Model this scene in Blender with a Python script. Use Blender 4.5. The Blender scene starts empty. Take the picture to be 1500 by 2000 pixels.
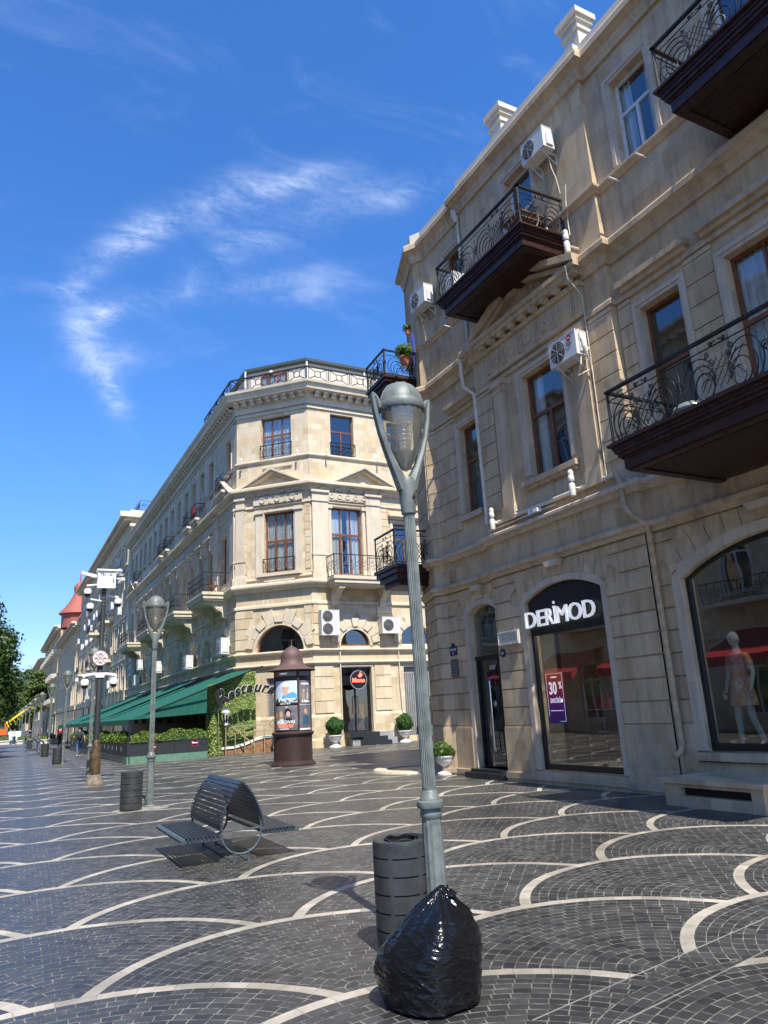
import bpy, bmesh, math, random
from mathutils import Vector, Matrix, noise
random.seed(7)
S = bpy.context.scene
COL = S.collection
PI = math.pi
def rad(a): return math.radians(a)

# ---------------------------------------------------------------- camera
cam = bpy.data.cameras.new('camera'); camo = bpy.data.objects.new('camera', cam); COL.objects.link(camo)
camo.matrix_world = Matrix(((0.88865952, -0.07737381, -0.45199288, 0), (-0.45583097, -0.25657134, -0.85228474, 0), (-0.0500239, 0.96342329, -0.26327394, 1.6), (0, 0, 0, 1)))
cam.sensor_fit = 'HORIZONTAL'; cam.sensor_width = 36; cam.lens = 34.1
cam.clip_start = 0.05; cam.clip_end = 3000
S.camera = camo

# ---------------------------------------------------------------- node helpers
class X:
    """tiny expression builder over math nodes"""
    nt = None
    def __init__(s, v): s.v = v
    @staticmethod
    def op(o, *a):
        n = X.nt.nodes.new('ShaderNodeMath'); n.operation = o
        for i, x in enumerate(a):
            x = x.v if isinstance(x, X) else x
            if isinstance(x, (int, float)): n.inputs[i].default_value = x
            else: X.nt.links.new(x, n.inputs[i])
        return X(n.outputs[0])
    def __add__(s, o): return X.op('ADD', s, o)
    __radd__ = __add__
    def __sub__(s, o): return X.op('SUBTRACT', s, o)
    def __rsub__(s, o): return X.op('SUBTRACT', o, s)
    def __mul__(s, o): return X.op('MULTIPLY', s, o)
    __rmul__ = __mul__
    def __truediv__(s, o): return X.op('DIVIDE', s, o)
    def __lt__(s, o): return X.op('LESS_THAN', s, o)
    def __gt__(s, o): return X.op('GREATER_THAN', s, o)
def f(o, *a): return X.op(o, *a)
def node(nt, t, **k):
    n = nt.nodes.new(t)
    for a, b in k.items():
        if a.startswith('_'): setattr(n, a[1:], b)
        else: n.inputs[a.replace('_', ' ')].default_value = b
    return n
def smooth(x, a, b):
    n = X.nt.nodes.new('ShaderNodeMapRange'); n.interpolation_type = 'SMOOTHSTEP'
    X.nt.links.new(x.v, n.inputs[0]); n.inputs[1].default_value = a; n.inputs[2].default_value = b
    return X(n.outputs[0])
def mixc(nt, fac, a, b, blend='MIX'):
    n = nt.nodes.new('ShaderNodeMix'); n.data_type = 'RGBA'; n.blend_type = blend
    for i, x in ((0, fac), (6, a), (7, b)):
        if isinstance(x, X): x = x.v
        if isinstance(x, (int, float)): n.inputs[i].default_value = x
        elif isinstance(x, tuple): n.inputs[i].default_value = (*x[:3], 1)
        else: nt.links.new(x, n.inputs[i])
    return n.outputs[2]

# ---------------------------------------------------------------- world and sun
SUN_EL, SUN_AZ = 57.0, 187.5          # azimuth clockwise from +Y
w = bpy.data.worlds.new('World'); S.world = w; w.use_nodes = True
nt = w.node_tree; X.nt = nt
bg = nt.nodes['Background']
sky = nt.nodes.new('ShaderNodeTexSky'); sky.sky_type = 'NISHITA'; sky.sun_disc = False
sky.sun_elevation = rad(SUN_EL); sky.sun_rotation = rad(SUN_AZ); sky.air_density = 1.0; sky.dust_density = 0.15; sky.ozone_density = 2.2
tc = nt.nodes.new('ShaderNodeTexCoord')
sep = nt.nodes.new('ShaderNodeSeparateXYZ'); nt.links.new(tc.outputs['Generated'], sep.inputs[0])
E0 = Vector((0.067, 0.857, 0.512)).normalized()
E1 = Vector((E0.y, -E0.x, 0)).normalized(); E2 = E1.cross(E0)
def dotv(v): return X(sep.outputs[0])*v[0] + X(sep.outputs[1])*v[1] + X(sep.outputs[2])*v[2]
den = f('MAXIMUM', dotv(E0), 0.05)
cu = dotv(E1)/den; cv = dotv(E2)/den
comb = nt.nodes.new('ShaderNodeCombineXYZ'); nt.links.new(cu.v, comb.inputs[0]); nt.links.new(cv.v, comb.inputs[1])
CLOUDS = [(0.2221, 0.1737, 0.0652, 0.016, -2.589, 0.8),
    (0.1579, 0.1521, 0.0474, 0.02, -2.578, 0.75),
    (0.098, 0.1153, 0.0459, 0.018, -2.578, 0.7),
    (0.0446, 0.0775, 0.0418, 0.018, -2.466, 1.25),
    (0.0, 0.0361, 0.0449, 0.016, -2.252, 0.6),
    (-0.0367, 0.0025, 0.0314, 0.008, -2.973, 0.5),
    (-0.0214, -0.0225, 0.0299, 0.016, -1.411, 0.6),
    (0.008, -0.0237, 0.0298, 0.014, -2.382, 1.0),
    (-0.0013, -0.0661, 0.0285, 0.022, -1.163, 0.9),
    (0.0296, -0.0775, 0.0265, 0.018, -2.597, 0.7),
    (0.026, -0.1144, 0.0453, 0.015, -1.125, 0.9),
    (0.1483, 0.0669, 0.112, 0.02, -2.449, 0.28),
    (0.1742, 0.0392, 0.1353, 0.012, -2.816, 0.45),
    (0.3845, 0.2005, 0.0617, 0.018, -2.639, 0.7),
    (0.2913, 0.1773, 0.0499, 0.02, -2.652, 0.35),
    (0.2128, 0.1168, 0.0826, 0.028, -2.695, 0.3),
    (0.2743, 0.049, 0.0718, 0.014, -2.873, 0.28)]   # (u, v, ru, rv, angle, gain) wisps of cirrus on the sky
blob = None
for (a, b, ru, rv, an, g) in CLOUDS:
    c_, s_ = math.cos(an), math.sin(an)
    dx = cu - a; dy = cv - b
    px = (dx*c_ + dy*s_)/ru; py = (dy*c_ - dx*s_)/rv
    e = f('EXPONENT', (px*px + py*py)*-1.0)*g
    blob = e if blob is None else blob + e
nz = node(nt, 'ShaderNodeTexNoise', Scale=5.0, Detail=8.0, Roughness=0.62, Distortion=0.9)
mp = nt.nodes.new('ShaderNodeMapping'); mp.inputs['Rotation'].default_value = (0, 0, rad(-28)); mp.inputs['Scale'].default_value = (1.0, 2.4, 1)
nt.links.new(comb.outputs[0], mp.inputs[0]); nt.links.new(mp.outputs[0], nz.inputs['Vector'])
nz2 = node(nt, 'ShaderNodeTexNoise', Scale=22.0, Detail=6.0, Roughness=0.7, Distortion=1.5)
nt.links.new(mp.outputs[0], nz2.inputs['Vector'])
wisp = smooth(X(nz.outputs[0]) + (X(nz2.outputs[0]) - 0.5)*0.50, 0.24, 0.88)
veil = smooth(X(nz.outputs[0]), 0.5, 0.85)*0.08
mask = f('MINIMUM', blob*wisp*0.60 + veil*smooth(cv, -0.6, 0.1), 0.85)
hs = node(nt, 'ShaderNodeHueSaturation', Saturation=1.27, Value=1.0); nt.links.new(sky.outputs[0], hs.inputs['Color'])
tint = mixc(nt, 1.0, hs.outputs[0], (1.02, 1.20, 1.40), 'MULTIPLY')
hzn = mixc(nt, smooth(X(sep.outputs[2]), -0.02, 0.42), (0.66, 0.60, 0.74), (1.0, 0.93, 0.98))
tint = mixc(nt, 1.0, tint, hzn, 'MULTIPLY')
skyc = mixc(nt, mask, tint, (6.6, 7.2, 8.2))
nt.links.new(skyc, bg.inputs['Color']); bg.inputs['Strength'].default_value = 0.118

sl = bpy.data.lights.new('sun', 'SUN'); sl.energy = 5.0; sl.angle = rad(0.5); sl.color = (1.0, 0.94, 0.82)
so = bpy.data.objects.new('sun', sl); COL.objects.link(so); so.location = (0, -20, 60)
el, az = rad(SUN_EL), rad(SUN_AZ)
so.rotation_euler = Vector((math.sin(az)*math.cos(el), math.cos(az)*math.cos(el), math.sin(el))).to_track_quat('Z', 'Y').to_euler()
S.view_settings.view_transform = 'Standard'; S.view_settings.look = 'None'; S.view_settings.exposure = 0.72; S.view_settings.gamma = 1.0
S.render.engine = 'CYCLES'
S.cycles.max_bounces = 8; S.cycles.transparent_max_bounces = 12; S.cycles.sample_clamp_indirect = 6

# ---------------------------------------------------------------- materials
M = {}
def new_mat(name):
    m = bpy.data.materials.new(name); m.use_nodes = True; M[name] = m; X.nt = m.node_tree
    return m, m.node_tree, m.node_tree.nodes['Principled BSDF']
def plain(name, col, rough=0.5, metal=0.0, spec=0.5, var=0.12, scale=6.0, bump=0.0, coat=0.0, emit=None, bscale=60.0):
    m, nt, b = new_mat(name)
    b.inputs['Roughness'].default_value = rough; b.inputs['Metallic'].default_value = metal
    b.inputs['Specular IOR Level'].default_value = spec; b.inputs['Coat Weight'].default_value = coat
    t = nt.nodes.new('ShaderNodeTexCoord')
    n = node(nt, 'ShaderNodeTexNoise', Scale=scale, Detail=5.0, Roughness=0.6); nt.links.new(t.outputs['Object'], n.inputs['Vector'])
    lo = tuple(c*(1-var) for c in col); hi = tuple(min(1, c*(1+var)) for c in col)
    nt.links.new(mixc(nt, smooth(X(n.outputs[0]), 0.3, 0.7), lo, hi), b.inputs['Base Color'])
    if bump:
        n2 = node(nt, 'ShaderNodeTexNoise', Scale=bscale, Detail=4.0); nt.links.new(t.outputs['Object'], n2.inputs['Vector'])
        bu = node(nt, 'ShaderNodeBump', Strength=bump, Distance=0.02); nt.links.new(n2.outputs[0], bu.inputs['Height']); nt.links.new(bu.outputs[0], b.inputs['Normal'])
    if emit:
        b.inputs['Emission Color'].default_value = (*emit[:3], 1); b.inputs['Emission Strength'].default_value = emit[3]
    return m
def stone(name, cols, bw=0.5, bh=0.28, mort=0.8, rough=0.85, stain=0.25, bump=0.25, joint=0.006, pits=0.0):
    """limestone blocks laid over the UV map in metres"""
    m, nt, b = new_mat(name)
    uv = nt.nodes.new('ShaderNodeUVMap'); tcn = nt.nodes.new('ShaderNodeTexCoord')
    br = node(nt, 'ShaderNodeTexBrick', Scale=1.0, Mortar_Size=joint, Mortar_Smooth=0.3, Bias=0.0, Brick_Width=bw, Row_Height=bh)
    br.offset = 0.5
    nt.links.new(uv.outputs[0], br.inputs['Vector'])
    # per-block value from a white noise of the block index
    su = nt.nodes.new('ShaderNodeSeparateXYZ'); nt.links.new(uv.outputs[0], su.inputs[0])
    row = f('FLOOR', X(su.outputs[1])/bh)
    sh = f('FRACT', row*0.5)*bw
    colx = f('FLOOR', (X(su.outputs[0]) + sh)/bw)
    wn = nt.nodes.new('ShaderNodeTexWhiteNoise'); wn.noise_dimensions = '2D'
    cb = nt.nodes.new('ShaderNodeCombineXYZ'); nt.links.new(row.v, cb.inputs[0]); nt.links.new(colx.v, cb.inputs[1]); nt.links.new(cb.outputs[0], wn.inputs['Vector'])
    ramp = nt.nodes.new('ShaderNodeValToRGB'); cr = ramp.color_ramp
    while len(cr.elements) < len(cols): cr.elements.new(0.5)
    for i, c in enumerate(cols):
        cr.elements[i].position = i/max(1, len(cols)-1); cr.elements[i].color = (*c, 1)
    nt.links.new(wn.outputs[0], ramp.inputs[0])
    n1 = node(nt, 'ShaderNodeTexNoise', Scale=1.3, Detail=6.0, Roughness=0.65); nt.links.new(tcn.outputs['Object'], n1.inputs['Vector'])
    n2 = node(nt, 'ShaderNodeTexNoise', Scale=28.0, Detail=6.0, Roughness=0.7); nt.links.new(tcn.outputs['Object'], n2.inputs['Vector'])
    mv = nt.nodes.new('ShaderNodeMapping'); mv.inputs['Scale'].default_value = (3.0, 3.0, 0.35); nt.links.new(tcn.outputs['Object'], mv.inputs[0])
    n3 = node(nt, 'ShaderNodeTexNoise', Scale=2.2, Detail=5.0, Roughness=0.6); nt.links.new(mv.outputs[0], n3.inputs['Vector'])
    v = (1.0 - stain*0.5) + (X(n1.outputs[0]) - 0.5)*stain*1.5 + (X(n2.outputs[0]) - 0.5)*0.28 + smooth(X(n3.outputs[0]), 0.45, 0.75)*(-stain*0.6) + stain*0.5
    n4 = node(nt, 'ShaderNodeTexNoise', Scale=0.45, Detail=8.0, Roughness=0.75, Distortion=0.5); nt.links.new(tcn.outputs['Object'], n4.inputs['Vector'])
    v = v + smooth(X(n4.outputs[0]), 0.52, 0.66)*(-stain*0.45) + smooth(X(n2.outputs[0]), 0.66, 0.76)*stain*0.5
    v = v*(1.0 - X(br.outputs['Fac'])*(1.0 - mort))
    cc = nt.nodes.new('ShaderNodeCombineColor')
    for i in range(3): nt.links.new(v.v, cc.inputs[i])
    nt.links.new(mixc(nt, 1.0, ramp.outputs[0], cc.outputs[0], 'MULTIPLY'), b.inputs['Base Color'])
    b.inputs['Roughness'].default_value = rough; b.inputs['Specular IOR Level'].default_value = 0.25
    h = X(n2.outputs[0])*0.5 - X(br.outputs['Fac'])*1.2 + X(wn.outputs[0])*0.4
    if pits:
        vo = node(nt, 'ShaderNodeTexVoronoi', Scale=38.0); nt.links.new(tcn.outputs['Object'], vo.inputs['Vector'])
        h = h - (1.0 - smooth(X(vo.outputs[0]), 0.05, 0.35))*smooth(X(n1.outputs[0]), 0.45, 0.6)*pits
    bu = node(nt, 'ShaderNodeBump', Strength=bump, Distance=0.012); nt.links.new(h.v, bu.inputs['Height']); nt.links.new(bu.outputs[0], b.inputs['Normal'])
    return m
TAN = [(0.45, 0.325, 0.195), (0.52, 0.39, 0.245), (0.56, 0.435, 0.285), (0.47, 0.37, 0.25), (0.61, 0.465, 0.29), (0.50, 0.36, 0.21)]
CREAM = [(0.50, 0.39, 0.245), (0.56, 0.465, 0.32), (0.62, 0.53, 0.385), (0.58, 0.455, 0.28), (0.65, 0.57, 0.43)]
stone('tan_stone', TAN, 0.34, 0.42, 0.86, stain=0.4, pits=0.5)
stone('tan_rust', TAN, 0.31, 0.38, 0.86, stain=0.45)
stone('tan_trim', [(0.48, 0.365, 0.24), (0.52, 0.40, 0.27), (0.55, 0.43, 0.295)], 0.9, 3.0, 0.85, stain=0.45)
stone('grey_trim', [(0.53, 0.435, 0.33), (0.57, 0.475, 0.365)], 1.3, 0.9, 0.85, stain=0.35)
stone('dark_soffit', [(0.20, 0.155, 0.12), (0.26, 0.20, 0.15)], 0.9, 0.5, 0.8, stain=0.6)  # darker brown stone mix, not assigned to any part
stone('cream_stone', CREAM, 0.52, 0.33, 0.84, stain=0.22)
stone('cream_rust', CREAM, 0.6, 0.55, 0.84, stain=0.22)
stone('cream_trim', [(0.56, 0.48, 0.355), (0.61, 0.53, 0.40), (0.65, 0.57, 0.44)], 1.1, 3.0, 0.88, stain=0.22)
stone('far_stone', [(0.46, 0.36, 0.22), (0.56, 0.46, 0.30), (0.51, 0.40, 0.24)], 0.6, 0.4, 0.9, stain=0.35)
stone('ochre_stone', [(0.55, 0.42, 0.24), (0.62, 0.49, 0.29)], 0.7, 0.4, 0.9, stain=0.2)
plain('render_white', (0.60, 0.54, 0.44), 0.9, var=0.06, scale=2)
plain('dark_roof', (0.05, 0.065, 0.06), 0.5)
plain('roof_sheet', (0.42, 0.41, 0.38), 0.7)
plain('red_roof', (0.30, 0.085, 0.06), 0.7, scale=12, var=0.3)
plain('inner_dark', (0.055, 0.05, 0.045), 0.9)  # dark colour stands in for the shade of unlit rooms
plain('shop_wall', (0.24, 0.22, 0.18), 0.8)
plain('black_frame', (0.012, 0.012, 0.014), 0.3)
plain('black_board', (0.010, 0.010, 0.012), 0.35)
plain('brown_frame', (0.19, 0.062, 0.022), 0.45, var=0.2)
plain('upvc', (0.62, 0.63, 0.64), 0.4)
plain('dark_wood', (0.034, 0.012, 0.009), 0.38, var=0.4, scale=9, bump=0.2)
plain('iron', (0.006, 0.006, 0.007), 0.5)
plain('lamp_paint', (0.135, 0.155, 0.145), 0.5, var=0.26, scale=9, bump=0.08)
plain('lamp_lens_core', (0.30, 0.29, 0.25), 0.25)
plain('bin_metal', (0.052, 0.055, 0.056), 0.42, metal=0.25, var=0.25, scale=7)
plain('bin_black', (0.006, 0.006, 0.006), 0.7)
plain('bench_slat', (0.030, 0.038, 0.050), 0.38, metal=0.2, var=0.35, scale=14)
plain('bench_frame', (0.07, 0.095, 0.105), 0.5, metal=0.2, var=0.3, scale=20)
plain('ac_white', (0.60, 0.60, 0.58), 0.5, var=0.07)
plain('ac_dark', (0.05, 0.05, 0.052), 0.6)
plain('ac_grey', (0.25, 0.25, 0.25), 0.6)
plain('white_pipe', (0.62, 0.56, 0.45), 0.6, var=0.12)
plain('old_pipe', (0.46, 0.34, 0.20), 0.7, var=0.22, scale=8, bump=0.15)
plain('white_paint', (0.78, 0.77, 0.74), 0.5, var=0.06)
plain('spot_paint', (0.60, 0.58, 0.52), 0.5)
plain('red_paint', (0.5, 0.015, 0.04), 0.5)
plain('faded_red', (0.52, 0.16, 0.15), 0.6)
plain('black_paint', (0.01, 0.01, 0.01), 0.5)
plain('green_canvas', (0.002, 0.088, 0.060), 0.75, var=0.15, scale=3, bump=0.05)
plain('dark_panel', (0.022, 0.026, 0.030), 0.5, var=0.2)
plain('grey_green', (0.10, 0.20, 0.14), 0.6)
plain('kiosk_brown', (0.050, 0.028, 0.024), 0.5, var=0.25, scale=14)
plain('kiosk_roof', (0.105, 0.058, 0.052), 0.6, var=0.3, scale=30, bump=0.3)
plain('brass', (0.50, 0.40, 0.24), 0.4, metal=0.5)
plain('brown_marble', (0.24, 0.13, 0.065), 0.35, var=0.35, scale=6)
plain('grey_marble', (0.28, 0.29, 0.30), 0.4)
plain('black_step', (0.02, 0.025, 0.026), 0.35)
plain('urn_white', (0.74, 0.72, 0.68), 0.6, var=0.08)
plain('terracotta', (0.42, 0.13, 0.06), 0.7)
plain('chrome', (0.6, 0.6, 0.6), 0.15, metal=1.0)
plain('cctv_pole', (0.025, 0.028, 0.03), 0.5)
plain('bronze_sleeve', (0.13, 0.085, 0.045), 0.45, metal=0.5, var=0.5, scale=12, bump=0.3)
plain('rough_base', (0.17, 0.14, 0.10), 0.8, var=0.4, scale=10, bump=0.4)
plain('plate_blue', (0.015, 0.03, 0.09), 0.4)
plain('plate_grey', (0.10, 0.10, 0.10), 0.5)
plain('plate_stone', (0.52, 0.50, 0.45), 0.7)
plain('bark', (0.08, 0.06, 0.04), 0.9, bump=0.5, bscale=12)
plain('soil', (0.05, 0.035, 0.025), 0.9)
plain('skin', (0.50, 0.30, 0.21), 0.6)
plain('hair', (0.015, 0.012, 0.01), 0.6)
plain('mannequin_skin', (0.72, 0.78, 0.76), 0.25)
plain('shirt_green', (0.02, 0.10, 0.09), 0.8)
plain('backpack_navy', (0.015, 0.02, 0.04), 0.7)
plain('jeans', (0.035, 0.09, 0.16), 0.8)
plain('white_cloth', (0.6, 0.6, 0.62), 0.8)
plain('black_cloth', (0.015, 0.015, 0.02), 0.8)
plain('blue_cloth', (0.02, 0.04, 0.25), 0.8)
plain('red_cloth', (0.35, 0.02, 0.03), 0.8)
plain('orange_paint', (0.75, 0.14, 0.02), 0.4)
plain('yellow_paint', (0.80, 0.62, 0.05), 0.45)
plain('car_white', (0.65, 0.66, 0.68), 0.25, coat=0.5)
plain('car_dark', (0.06, 0.065, 0.075), 0.25, coat=0.5)
plain('car_blue', (0.05, 0.10, 0.22), 0.25, coat=0.5)
plain('tyre', (0.02, 0.02, 0.02), 0.8)
plain('ring_stone', (0.50, 0.43, 0.31), 0.7)
plain('concrete', (0.20, 0.19, 0.17), 0.8, var=0.3, bump=0.3)
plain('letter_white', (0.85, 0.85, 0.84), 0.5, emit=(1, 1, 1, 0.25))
plain('emissive_red', (0.8, 0.08, 0.05), 0.5, emit=(1.0, 0.12, 0.06, 2.5))  # emissive red shared by the round sign and poster print
plain('lamp_lit', (1, 0.95, 0.8), 0.5, emit=(1.0, 0.93, 0.75, 60.0))
plain('awning_red', (0.30, 0.015, 0.02), 0.7)
plain('paper_blue', (0.55, 0.70, 0.82), 0.5)
plain('paper_grey', (0.15, 0.15, 0.17), 0.5, var=0.4, scale=3)
plain('shirt_blue', (0.10, 0.35, 0.62), 0.6)
plain('poster_skin', (0.65, 0.40, 0.33), 0.6)
plain('poster_hair_grey', (0.75, 0.72, 0.72), 0.6)
plain('poster_blond', (0.45, 0.27, 0.12), 0.6)
plain('shoe_white', (0.6, 0.6, 0.58), 0.5)
plain('teal_cloth', (0.02, 0.16, 0.18), 0.7)
plain('silver_foil', (0.35, 0.38, 0.33), 0.25, metal=0.6)
plain('planter_stone', (0.55, 0.52, 0.46), 0.8)
plain('far_glass', (0.07, 0.10, 0.13), 0.15, metal=0.3)
plain('far_slab', (0.45, 0.48, 0.5), 0.8)

def leafm(name, a, b_, rough=0.55):
    m, nt, b = new_mat(name)
    g = nt.nodes.new('ShaderNodeNewGeometry')
    nt.links.new(mixc(nt, g.outputs['Random Per Island'], a, b_), b.inputs['Base Color'])
    b.inputs['Roughness'].default_value = rough
    b.inputs['Subsurface Weight'].default_value = 0.0
    tr = nt.nodes.new('ShaderNodeBsdfTranslucent'); nt.links.new(mixc(nt, g.outputs['Random Per Island'], tuple(c*1.4 for c in a), tuple(c*1.5 for c in b_)), tr.inputs[0])
    ms = nt.nodes.new('ShaderNodeMixShader'); ms.inputs[0].default_value = 0.3
    nt.links.new(b.outputs[0], ms.inputs[1]); nt.links.new(tr.outputs[0], ms.inputs[2]); nt.links.new(ms.outputs[0], nt.nodes['Material Output'].inputs[0])
leafm('leaf_hedge', (0.035, 0.085, 0.012), (0.16, 0.24, 0.035))
leafm('leaf_ivy', (0.09, 0.16, 0.025), (0.42, 0.52, 0.17))
leafm('leaf_ball', (0.015, 0.075, 0.012), (0.06, 0.16, 0.02))
leafm('leaf_tree', (0.018, 0.05, 0.010), (0.06, 0.11, 0.018))
leafm('leaf_far', (0.05, 0.09, 0.02), (0.11, 0.16, 0.035))

def glassm(name, tint, trans, rough=0.015, wob=0.0, milk=0.0, boost=1.0):
    """thin pane: tinted see-through plus a fresnel mirror coat"""
    m, nt, b = new_mat(name); nt.nodes.remove(b)
    t = nt.nodes.new('ShaderNodeBsdfTransparent'); t.inputs[0].default_value = (*[c*trans for c in tint], 1)
    g = nt.nodes.new('ShaderNodeBsdfGlossy'); g.inputs['Roughness'].default_value = rough
    ge = nt.nodes.new('ShaderNodeNewGeometry'); vm = nt.nodes.new('ShaderNodeVectorMath'); vm.operation = 'DOT_PRODUCT'
    nt.links.new(ge.outputs['Incoming'], vm.inputs[0]); nt.links.new(ge.outputs['Normal'], vm.inputs[1])
    cs = f('ABSOLUTE', X(vm.outputs['Value']))
    fac = f('MINIMUM', (f('POWER', 1.0 - cs, 5.0)*0.96 + 0.04)*boost, 0.92)
    if wob:
        tcn = nt.nodes.new('ShaderNodeTexCoord'); n = node(nt, 'ShaderNodeTexNoise', Scale=1.2, Detail=1.0); nt.links.new(tcn.outputs['Object'], n.inputs['Vector'])
        bu = node(nt, 'ShaderNodeBump', Strength=wob, Distance=0.05); nt.links.new(n.outputs[0], bu.inputs['Height']); nt.links.new(bu.outputs[0], g.inputs['Normal'])
    ms = nt.nodes.new('ShaderNodeMixShader'); nt.links.new(fac.v, ms.inputs[0]); nt.links.new(t.outputs[0], ms.inputs[1]); nt.links.new(g.outputs[0], ms.inputs[2])
    if milk:
        df = nt.nodes.new('ShaderNodeBsdfDiffuse'); df.inputs[0].default_value = (0.55, 0.52, 0.42, 1); m2 = nt.nodes.new('ShaderNodeMixShader'); m2.inputs[0].default_value = milk
        nt.links.new(ms.outputs[0], m2.inputs[1]); nt.links.new(df.outputs[0], m2.inputs[2]); ms = m2
    nt.links.new(ms.outputs[0], nt.nodes['Material Output'].inputs[0])
glassm('window_glass', (0.82, 0.88, 0.90), 0.88, wob=0.10, boost=5.0)
glassm('shop_glass', (0.8, 0.85, 0.83), 0.8, wob=0.04, boost=6.5)
glassm('lamp_glass', (0.97, 0.95, 0.88), 0.95, rough=0.08, boost=3.0, milk=0.16)
glassm('poster_glass', (0.97, 0.97, 1.0), 0.97, boost=1.0)

def curtain():
    m, nt, b = new_mat('curtain'); tcn = nt.nodes.new('ShaderNodeTexCoord')
    mp = nt.nodes.new('ShaderNodeMapping'); mp.inputs['Scale'].default_value = (1, 1, 0.04); nt.links.new(tcn.outputs['Object'], mp.inputs[0])
    n = node(nt, 'ShaderNodeTexNoise', Scale=14.0, Detail=3.0); nt.links.new(mp.outputs[0], n.inputs['Vector'])
    nt.links.new(mixc(nt, smooth(X(n.outputs[0]), 0.35, 0.65), (0.55, 0.56, 0.55), (0.88, 0.89, 0.88)), b.inputs['Base Color'])
    b.inputs['Roughness'].default_value = 0.9
curtain()
def dress():
    m, nt, b = new_mat('floral_dress'); tcn = nt.nodes.new('ShaderNodeTexCoord')
    n = node(nt, 'ShaderNodeTexVoronoi', Scale=14.0); nt.links.new(tcn.outputs['Object'], n.inputs['Vector'])
    n2 = node(nt, 'ShaderNodeTexNoise', Scale=5.0, Detail=3.0); nt.links.new(tcn.outputs['Object'], n2.inputs['Vector'])
    a = mixc(nt, smooth(X(n2.outputs[0]), 0.45, 0.6), (0.75, 0.62, 0.58), (0.85, 0.38, 0.18))
    nt.links.new(mixc(nt, smooth(X(n.outputs[0]), 0.3, 0.15), a, (0.75, 0.10, 0.03)), b.inputs['Base Color'])
dress()
def poster_red():
    m, nt, b = new_mat('sale_gradient'); uv = nt.nodes.new('ShaderNodeUVMap'); s = nt.nodes.new('ShaderNodeSeparateXYZ'); nt.links.new(uv.outputs[0], s.inputs[0])
    r = nt.nodes.new('ShaderNodeValToRGB'); cr = r.color_ramp; cr.elements[0].position = 0; cr.elements[0].color = (0.04, 0.012, 0.16, 1); cr.elements[1].position = 1; cr.elements[1].color = (1.0, 0.17, 0.03, 1)
    e = cr.elements.new(0.3); e.color = (0.16, 0.012, 0.22, 1); e = cr.elements.new(0.62); e.color = (0.62, 0.02, 0.05, 1)
    v = (X(s.outputs[1]) - 1.18)/1.02; nt.links.new(v.v, r.inputs[0]); nt.links.new(r.outputs[0], b.inputs['Base Color'])
    nt.links.new(r.outputs[0], b.inputs['Emission Color']); b.inputs['Emission Strength'].default_value = 0.0
poster_red()
def bagm():
    m, nt, b = new_mat('black_plastic'); b.inputs['Base Color'].default_value = (0.006, 0.006, 0.007, 1); b.inputs['Roughness'].default_value = 0.17
    b.inputs['Specular IOR Level'].default_value = 0.38
    tcn = nt.nodes.new('ShaderNodeTexCoord')
    mp = nt.nodes.new('ShaderNodeMapping'); mp.inputs['Rotation'].default_value = (0.3, 0.5, 0.4); mp.inputs['Scale'].default_value = (1, 1, 2.6); nt.links.new(tcn.outputs['Object'], mp.inputs[0])
    n = node(nt, 'ShaderNodeTexNoise', Scale=4.6, Detail=2.0, Roughness=0.45, Distortion=2.2); nt.links.new(mp.outputs[0], n.inputs['Vector'])
    n2 = node(nt, 'ShaderNodeTexNoise', Scale=26.0, Detail=3.0, Distortion=0.8); nt.links.new(mp.outputs[0], n2.inputs['Vector'])
    h = X(n.outputs[0]) + X(n2.outputs[0])*0.22
    bu = node(nt, 'ShaderNodeBump', Strength=0.5, Distance=0.028); nt.links.new(h.v, bu.inputs['Height']); nt.links.new(bu.outputs[0], b.inputs['Normal'])
bagm()

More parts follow.
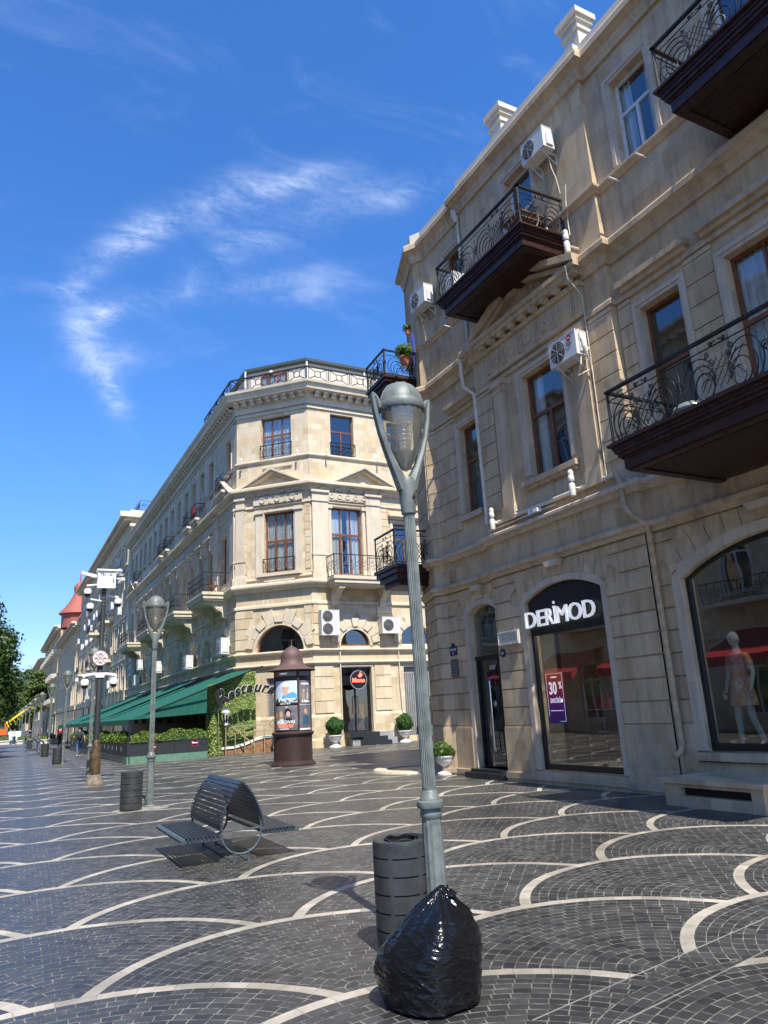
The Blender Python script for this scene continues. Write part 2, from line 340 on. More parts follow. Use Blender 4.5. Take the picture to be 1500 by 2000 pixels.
def paving():
    m, nt, b = new_mat('scallop_paving')
    g = nt.nodes.new('ShaderNodeNewGeometry'); s = nt.nodes.new('ShaderNodeSeparateXYZ'); nt.links.new(g.outputs['Position'], s.inputs[0])
    wnn = node(nt, 'ShaderNodeTexNoise', Scale=1.1, Detail=2.0); nt.links.new(g.outputs['Position'], wnn.inputs['Vector'])
    wob = (X(wnn.outputs[0]) - 0.5)*0.05
    py = X(s.outputs[1]) + wob; px = X(s.outputs[0]) - (py - 6.0)*0.03 + wob
    HW, RH, R_, BW = 1.68, 0.90, 1.76, 0.092
    X0, C0 = 0.47, 7.22 - 1.76       # centre of a disc of row 0
    k0 = f('CEIL', (py - R_ - C0)/RH)
    d_sel = None; dx_sel = None; dy_sel = None; found = None; id_sel = None
    for j in range(4):
        k = k0 + j
        par = f('FLOORED_MODULO', k, 2.0)
        cx0 = X0 + par*HW
        q = f('ROUND', (px - cx0)/(2*HW))
        dx = px - cx0 - q*(2*HW); dy = py - C0 - k*RH
        d = f('SQRT', dx*dx + dy*dy)
        ins = d < R_
        if found is None: found = ins; sel = ins
        else: sel = ins*(1.0 - found); found = f('MAXIMUM', found, ins)
        idv = k*7.13 + q*3.71
        if d_sel is None: d_sel = d*sel; dx_sel = dx*sel; dy_sel = dy*sel; id_sel = idv*sel
        else: d_sel = d_sel + d*sel; dx_sel = dx_sel + dx*sel; dy_sel = dy_sel + dy*sel; id_sel = id_sel + idv*sel
    band = d_sel > (R_ - BW)
    ang = f('ARCTAN2', dx_sel, dy_sel)
    CW, BL, J = 0.078, 0.112, 0.0050
    cr = (R_ - BW - d_sel)/CW; ci = f('FLOOR', cr); fr = f('FRACT', cr)
    rmid = R_ - BW - (ci + 0.5)*CW
    nb = f('MAXIMUM', f('ROUND', rmid*(2*PI)/BL), 3.0)
    tb = ang/(2*PI)*nb + f('FRACT', ci*0.5) ; ti = f('FLOOR', tb); ft = f('FRACT', tb)
    jr = f('MINIMUM', fr, 1.0 - fr)*CW
    jt = f('MINIMUM', ft, 1.0 - ft)*BL
    jd = f('MINIMUM', jr, jt)
    jn = node(nt, 'ShaderNodeTexNoise', Scale=9.0, Detail=2.0); nt.links.new(g.outputs['Position'], jn.inputs['Vector'])
    joint = 1.0 - smooth(jd - (X(jn.outputs[0]) - 0.5)*0.004, J*0.35, J*1.05)
    # band slabs
    bb = ang*R_/0.24; bt = f('FRACT', bb); bj = f('MINIMUM', bt, 1.0 - bt)*0.24
    bjoint = 1.0 - smooth(bj, 0.002, 0.006)
    wn = nt.nodes.new('ShaderNodeTexWhiteNoise'); wn.noise_dimensions = '3D'; cb = nt.nodes.new('ShaderNodeCombineXYZ')
    nt.links.new(ci.v, cb.inputs[0]); nt.links.new(ti.v, cb.inputs[1]); nt.links.new(id_sel.v, cb.inputs[2]); nt.links.new(cb.outputs[0], wn.inputs['Vector'])
    wb = nt.nodes.new('ShaderNodeTexWhiteNoise'); wb.noise_dimensions = '2D'; cb2 = nt.nodes.new('ShaderNodeCombineXYZ')
    nt.links.new(f('FLOOR', bb).v, cb2.inputs[0]); nt.links.new(id_sel.v, cb2.inputs[1]); nt.links.new(cb2.outputs[0], wb.inputs['Vector'])
    dn = node(nt, 'ShaderNodeTexNoise', Scale=0.35, Detail=5.0, Roughness=0.6); nt.links.new(g.outputs['Position'], dn.inputs['Vector'])
    dn2 = node(nt, 'ShaderNodeTexNoise', Scale=60.0, Detail=4.0, Roughness=0.7); nt.links.new(g.outputs['Position'], dn2.inputs['Vector'])
    brick = mixc(nt, wn.outputs[0], (0.028, 0.0285, 0.029), (0.062, 0.061, 0.060))
    jc = mixc(nt, smooth(X(jn.outputs[0]), 0.35, 0.65), (0.065, 0.063, 0.056), (0.22, 0.21, 0.18))
    c1 = mixc(nt, joint, brick, jc)
    white = mixc(nt, wb.outputs[0], (0.29, 0.26, 0.21), (0.42, 0.38, 0.315))
    c2 = mixc(nt, bjoint*0.6, white, (0.20, 0.18, 0.16))
    # repaired trench near the shop: the pale band is missing and dark setts run straight across
    tx = X(s.outputs[0]); ty = X(s.outputs[1])
    tl = f('ABSOLUTE', ty - (3.42 + (tx - 2.7)*0.18)); inx = (tx > 2.62)*(tx < 5.4)
    patch = inx*(tl < 0.17)
    band2 = band*(1.0 - patch)
    # drain joint lines at the trench edge
    c3 = mixc(nt, band2, c1, c2)
    edge = inx*(f('ABSOLUTE', tl - 0.17) < 0.006)
    c3 = mixc(nt, edge*0.8, c3, (0.30, 0.28, 0.25))
    dn3 = node(nt, 'ShaderNodeTexNoise', Scale=2.7, Detail=6.0, Roughness=0.7, Distortion=0.6); nt.links.new(g.outputs['Position'], dn3.inputs['Vector'])
    gum = node(nt, 'ShaderNodeTexVoronoi', Scale=2.6); nt.links.new(g.outputs['Position'], gum.inputs['Vector'])
    spot_ = 1.0 - smooth(X(gum.outputs[0]), 0.035, 0.055)*1.0
    dirt = 0.62 + smooth(X(dn.outputs[0]), 0.3, 0.7)*0.38 + (X(dn2.outputs[0]) - 0.5)*0.4 + smooth(X(dn3.outputs[0]), 0.35, 0.72)*0.35 - spot_*0.25
    cc = nt.nodes.new('ShaderNodeCombineColor')
    for i in range(3): nt.links.new(dirt.v, cc.inputs[i])
    nt.links.new(mixc(nt, 1.0, c3, cc.outputs[0], 'MULTIPLY'), b.inputs['Base Color'])
    ro = 0.34 + (X(dn.outputs[0]) - 0.5)*0.25 + X(wn.outputs[0])*0.10 + joint*0.3 + band2*0.08
    nt.links.new(ro.v, b.inputs['Roughness']); b.inputs['Specular IOR Level'].default_value = 0.55
    h = (1.0 - joint)*(1.0 - band2) + band2*(1.0 - bjoint) + X(dn2.outputs[0])*0.25 + X(wn.outputs[0])*0.3*(1.0 - band2)
    bu = node(nt, 'ShaderNodeBump', Strength=0.35, Distance=0.006); nt.links.new(h.v, bu.inputs['Height']); nt.links.new(bu.outputs[0], b.inputs['Normal'])
paving()

# ---------------------------------------------------------------- mesh helpers
I4 = Matrix.Identity(4)
def T(x, y, z): return Matrix.Translation((x, y, z))
def Rz(a): return Matrix.Rotation(a, 4, 'Z')
def Rx(a): return Matrix.Rotation(a, 4, 'X')
def Ry(a): return Matrix.Rotation(a, 4, 'Y')
def Fr(o, u, n):
    """frame: local x along the facade, local y outwards, local z up"""
    u = Vector((u[0], u[1], 0)).normalized(); n = Vector((n[0], n[1], 0)).normalized()
    return Matrix(((u.x, n.x, 0, o[0]), (u.y, n.y, 0, o[1]), (0, 0, 1, o[2] if len(o) > 2 else 0), (0, 0, 0, 1)))
class MB:
    def __init__(s, F=I4, smooth=False): s.v = []; s.f = []; s.F = F; s.sm = smooth; s.mi = []; s.cur = 0
    def add(s, vs, fs, F=None):
        F = s.F if F is None else F
        o = len(s.v); s.v += [F @ Vector(p) for p in vs]; s.f += [tuple(i+o for i in q) for q in fs]; s.mi += [s.cur]*len(fs)
        return s
    def box(s, a, b):
        x0, x1 = sorted((a[0], b[0])); y0, y1 = sorted((a[1], b[1])); z0, z1 = sorted((a[2], b[2]))
        return s.add([(x, y, z) for z in (z0, z1) for y in (y0, y1) for x in (x0, x1)], [(0, 2, 3, 1), (4, 5, 7, 6), (0, 1, 5, 4), (2, 6, 7, 3), (0, 4, 6, 2), (1, 3, 7, 5)])
    def bbox(s, c, d, R=I4):
        """box centred at c with size d, rotated"""
        h = [k/2 for k in d]; F = s.F @ T(*c) @ R
        return s.add([(x, y, z) for z in (-h[2], h[2]) for y in (-h[1], h[1]) for x in (-h[0], h[0])], [(0, 2, 3, 1), (4, 5, 7, 6), (0, 1, 5, 4), (2, 6, 7, 3), (0, 4, 6, 2), (1, 3, 7, 5)], F)
    def prism(s, poly, v0, v1):
        """poly in (u, z) extruded from v0 to v1"""
        n = len(poly)
        if n < 3: return s
        vs = [(p[0], v0, p[1]) for p in poly] + [(p[0], v1, p[1]) for p in poly]
        fs = [tuple(range(n)), tuple(range(2*n-1, n-1, -1))] + [(i, i+n, (i+1) % n+n, (i+1) % n) for i in range(n)]
        return s.add(vs, fs)
    def panel(s, outer, holes, v=0.0, reveal=0.25):
        U0, U1 = min(p[0] for p in outer), max(p[0] for p in outer); Z0, Z1 = min(p[1] for p in outer), max(p[1] for p in outer)
        us = sorted({round(u, 5) for u in [U0, U1]+[p[0] for h in holes for p in h] if U0-1e-6 <= u <= U1+1e-6})
        info = []
        for h in holes: info.append((min(p[0] for p in h), max(p[0] for p in h), min(p[1] for p in h), sorted([(p[0], p[1]) for p in h[2:]])))
        def top(tp, u):
            for (a0, b0), (a1, b1) in zip(tp, tp[1:]):
                if a0-1e-6 <= u <= a1+1e-6: return b0 if a1-a0 < 1e-9 else b0+(b1-b0)*(u-a0)/(a1-a0)
            return tp[-1][1]
        for a, b in zip(us, us[1:]):
            if b-a < 1e-5: continue
            m = (a+b)/2; hs_ = sorted([q for q in info if q[0] < m < q[1]], key=lambda q: q[2]); la, lb = Z0, Z0
            for q in hs_:
                if q[2]-min(la, lb) > 1e-4: s.add([(a, v, la), (b, v, lb), (b, v, q[2]), (a, v, q[2])], [(0, 1, 2, 3)])
                la, lb = top(q[3], a), top(q[3], b)
            s.add([(a, v, la), (b, v, lb), (b, v, Z1), (a, v, Z1)], [(0, 1, 2, 3)])
        for h in holes:
            n = len(h)
            if reveal: s.add([(p[0], v, p[1]) for p in h] + [(p[0], v-reveal, p[1]) for p in h], [(i, (i+1) % n, (i+1) % n+n, i+n) for i in range(n)])
        return s
    def lathe(s, prof, c=(0, 0, 0), seg=24, a0=0, a1=2*PI, flute=0, fd=0.0):
        full = abs(a1-a0-2*PI) < 1e-4; n = seg if full else seg+1; vs = []; fs = []
        for r, z in prof:
            for i in range(n):
                a = a0+(a1-a0)*i/seg; rr = r*(1-(fd if (flute and i % 2) else 0))
                vs.append((c[0]+rr*math.cos(a), c[1]+rr*math.sin(a), c[2]+z))
        for j in range(len(prof)-1):
            for i in range(seg):
                k = (i+1) % n; fs.append((j*n+i, j*n+k, (j+1)*n+k, (j+1)*n+i))
        return s.add(vs, fs)
    def tube(s, pts, r, seg=6, closed=False, cap=True):
        pts = [Vector(p) for p in pts]; n = len(pts)
        if n < 2: return s
        vs = []; fs = []; up = None
        for i, p in enumerate(pts):
            if closed: t = pts[(i+1) % n]-pts[i-1]
            else: t = pts[min(i+1, n-1)]-pts[max(i-1, 0)]
            if t.length < 1e-9: t = Vector((0, 0, 1))
            t.normalize()
            if up is None: up = t.orthogonal().normalized()
            up = (up - t*up.dot(t))
            if up.length < 1e-6: up = t.orthogonal()
            up.normalize(); sd = t.cross(up)
            rr = r[i] if isinstance(r, (list, tuple)) else r
            for k in range(seg):
                a = 2*PI*k/seg+PI/seg; q = p+up*(rr*math.cos(a))+sd*(rr*math.sin(a)); vs.append(tuple(q))
        m = n if closed else n-1
        for j in range(m):
            for k in range(seg):
                a = j*seg+k; b = j*seg+(k+1) % seg; c = ((j+1) % n)*seg+(k+1) % seg; d = ((j+1) % n)*seg+k
                fs.append((a, b, c, d))
        if cap and not closed: fs += [tuple(range(seg-1, -1, -1)), tuple((n-1)*seg+k for k in range(seg))]
        return s.add(vs, fs)
    def sweep(s, path, prof, closed=False, cap=True):
        """moulding: path is a list of (x, y), prof a closed list of (out, z); the outside is to the right of the path"""
        n = len(path); rings = []
        for i in range(n):
            p = Vector(path[i]); a = Vector(path[i-1]) if (i or closed) else None; b = Vector(path[(i+1) % n]) if (i < n-1 or closed) else None
            d0 = (p-a).normalized() if a is not None else (b-p).normalized(); d1 = (b-p).normalized() if b is not None else d0
            n0 = Vector((d0.y, -d0.x)); n1 = Vector((d1.y, -d1.x)); m = n0+n1
            m = m/max(1e-6, m.length_squared)*2
            rings.append([(p.x+m.x*o, p.y+m.y*o, z) for o, z in prof])
        k = len(prof); vs = [q for r in rings for q in r]; fs = []
        for i in range(n if closed else n-1):
            for j in range(k):
                a = i*k+j; b = i*k+(j+1) % k; i2 = (i+1) % n; fs.append((a, i2*k+j, i2*k+(j+1) % k, b))
        if cap and not closed: fs += [tuple(range(k)), tuple((n-1)*k+j for j in range(k-1, -1, -1))]
        return s.add(vs, fs)
    def ellip(s, c, r, seg=12, rings=8, R=I4):
        vs = []; fs = []
        for j in range(rings+1):
            t = PI*j/rings
            for i in range(seg): a = 2*PI*i/seg; vs.append((r[0]*math.sin(t)*math.cos(a), r[1]*math.sin(t)*math.sin(a), r[2]*math.cos(t)))
        for j in range(rings):
            for i in range(seg): fs.append((j*seg+i, (j+1)*seg+i, (j+1)*seg+(i+1) % seg, j*seg+(i+1) % seg))
        return s.add(vs, fs, s.F @ T(*c) @ R)
    def mesh(s, name, mats, off=(0, 0, 0)):
        me = bpy.data.meshes.new(name); off = Vector(off)
        me.from_pydata([tuple(p-off) for p in s.v], [], s.f)
        bm = bmesh.new(); bm.from_mesh(me)
        bmesh.ops.recalc_face_normals(bm, faces=bm.faces[:]); 
        uvl = bm.loops.layers.uv.new('UVMap')
        for fi, fc in enumerate(bm.faces):
            nn = fc.normal; fc.material_index = s.mi[fi] if fi < len(s.mi) else 0
            if s.sm: fc.smooth = True
            if abs(nn.z) > 0.75 or (abs(nn.x)+abs(nn.y)) < 1e-6:
                for l in fc.loops: co = l.vert.co+off; l[uvl].uv = (co.x, co.y)
            else:
                t = Vector((-nn.y, nn.x, 0)).normalized()
                if t.x+t.y < 0: t = -t
                for l in fc.loops: co = l.vert.co+off; l[uvl].uv = (co.dot(t), co.z)
        bm.to_mesh(me); bm.free()
        for m in (mats if isinstance(mats, (list, tuple)) else [mats]): me.materials.append(M[m])
        if s.sm: me.set_sharp_from_angle(angle=rad(38))
        return me
    def obj(s, name, mats, parent=None, loc=None):
        """link as one mesh object; vertices are in world space unless loc says the mesh is local"""
        base = Vector(loc) if loc is not None else (parent_base(parent) if parent else Vector((0, 0, 0)))
        o = bpy.data.objects.new(name, s.mesh(name, mats, base)); COL.objects.link(o)
        if parent: o.parent = parent
        else: o.location = base
        return o
def obj_split(mb, name, mats, parent, tol=0.045, limit=70):
    """link a mesh as one object per separate piece (pieces closer than tol stay together)"""
    n = len(mb.v); par = list(range(n))
    def find(a):
        while par[a] != a: par[a] = par[par[a]]; a = par[a]
        return a
    for fc in mb.f:
        r = find(fc[0])
        for i in fc[1:]: par[find(i)] = r
    boxes = {}
    for i in range(n):
        r = find(i); v = mb.v[i]; b = boxes.get(r)
        if b is None: boxes[r] = [v.x, v.y, v.z, v.x, v.y, v.z]
        else:
            for k in range(3): b[k] = min(b[k], v[k]); b[k+3] = max(b[k+3], v[k])
    keys = list(boxes); g = {k: [k] for k in keys}; bb = {k: list(boxes[k]) for k in keys}; changed = True
    while changed:
        changed = False; ks = list(g)
        for i, a in enumerate(ks):
            if a not in g: continue
            for b in ks[i+1:]:
                if b not in g: continue
                A, B = bb[a], bb[b]
                if all(A[k] <= B[k+3]+tol and B[k] <= A[k+3]+tol for k in range(3)):
                    g[a] += g.pop(b); C = bb.pop(b)
                    for k in range(3): A[k] = min(A[k], C[k]); A[k+3] = max(A[k+3], C[k+3])
                    changed = True
    root = {r: gi for gi, rs_ in enumerate(g.values()) for r in rs_}
    if len(g) < 2 or len(g) > limit: return mb.obj(name, mats, parent)
    subs = [MB(smooth=mb.sm) for _ in g]; maps = [dict() for _ in g]; lst = [0]*len(g)
    for fc, mi in zip(mb.f, mb.mi):
        gi = root[find(fc[0])]; sb_ = subs[gi]; mp_ = maps[gi]
        for i in fc:
            if i not in mp_: mp_[i] = len(sb_.v); sb_.v.append(mb.v[i])
        sb_.f.append(tuple(mp_[i] for i in fc)); sb_.mi.append(mi)
    return [x.obj(name, mats, parent) for x in subs]
def parent_base(p):
    b = Vector((0, 0, 0))
    while p: b += p.location; p = p.parent
    return b
def tag(o, label=None, cat=None, group=None, kind=None):
    if label: o['label'] = label
    if cat: o['category'] = cat
    if group: o['group'] = group
    if kind: o['kind'] = kind
    return o
def thing(name, label, cat, loc=(0, 0, 0), rz=0.0, group=None):
    o = bpy.data.objects.new(name, None); COL.objects.link(o); o.location = loc; o.rotation_euler = (0, 0, rz); o.empty_display_size = 0.2
    return tag(o, label, cat, group)
KIDS = {}
def copy_tree(o, loc=None, rz=None, label=None, group=None, parent=None, sc=None):
    c = o.copy(); COL.objects.link(c); c.parent = parent
    if loc is not None: c.location = loc
    if rz is not None: c.rotation_euler = (0, 0, rz)
    if sc is not None: c.scale = (sc, sc, sc)
    if label: c['label'] = label
    if group: c['group'] = group
    for k in list(o.children): copy_tree(k, parent=c)
    return c
def text_mb(txt, size, F, depth=0.01, bold=0.0, shear=0.0, align='CENTER', sp=1.0, sx=1.0):
    cu = bpy.data.curves.new('t', 'FONT'); cu.body = txt; cu.size = size; cu.extrude = depth/2; cu.offset = bold; cu.shear = shear; cu.align_x = align; cu.space_character = sp; cu.resolution_u = 3
    ob = bpy.data.objects.new('t', cu); COL.objects.link(ob); bpy.context.view_layer.update()
    me = bpy.data.meshes.new_from_object(ob.evaluated_get(bpy.context.evaluated_depsgraph_get()))
    mb = MB(); Q = F @ Matrix(((sx, 0, 0, 0), (0, 0, 1, 0), (0, 1, 0, 0), (0, 0, 0, 1)))
    mb.add([tuple(v.co) for v in me.vertices], [tuple(p.vertices) for p in me.polygons], Q)
    bpy.data.objects.remove(ob); bpy.data.curves.remove(cu); bpy.data.meshes.remove(me)
    return mb
def flipF(F):
    """same frame seen from outside with text reading left to right (u reversed)"""
    return F @ Matrix(((-1, 0, 0, 0), (0, 1, 0, 0), (0, 0, 1, 0), (0, 0, 0, 1)))
def leaves(n, fn, size, mats, name, parent=None, loc=None, F=I4, aspect=1.6):
    """n small leaf quads at positions fn() -> (point, outward normal)"""
    vs = []; fs = []
    for i in range(n):
        p, nn = fn(); nn = (Vector(nn)+Vector((random.gauss(0, .5), random.gauss(0, .5), random.gauss(0, .5)))).normalized()
        a = nn.orthogonal().normalized(); a = Matrix.Rotation(random.random()*2*PI, 3, nn) @ a; b = nn.cross(a)
        sz = size*random.uniform(.6, 1.3); p = Vector(p); a *= sz*aspect/2; b *= sz/2
        o = len(vs); vs += [p-a, p+b, p+a, p-b]; fs.append((o, o+1, o+2, o+3))
    mb = MB(F); mb.add(vs, fs)
    me = bpy.data.meshes.new(name); base = Vector(loc) if loc is not None else (parent_base(parent) if parent else Vector((0, 0, 0)))
    me.from_pydata([tuple(p-base) for p in mb.v], [], mb.f); me.materials.append(M[mats])
    o = bpy.data.objects.new(name, me); COL.objects.link(o)
    if parent: o.parent = parent
    else: o.location = base
    return o
def rnd_ball(c, r, fill=0.35):
    def fn():
        d = Vector((random.gauss(0, 1), random.gauss(0, 1), random.gauss(0, 1))).normalized()
        k = 1-fill*random.random()**1.5; k *= 0.93+0.22*noise.noise(d*2.1+Vector(c))+(0.14 if random.random() < .04 else 0)
        return Vector(c)+Vector((d.x*r[0], d.y*r[1], d.z*r[2]))*k, d
    return fn
def arc_pts(cx, cz, r, a0, a1, n):
    return [(cx+r*math.cos(a0+(a1-a0)*i/n), cz+r*math.sin(a0+(a1-a0)*i/n)) for i in range(n+1)]
def arch_poly(u0, u1, z0, zs, zt, n=14):
    """opening with a segmental head: spring zs, crown zt"""
    w = (u1-u0)/2; h = zt-zs; r = (w*w+h*h)/(2*h); cx = (u0+u1)/2; cz = zt-r; a = math.atan2(zs-cz, w)
    return [(u0, z0), (u1, z0)] + arc_pts(cx, cz, r, a, PI-a, n)
def rect(u0, u1, z0, z1): return [(u0, z0), (u1, z0), (u1, z1), (u0, z1)]

# ================================================================ GROUND
g = MB(); g.add([(-400, -200, 0), (400, -200, 0), (400, 1500, 0), (-400, 1500, 0)], [(0, 1, 2, 3)])
o = g.obj('paved_street', 'scallop_paving'); tag(o, kind='structure')

# ================================================================ generic building parts
def window_part(parent, F, u0, u1, z0, z1, fm='brown_frame', split='T2', depth=0.16, curt=0.0, name='window', fw=0.06, tf=0.68, label=None):
    """frame mesh (part) with glass and curtain (sub-parts); placed in the reveal at v = -depth"""
    mb = MB(F); v0, v1 = -depth-0.06, -depth
    w = u1-u0; h = z1-z0; zt = z0+h*tf
    mb.box((u0, v0, z0), (u0+fw, v1, z1)); mb.box((u1-fw, v0, z0), (u1, v1, z1)); mb.box((u0+fw, v0, z0), (u1-fw, v1, z0+fw)); mb.box((u0+fw, v0, z1-fw), (u1-fw, v1, z1))
    e = 0.004
    if split[0] == 'T': mb.box((u0+fw, v0, zt-fw*.6), (u1-fw, v1+e, zt+fw*.6))
    n = int(split[1:]) if len(split) > 1 else 1
    top = zt-fw*.6 if split[0] == 'T' else z1-fw
    for i in range(1, n):
        uc = u0+w*i/n; mb.box((uc-fw*.55, v0, z0+fw), (uc+fw*.55, v1+2*e, top))
        if split[0] == 'G': pass
    if split[0] == 'T' and n == 3:
        for i in (1, 2):
            uc = u0+w*i/3; mb.box((uc-fw*.3, v0, zt+fw*.6), (uc+fw*.3, v1+e, z1-fw))
    fr = mb.obj(name, fm, parent)
    if label: fr['label'] = label
    gl = MB(F); gl.add([(u0+fw*.5, -depth-.03, z0+fw*.5), (u1-fw*.5, -depth-.03, z0+fw*.5), (u1-fw*.5, -depth-.03, z1-fw*.5), (u0+fw*.5, -depth-.03, z1-fw*.5)], [(0, 1, 2, 3)])
    gl.obj('glass', 'window_glass', fr)
    if curt > 0:
        c = MB(F); c.sm = True
        for (a, b) in (((u0+.02, u0+w*curt), (u1-w*curt, u1-.02)) if curt < 0.5 else ((u0+.02, u1-.02),)) if curt < .5 else ((u0+.02, u1-.02),):
            n = max(6, int((b-a)/0.025)); vs = []; fs = []
            for i in range(n+1):
                u = a+(b-a)*i/n; vv = -depth-.14+0.028*math.sin(i*1.35)+0.01*math.sin(i*.5)
                vs += [(u, vv, z0+.02), (u, vv, z1-.02)]
            fs = [(2*i, 2*i+2, 2*i+3, 2*i+1) for i in range(n)]
            c.add(vs, fs)
        c.obj('curtain', 'curtain', fr)
    return fr
def surround(mb, u0, u1, z0, z1, w=0.14, p=0.05):
    """moulded stone architrave round a rectangular opening"""
    for (a, b, k) in ((w, w*.45, p), (w*.45, 0.0, p*.55)):
        mb.box((u0-a, 0, z0), (u0-b, k, z1+a)); mb.box((u1+b, 0, z0), (u1+a, k, z1+a)); mb.box((u0-b, 0, z1+b), (u1+b, k, z1+a))
PROF_CORNICE = lambda z, h, p: [(0, z), (p*.25, z), (p*.25, z+h*.18), (p*.42, z+h*.3), (p*.42, z+h*.45), (p*.9, z+h*.62), (p, z+h*.62), (p, z+h*.88), (p*.93, z+h), (0, z+h)]
PROF_STRING = lambda z, h, p: [(0, z), (p*.35, z), (p*.5, z+h*.35), (p*.95, z+h*.5), (p, z+h*.6), (p, z+h*.85), (p*.8, z+h), (0, z+h)]
PROF_BAND = lambda z, h, p: [(0, z), (p, z), (p, z+h*.7), (p*.75, z+h), (0, z+h)]

def spiral(cx, cz, r, turns, a0, sgn, n=22):
    return [(cx+r*(1-.8*i/n)*math.cos(a0+sgn*turns*2*PI*i/n), cz+r*(1-.8*i/n)*math.sin(a0+sgn*turns*2*PI*i/n)) for i in range(n+1)]
def rail_near(mb, F, u0, u1, z0, z1, r=0.013):
    """wrought-iron balustrade of nested fans, lattice and scrolls between z0 and z1 along local u"""
    mb.F = F; H = z1-z0
    mb.box((u0-.03, -.03, z1-.028), (u1+.03, .03, z1+.012)); mb.box((u0, -.012, z0+.02), (u1, .012, z0+.04))
    mb.tube([(u0, 0, z1-.16), (u1, 0, z1-.16)], r*.8, 4)
    for u in (u0, u1): mb.tube([(u, 0, z0), (u, 0, z1)], r*1.7, 6)
    L = u1-u0; n = max(1, round(L/1.55)); P = L/n
    P3 = lambda pts: [(a, 0, b) for a, b in pts]
    k = min(1.0, P/1.55)
    for i in range(n):
        a = u0+P*i
        for sg, base in ((1, a+.58*k), (-1, a+P-.58*k)):
            for j, R_ in enumerate((.12, .18, .245, .31)):
                R_ *= min(1, H/.92); cx = base-sg*R_*.75*k; cz = z0+.07+R_*.80
                ths = [rad(-50)+rad(300)*t/22 for t in range(23)]
                pts = [(cx+sg*R_*math.cos(t)*k, cz+R_*math.sin(t)*1.12) for t in ths]
                pts = [(base, z0+.06)]+pts if j else pts
                mb.tube(P3([p for p in pts if p[1] < z1-.05]), r*.8, 4, cap=False)
            mb.tube(P3(spiral(base+sg*.03, z0+H*.58, .055, 1.4, 0, sg)), r*.7, 4, cap=False)
            mb.tube(P3(spiral(base-sg*.02, z0+H*.70, .045, 1.4, 1, -sg)), r*.7, 4, cap=False)
        # lattice in the middle of the panel
        m = a+P/2; hw = P*.5-.60*k
        for q in range(-3, 4):
            c0 = q*.10
            for sg in (1, -1):
                p0 = (m+c0-sg*.16, z0+H*.12); p1 = (m+c0+sg*.16, z0+H*.62)
                if abs(c0) < hw+.06: mb.tube(P3([p0, p1]), r*.7, 4, cap=False)
        for sg in (1, -1): mb.tube(P3([(m+sg*.02, z1-.10)]+spiral(m+sg*.10, z1-.11, .035, 1.2, PI if sg > 0 else 0, sg)), r*.8, 4, cap=False)
        mb.tube(P3(spiral(a, z0+H*.42, .09, 1.6, 0, 1)), r*.8, 4, cap=False)
        mb.tube(P3([(a, z0+.3*H), (a, z0+.7*H)]), r, 4, cap=False)
def rail_scroll(mb, F, u0, u1, z0, z1, r=0.012, pitch=0.42):
    mb.F = F; H = z1-z0
    mb.box((u0-.02, -.025, z1-.03), (u1+.02, .025, z1+.012)); mb.box((u0, -.012, z0+.03), (u1, .012, z0+.055))
    L = u1-u0; n = max(1, round(L/pitch)); P = L/n
    for i in range(n+1): mb.box((u0+P*i-.012, -.012, z0), (u0+P*i+.012, .012, z1-.03))
    P3 = lambda pts: [(a, 0, b) for a, b in pts]
    for i in range(n):
        m = u0+P*(i+.5)
        mb.tube(P3(spiral(m-.02, z0+H*.68, P*.27, 1.2, PI, 1, 12)), r, 4, cap=False)
        mb.tube(P3(spiral(m+.02, z0+H*.34, P*.27, 1.2, 0, 1, 12)), r, 4, cap=False)
        mb.tube(P3([(m-P*.4, z0+H*.45), (m, z0+H*.52), (m+P*.4, z0+H*.57)]), r, 4, cap=False)

# ================================================================ TAN CORNER BUILDING (right)
tan = thing('stone_building', 'shaded tan limestone building nearest on the right, with rusticated shopfronts and dark wood balconies', 'building', (12, 8, 0))
XR, XP, YS0, YS1, YC = 10.20, 10.05, 9.06, 13.74, 16.0     # recess plane, proud plane, steps, corner
PATH = [(24, 17.6), (10.5, 17.6), (10.03, 16.28), (XR, YC), (XR, YS1), (XP, YS1), (XP, YS0), (XR, YS0), (XR, -6)]
FP = Fr((XP, 0), (0, 1), (-1, 0)); FRr = Fr((XR, 0), (0, 1), (-1, 0))
dc = Vector((10.03-XR, 16.28-YC)); Lc = dc.length
FC = Fr((XR, YC), dc, (-dc.y, dc.x)) if (-dc.y) < 0 else Fr((XR, YC), dc, (dc.y, -dc.x))
dn = Vector((10.5-10.03, 17.6-16.28)); Ln = dn.length; FN = Fr((10.03, 16.28), dn, (-dn.y, dn.x))
TOP = 14.9
wall = MB()
op_door = arch_poly(13.90, 15.13, 0.20, 3.78, 3.97); op_shop = arch_poly(10.30, 12.66, 0.25, 3.70, 3.99)
op_big = arch_poly(4.95, 8.58, 0.70, 3.52, 3.98); op_big2 = arch_poly(-0.6, 3.0, 0.70, 3.52, 3.98)
BV = -0.035
g_r = [(FP, YS0, YS1, [op_shop]), (FRr, YS1, YC, [op_door]), (FRr, 4.0, YS0, [op_big]), (FRr, -6, 4.0, [op_big2])]
ww = {'P1': rect(10.62, 11.93, 6.30, 8.76), 'L1': rect(13.98, 14.80, 6.26, 8.62), 'R1': rect(7.60, 8.52, 5.72, 8.66), 'R2': rect(4.9, 6.68, 5.36, 8.60), 'N1': rect(1.2, 2.6, 5.9, 8.6),
      'P3': rect(10.84, 11.80, 11.25, 13.90), 'L3': rect(14.06, 14.80, 11.9, 13.78), 'R3': rect(7.48, 8.40, 11.82, 13.78), 'R4': rect(4.9, 6.05, 11.0, 13.8), 'N3': rect(1.4, 2.6, 11.8, 13.8)}
hi = [(FP, YS0, YS1, ['P1', 'P3']), (FRr, YS1, YC, ['L1', 'L3']), (FRr, -6, YS0, ['R1', 'R2', 'R3', 'R4', 'N1', 'N3'])]
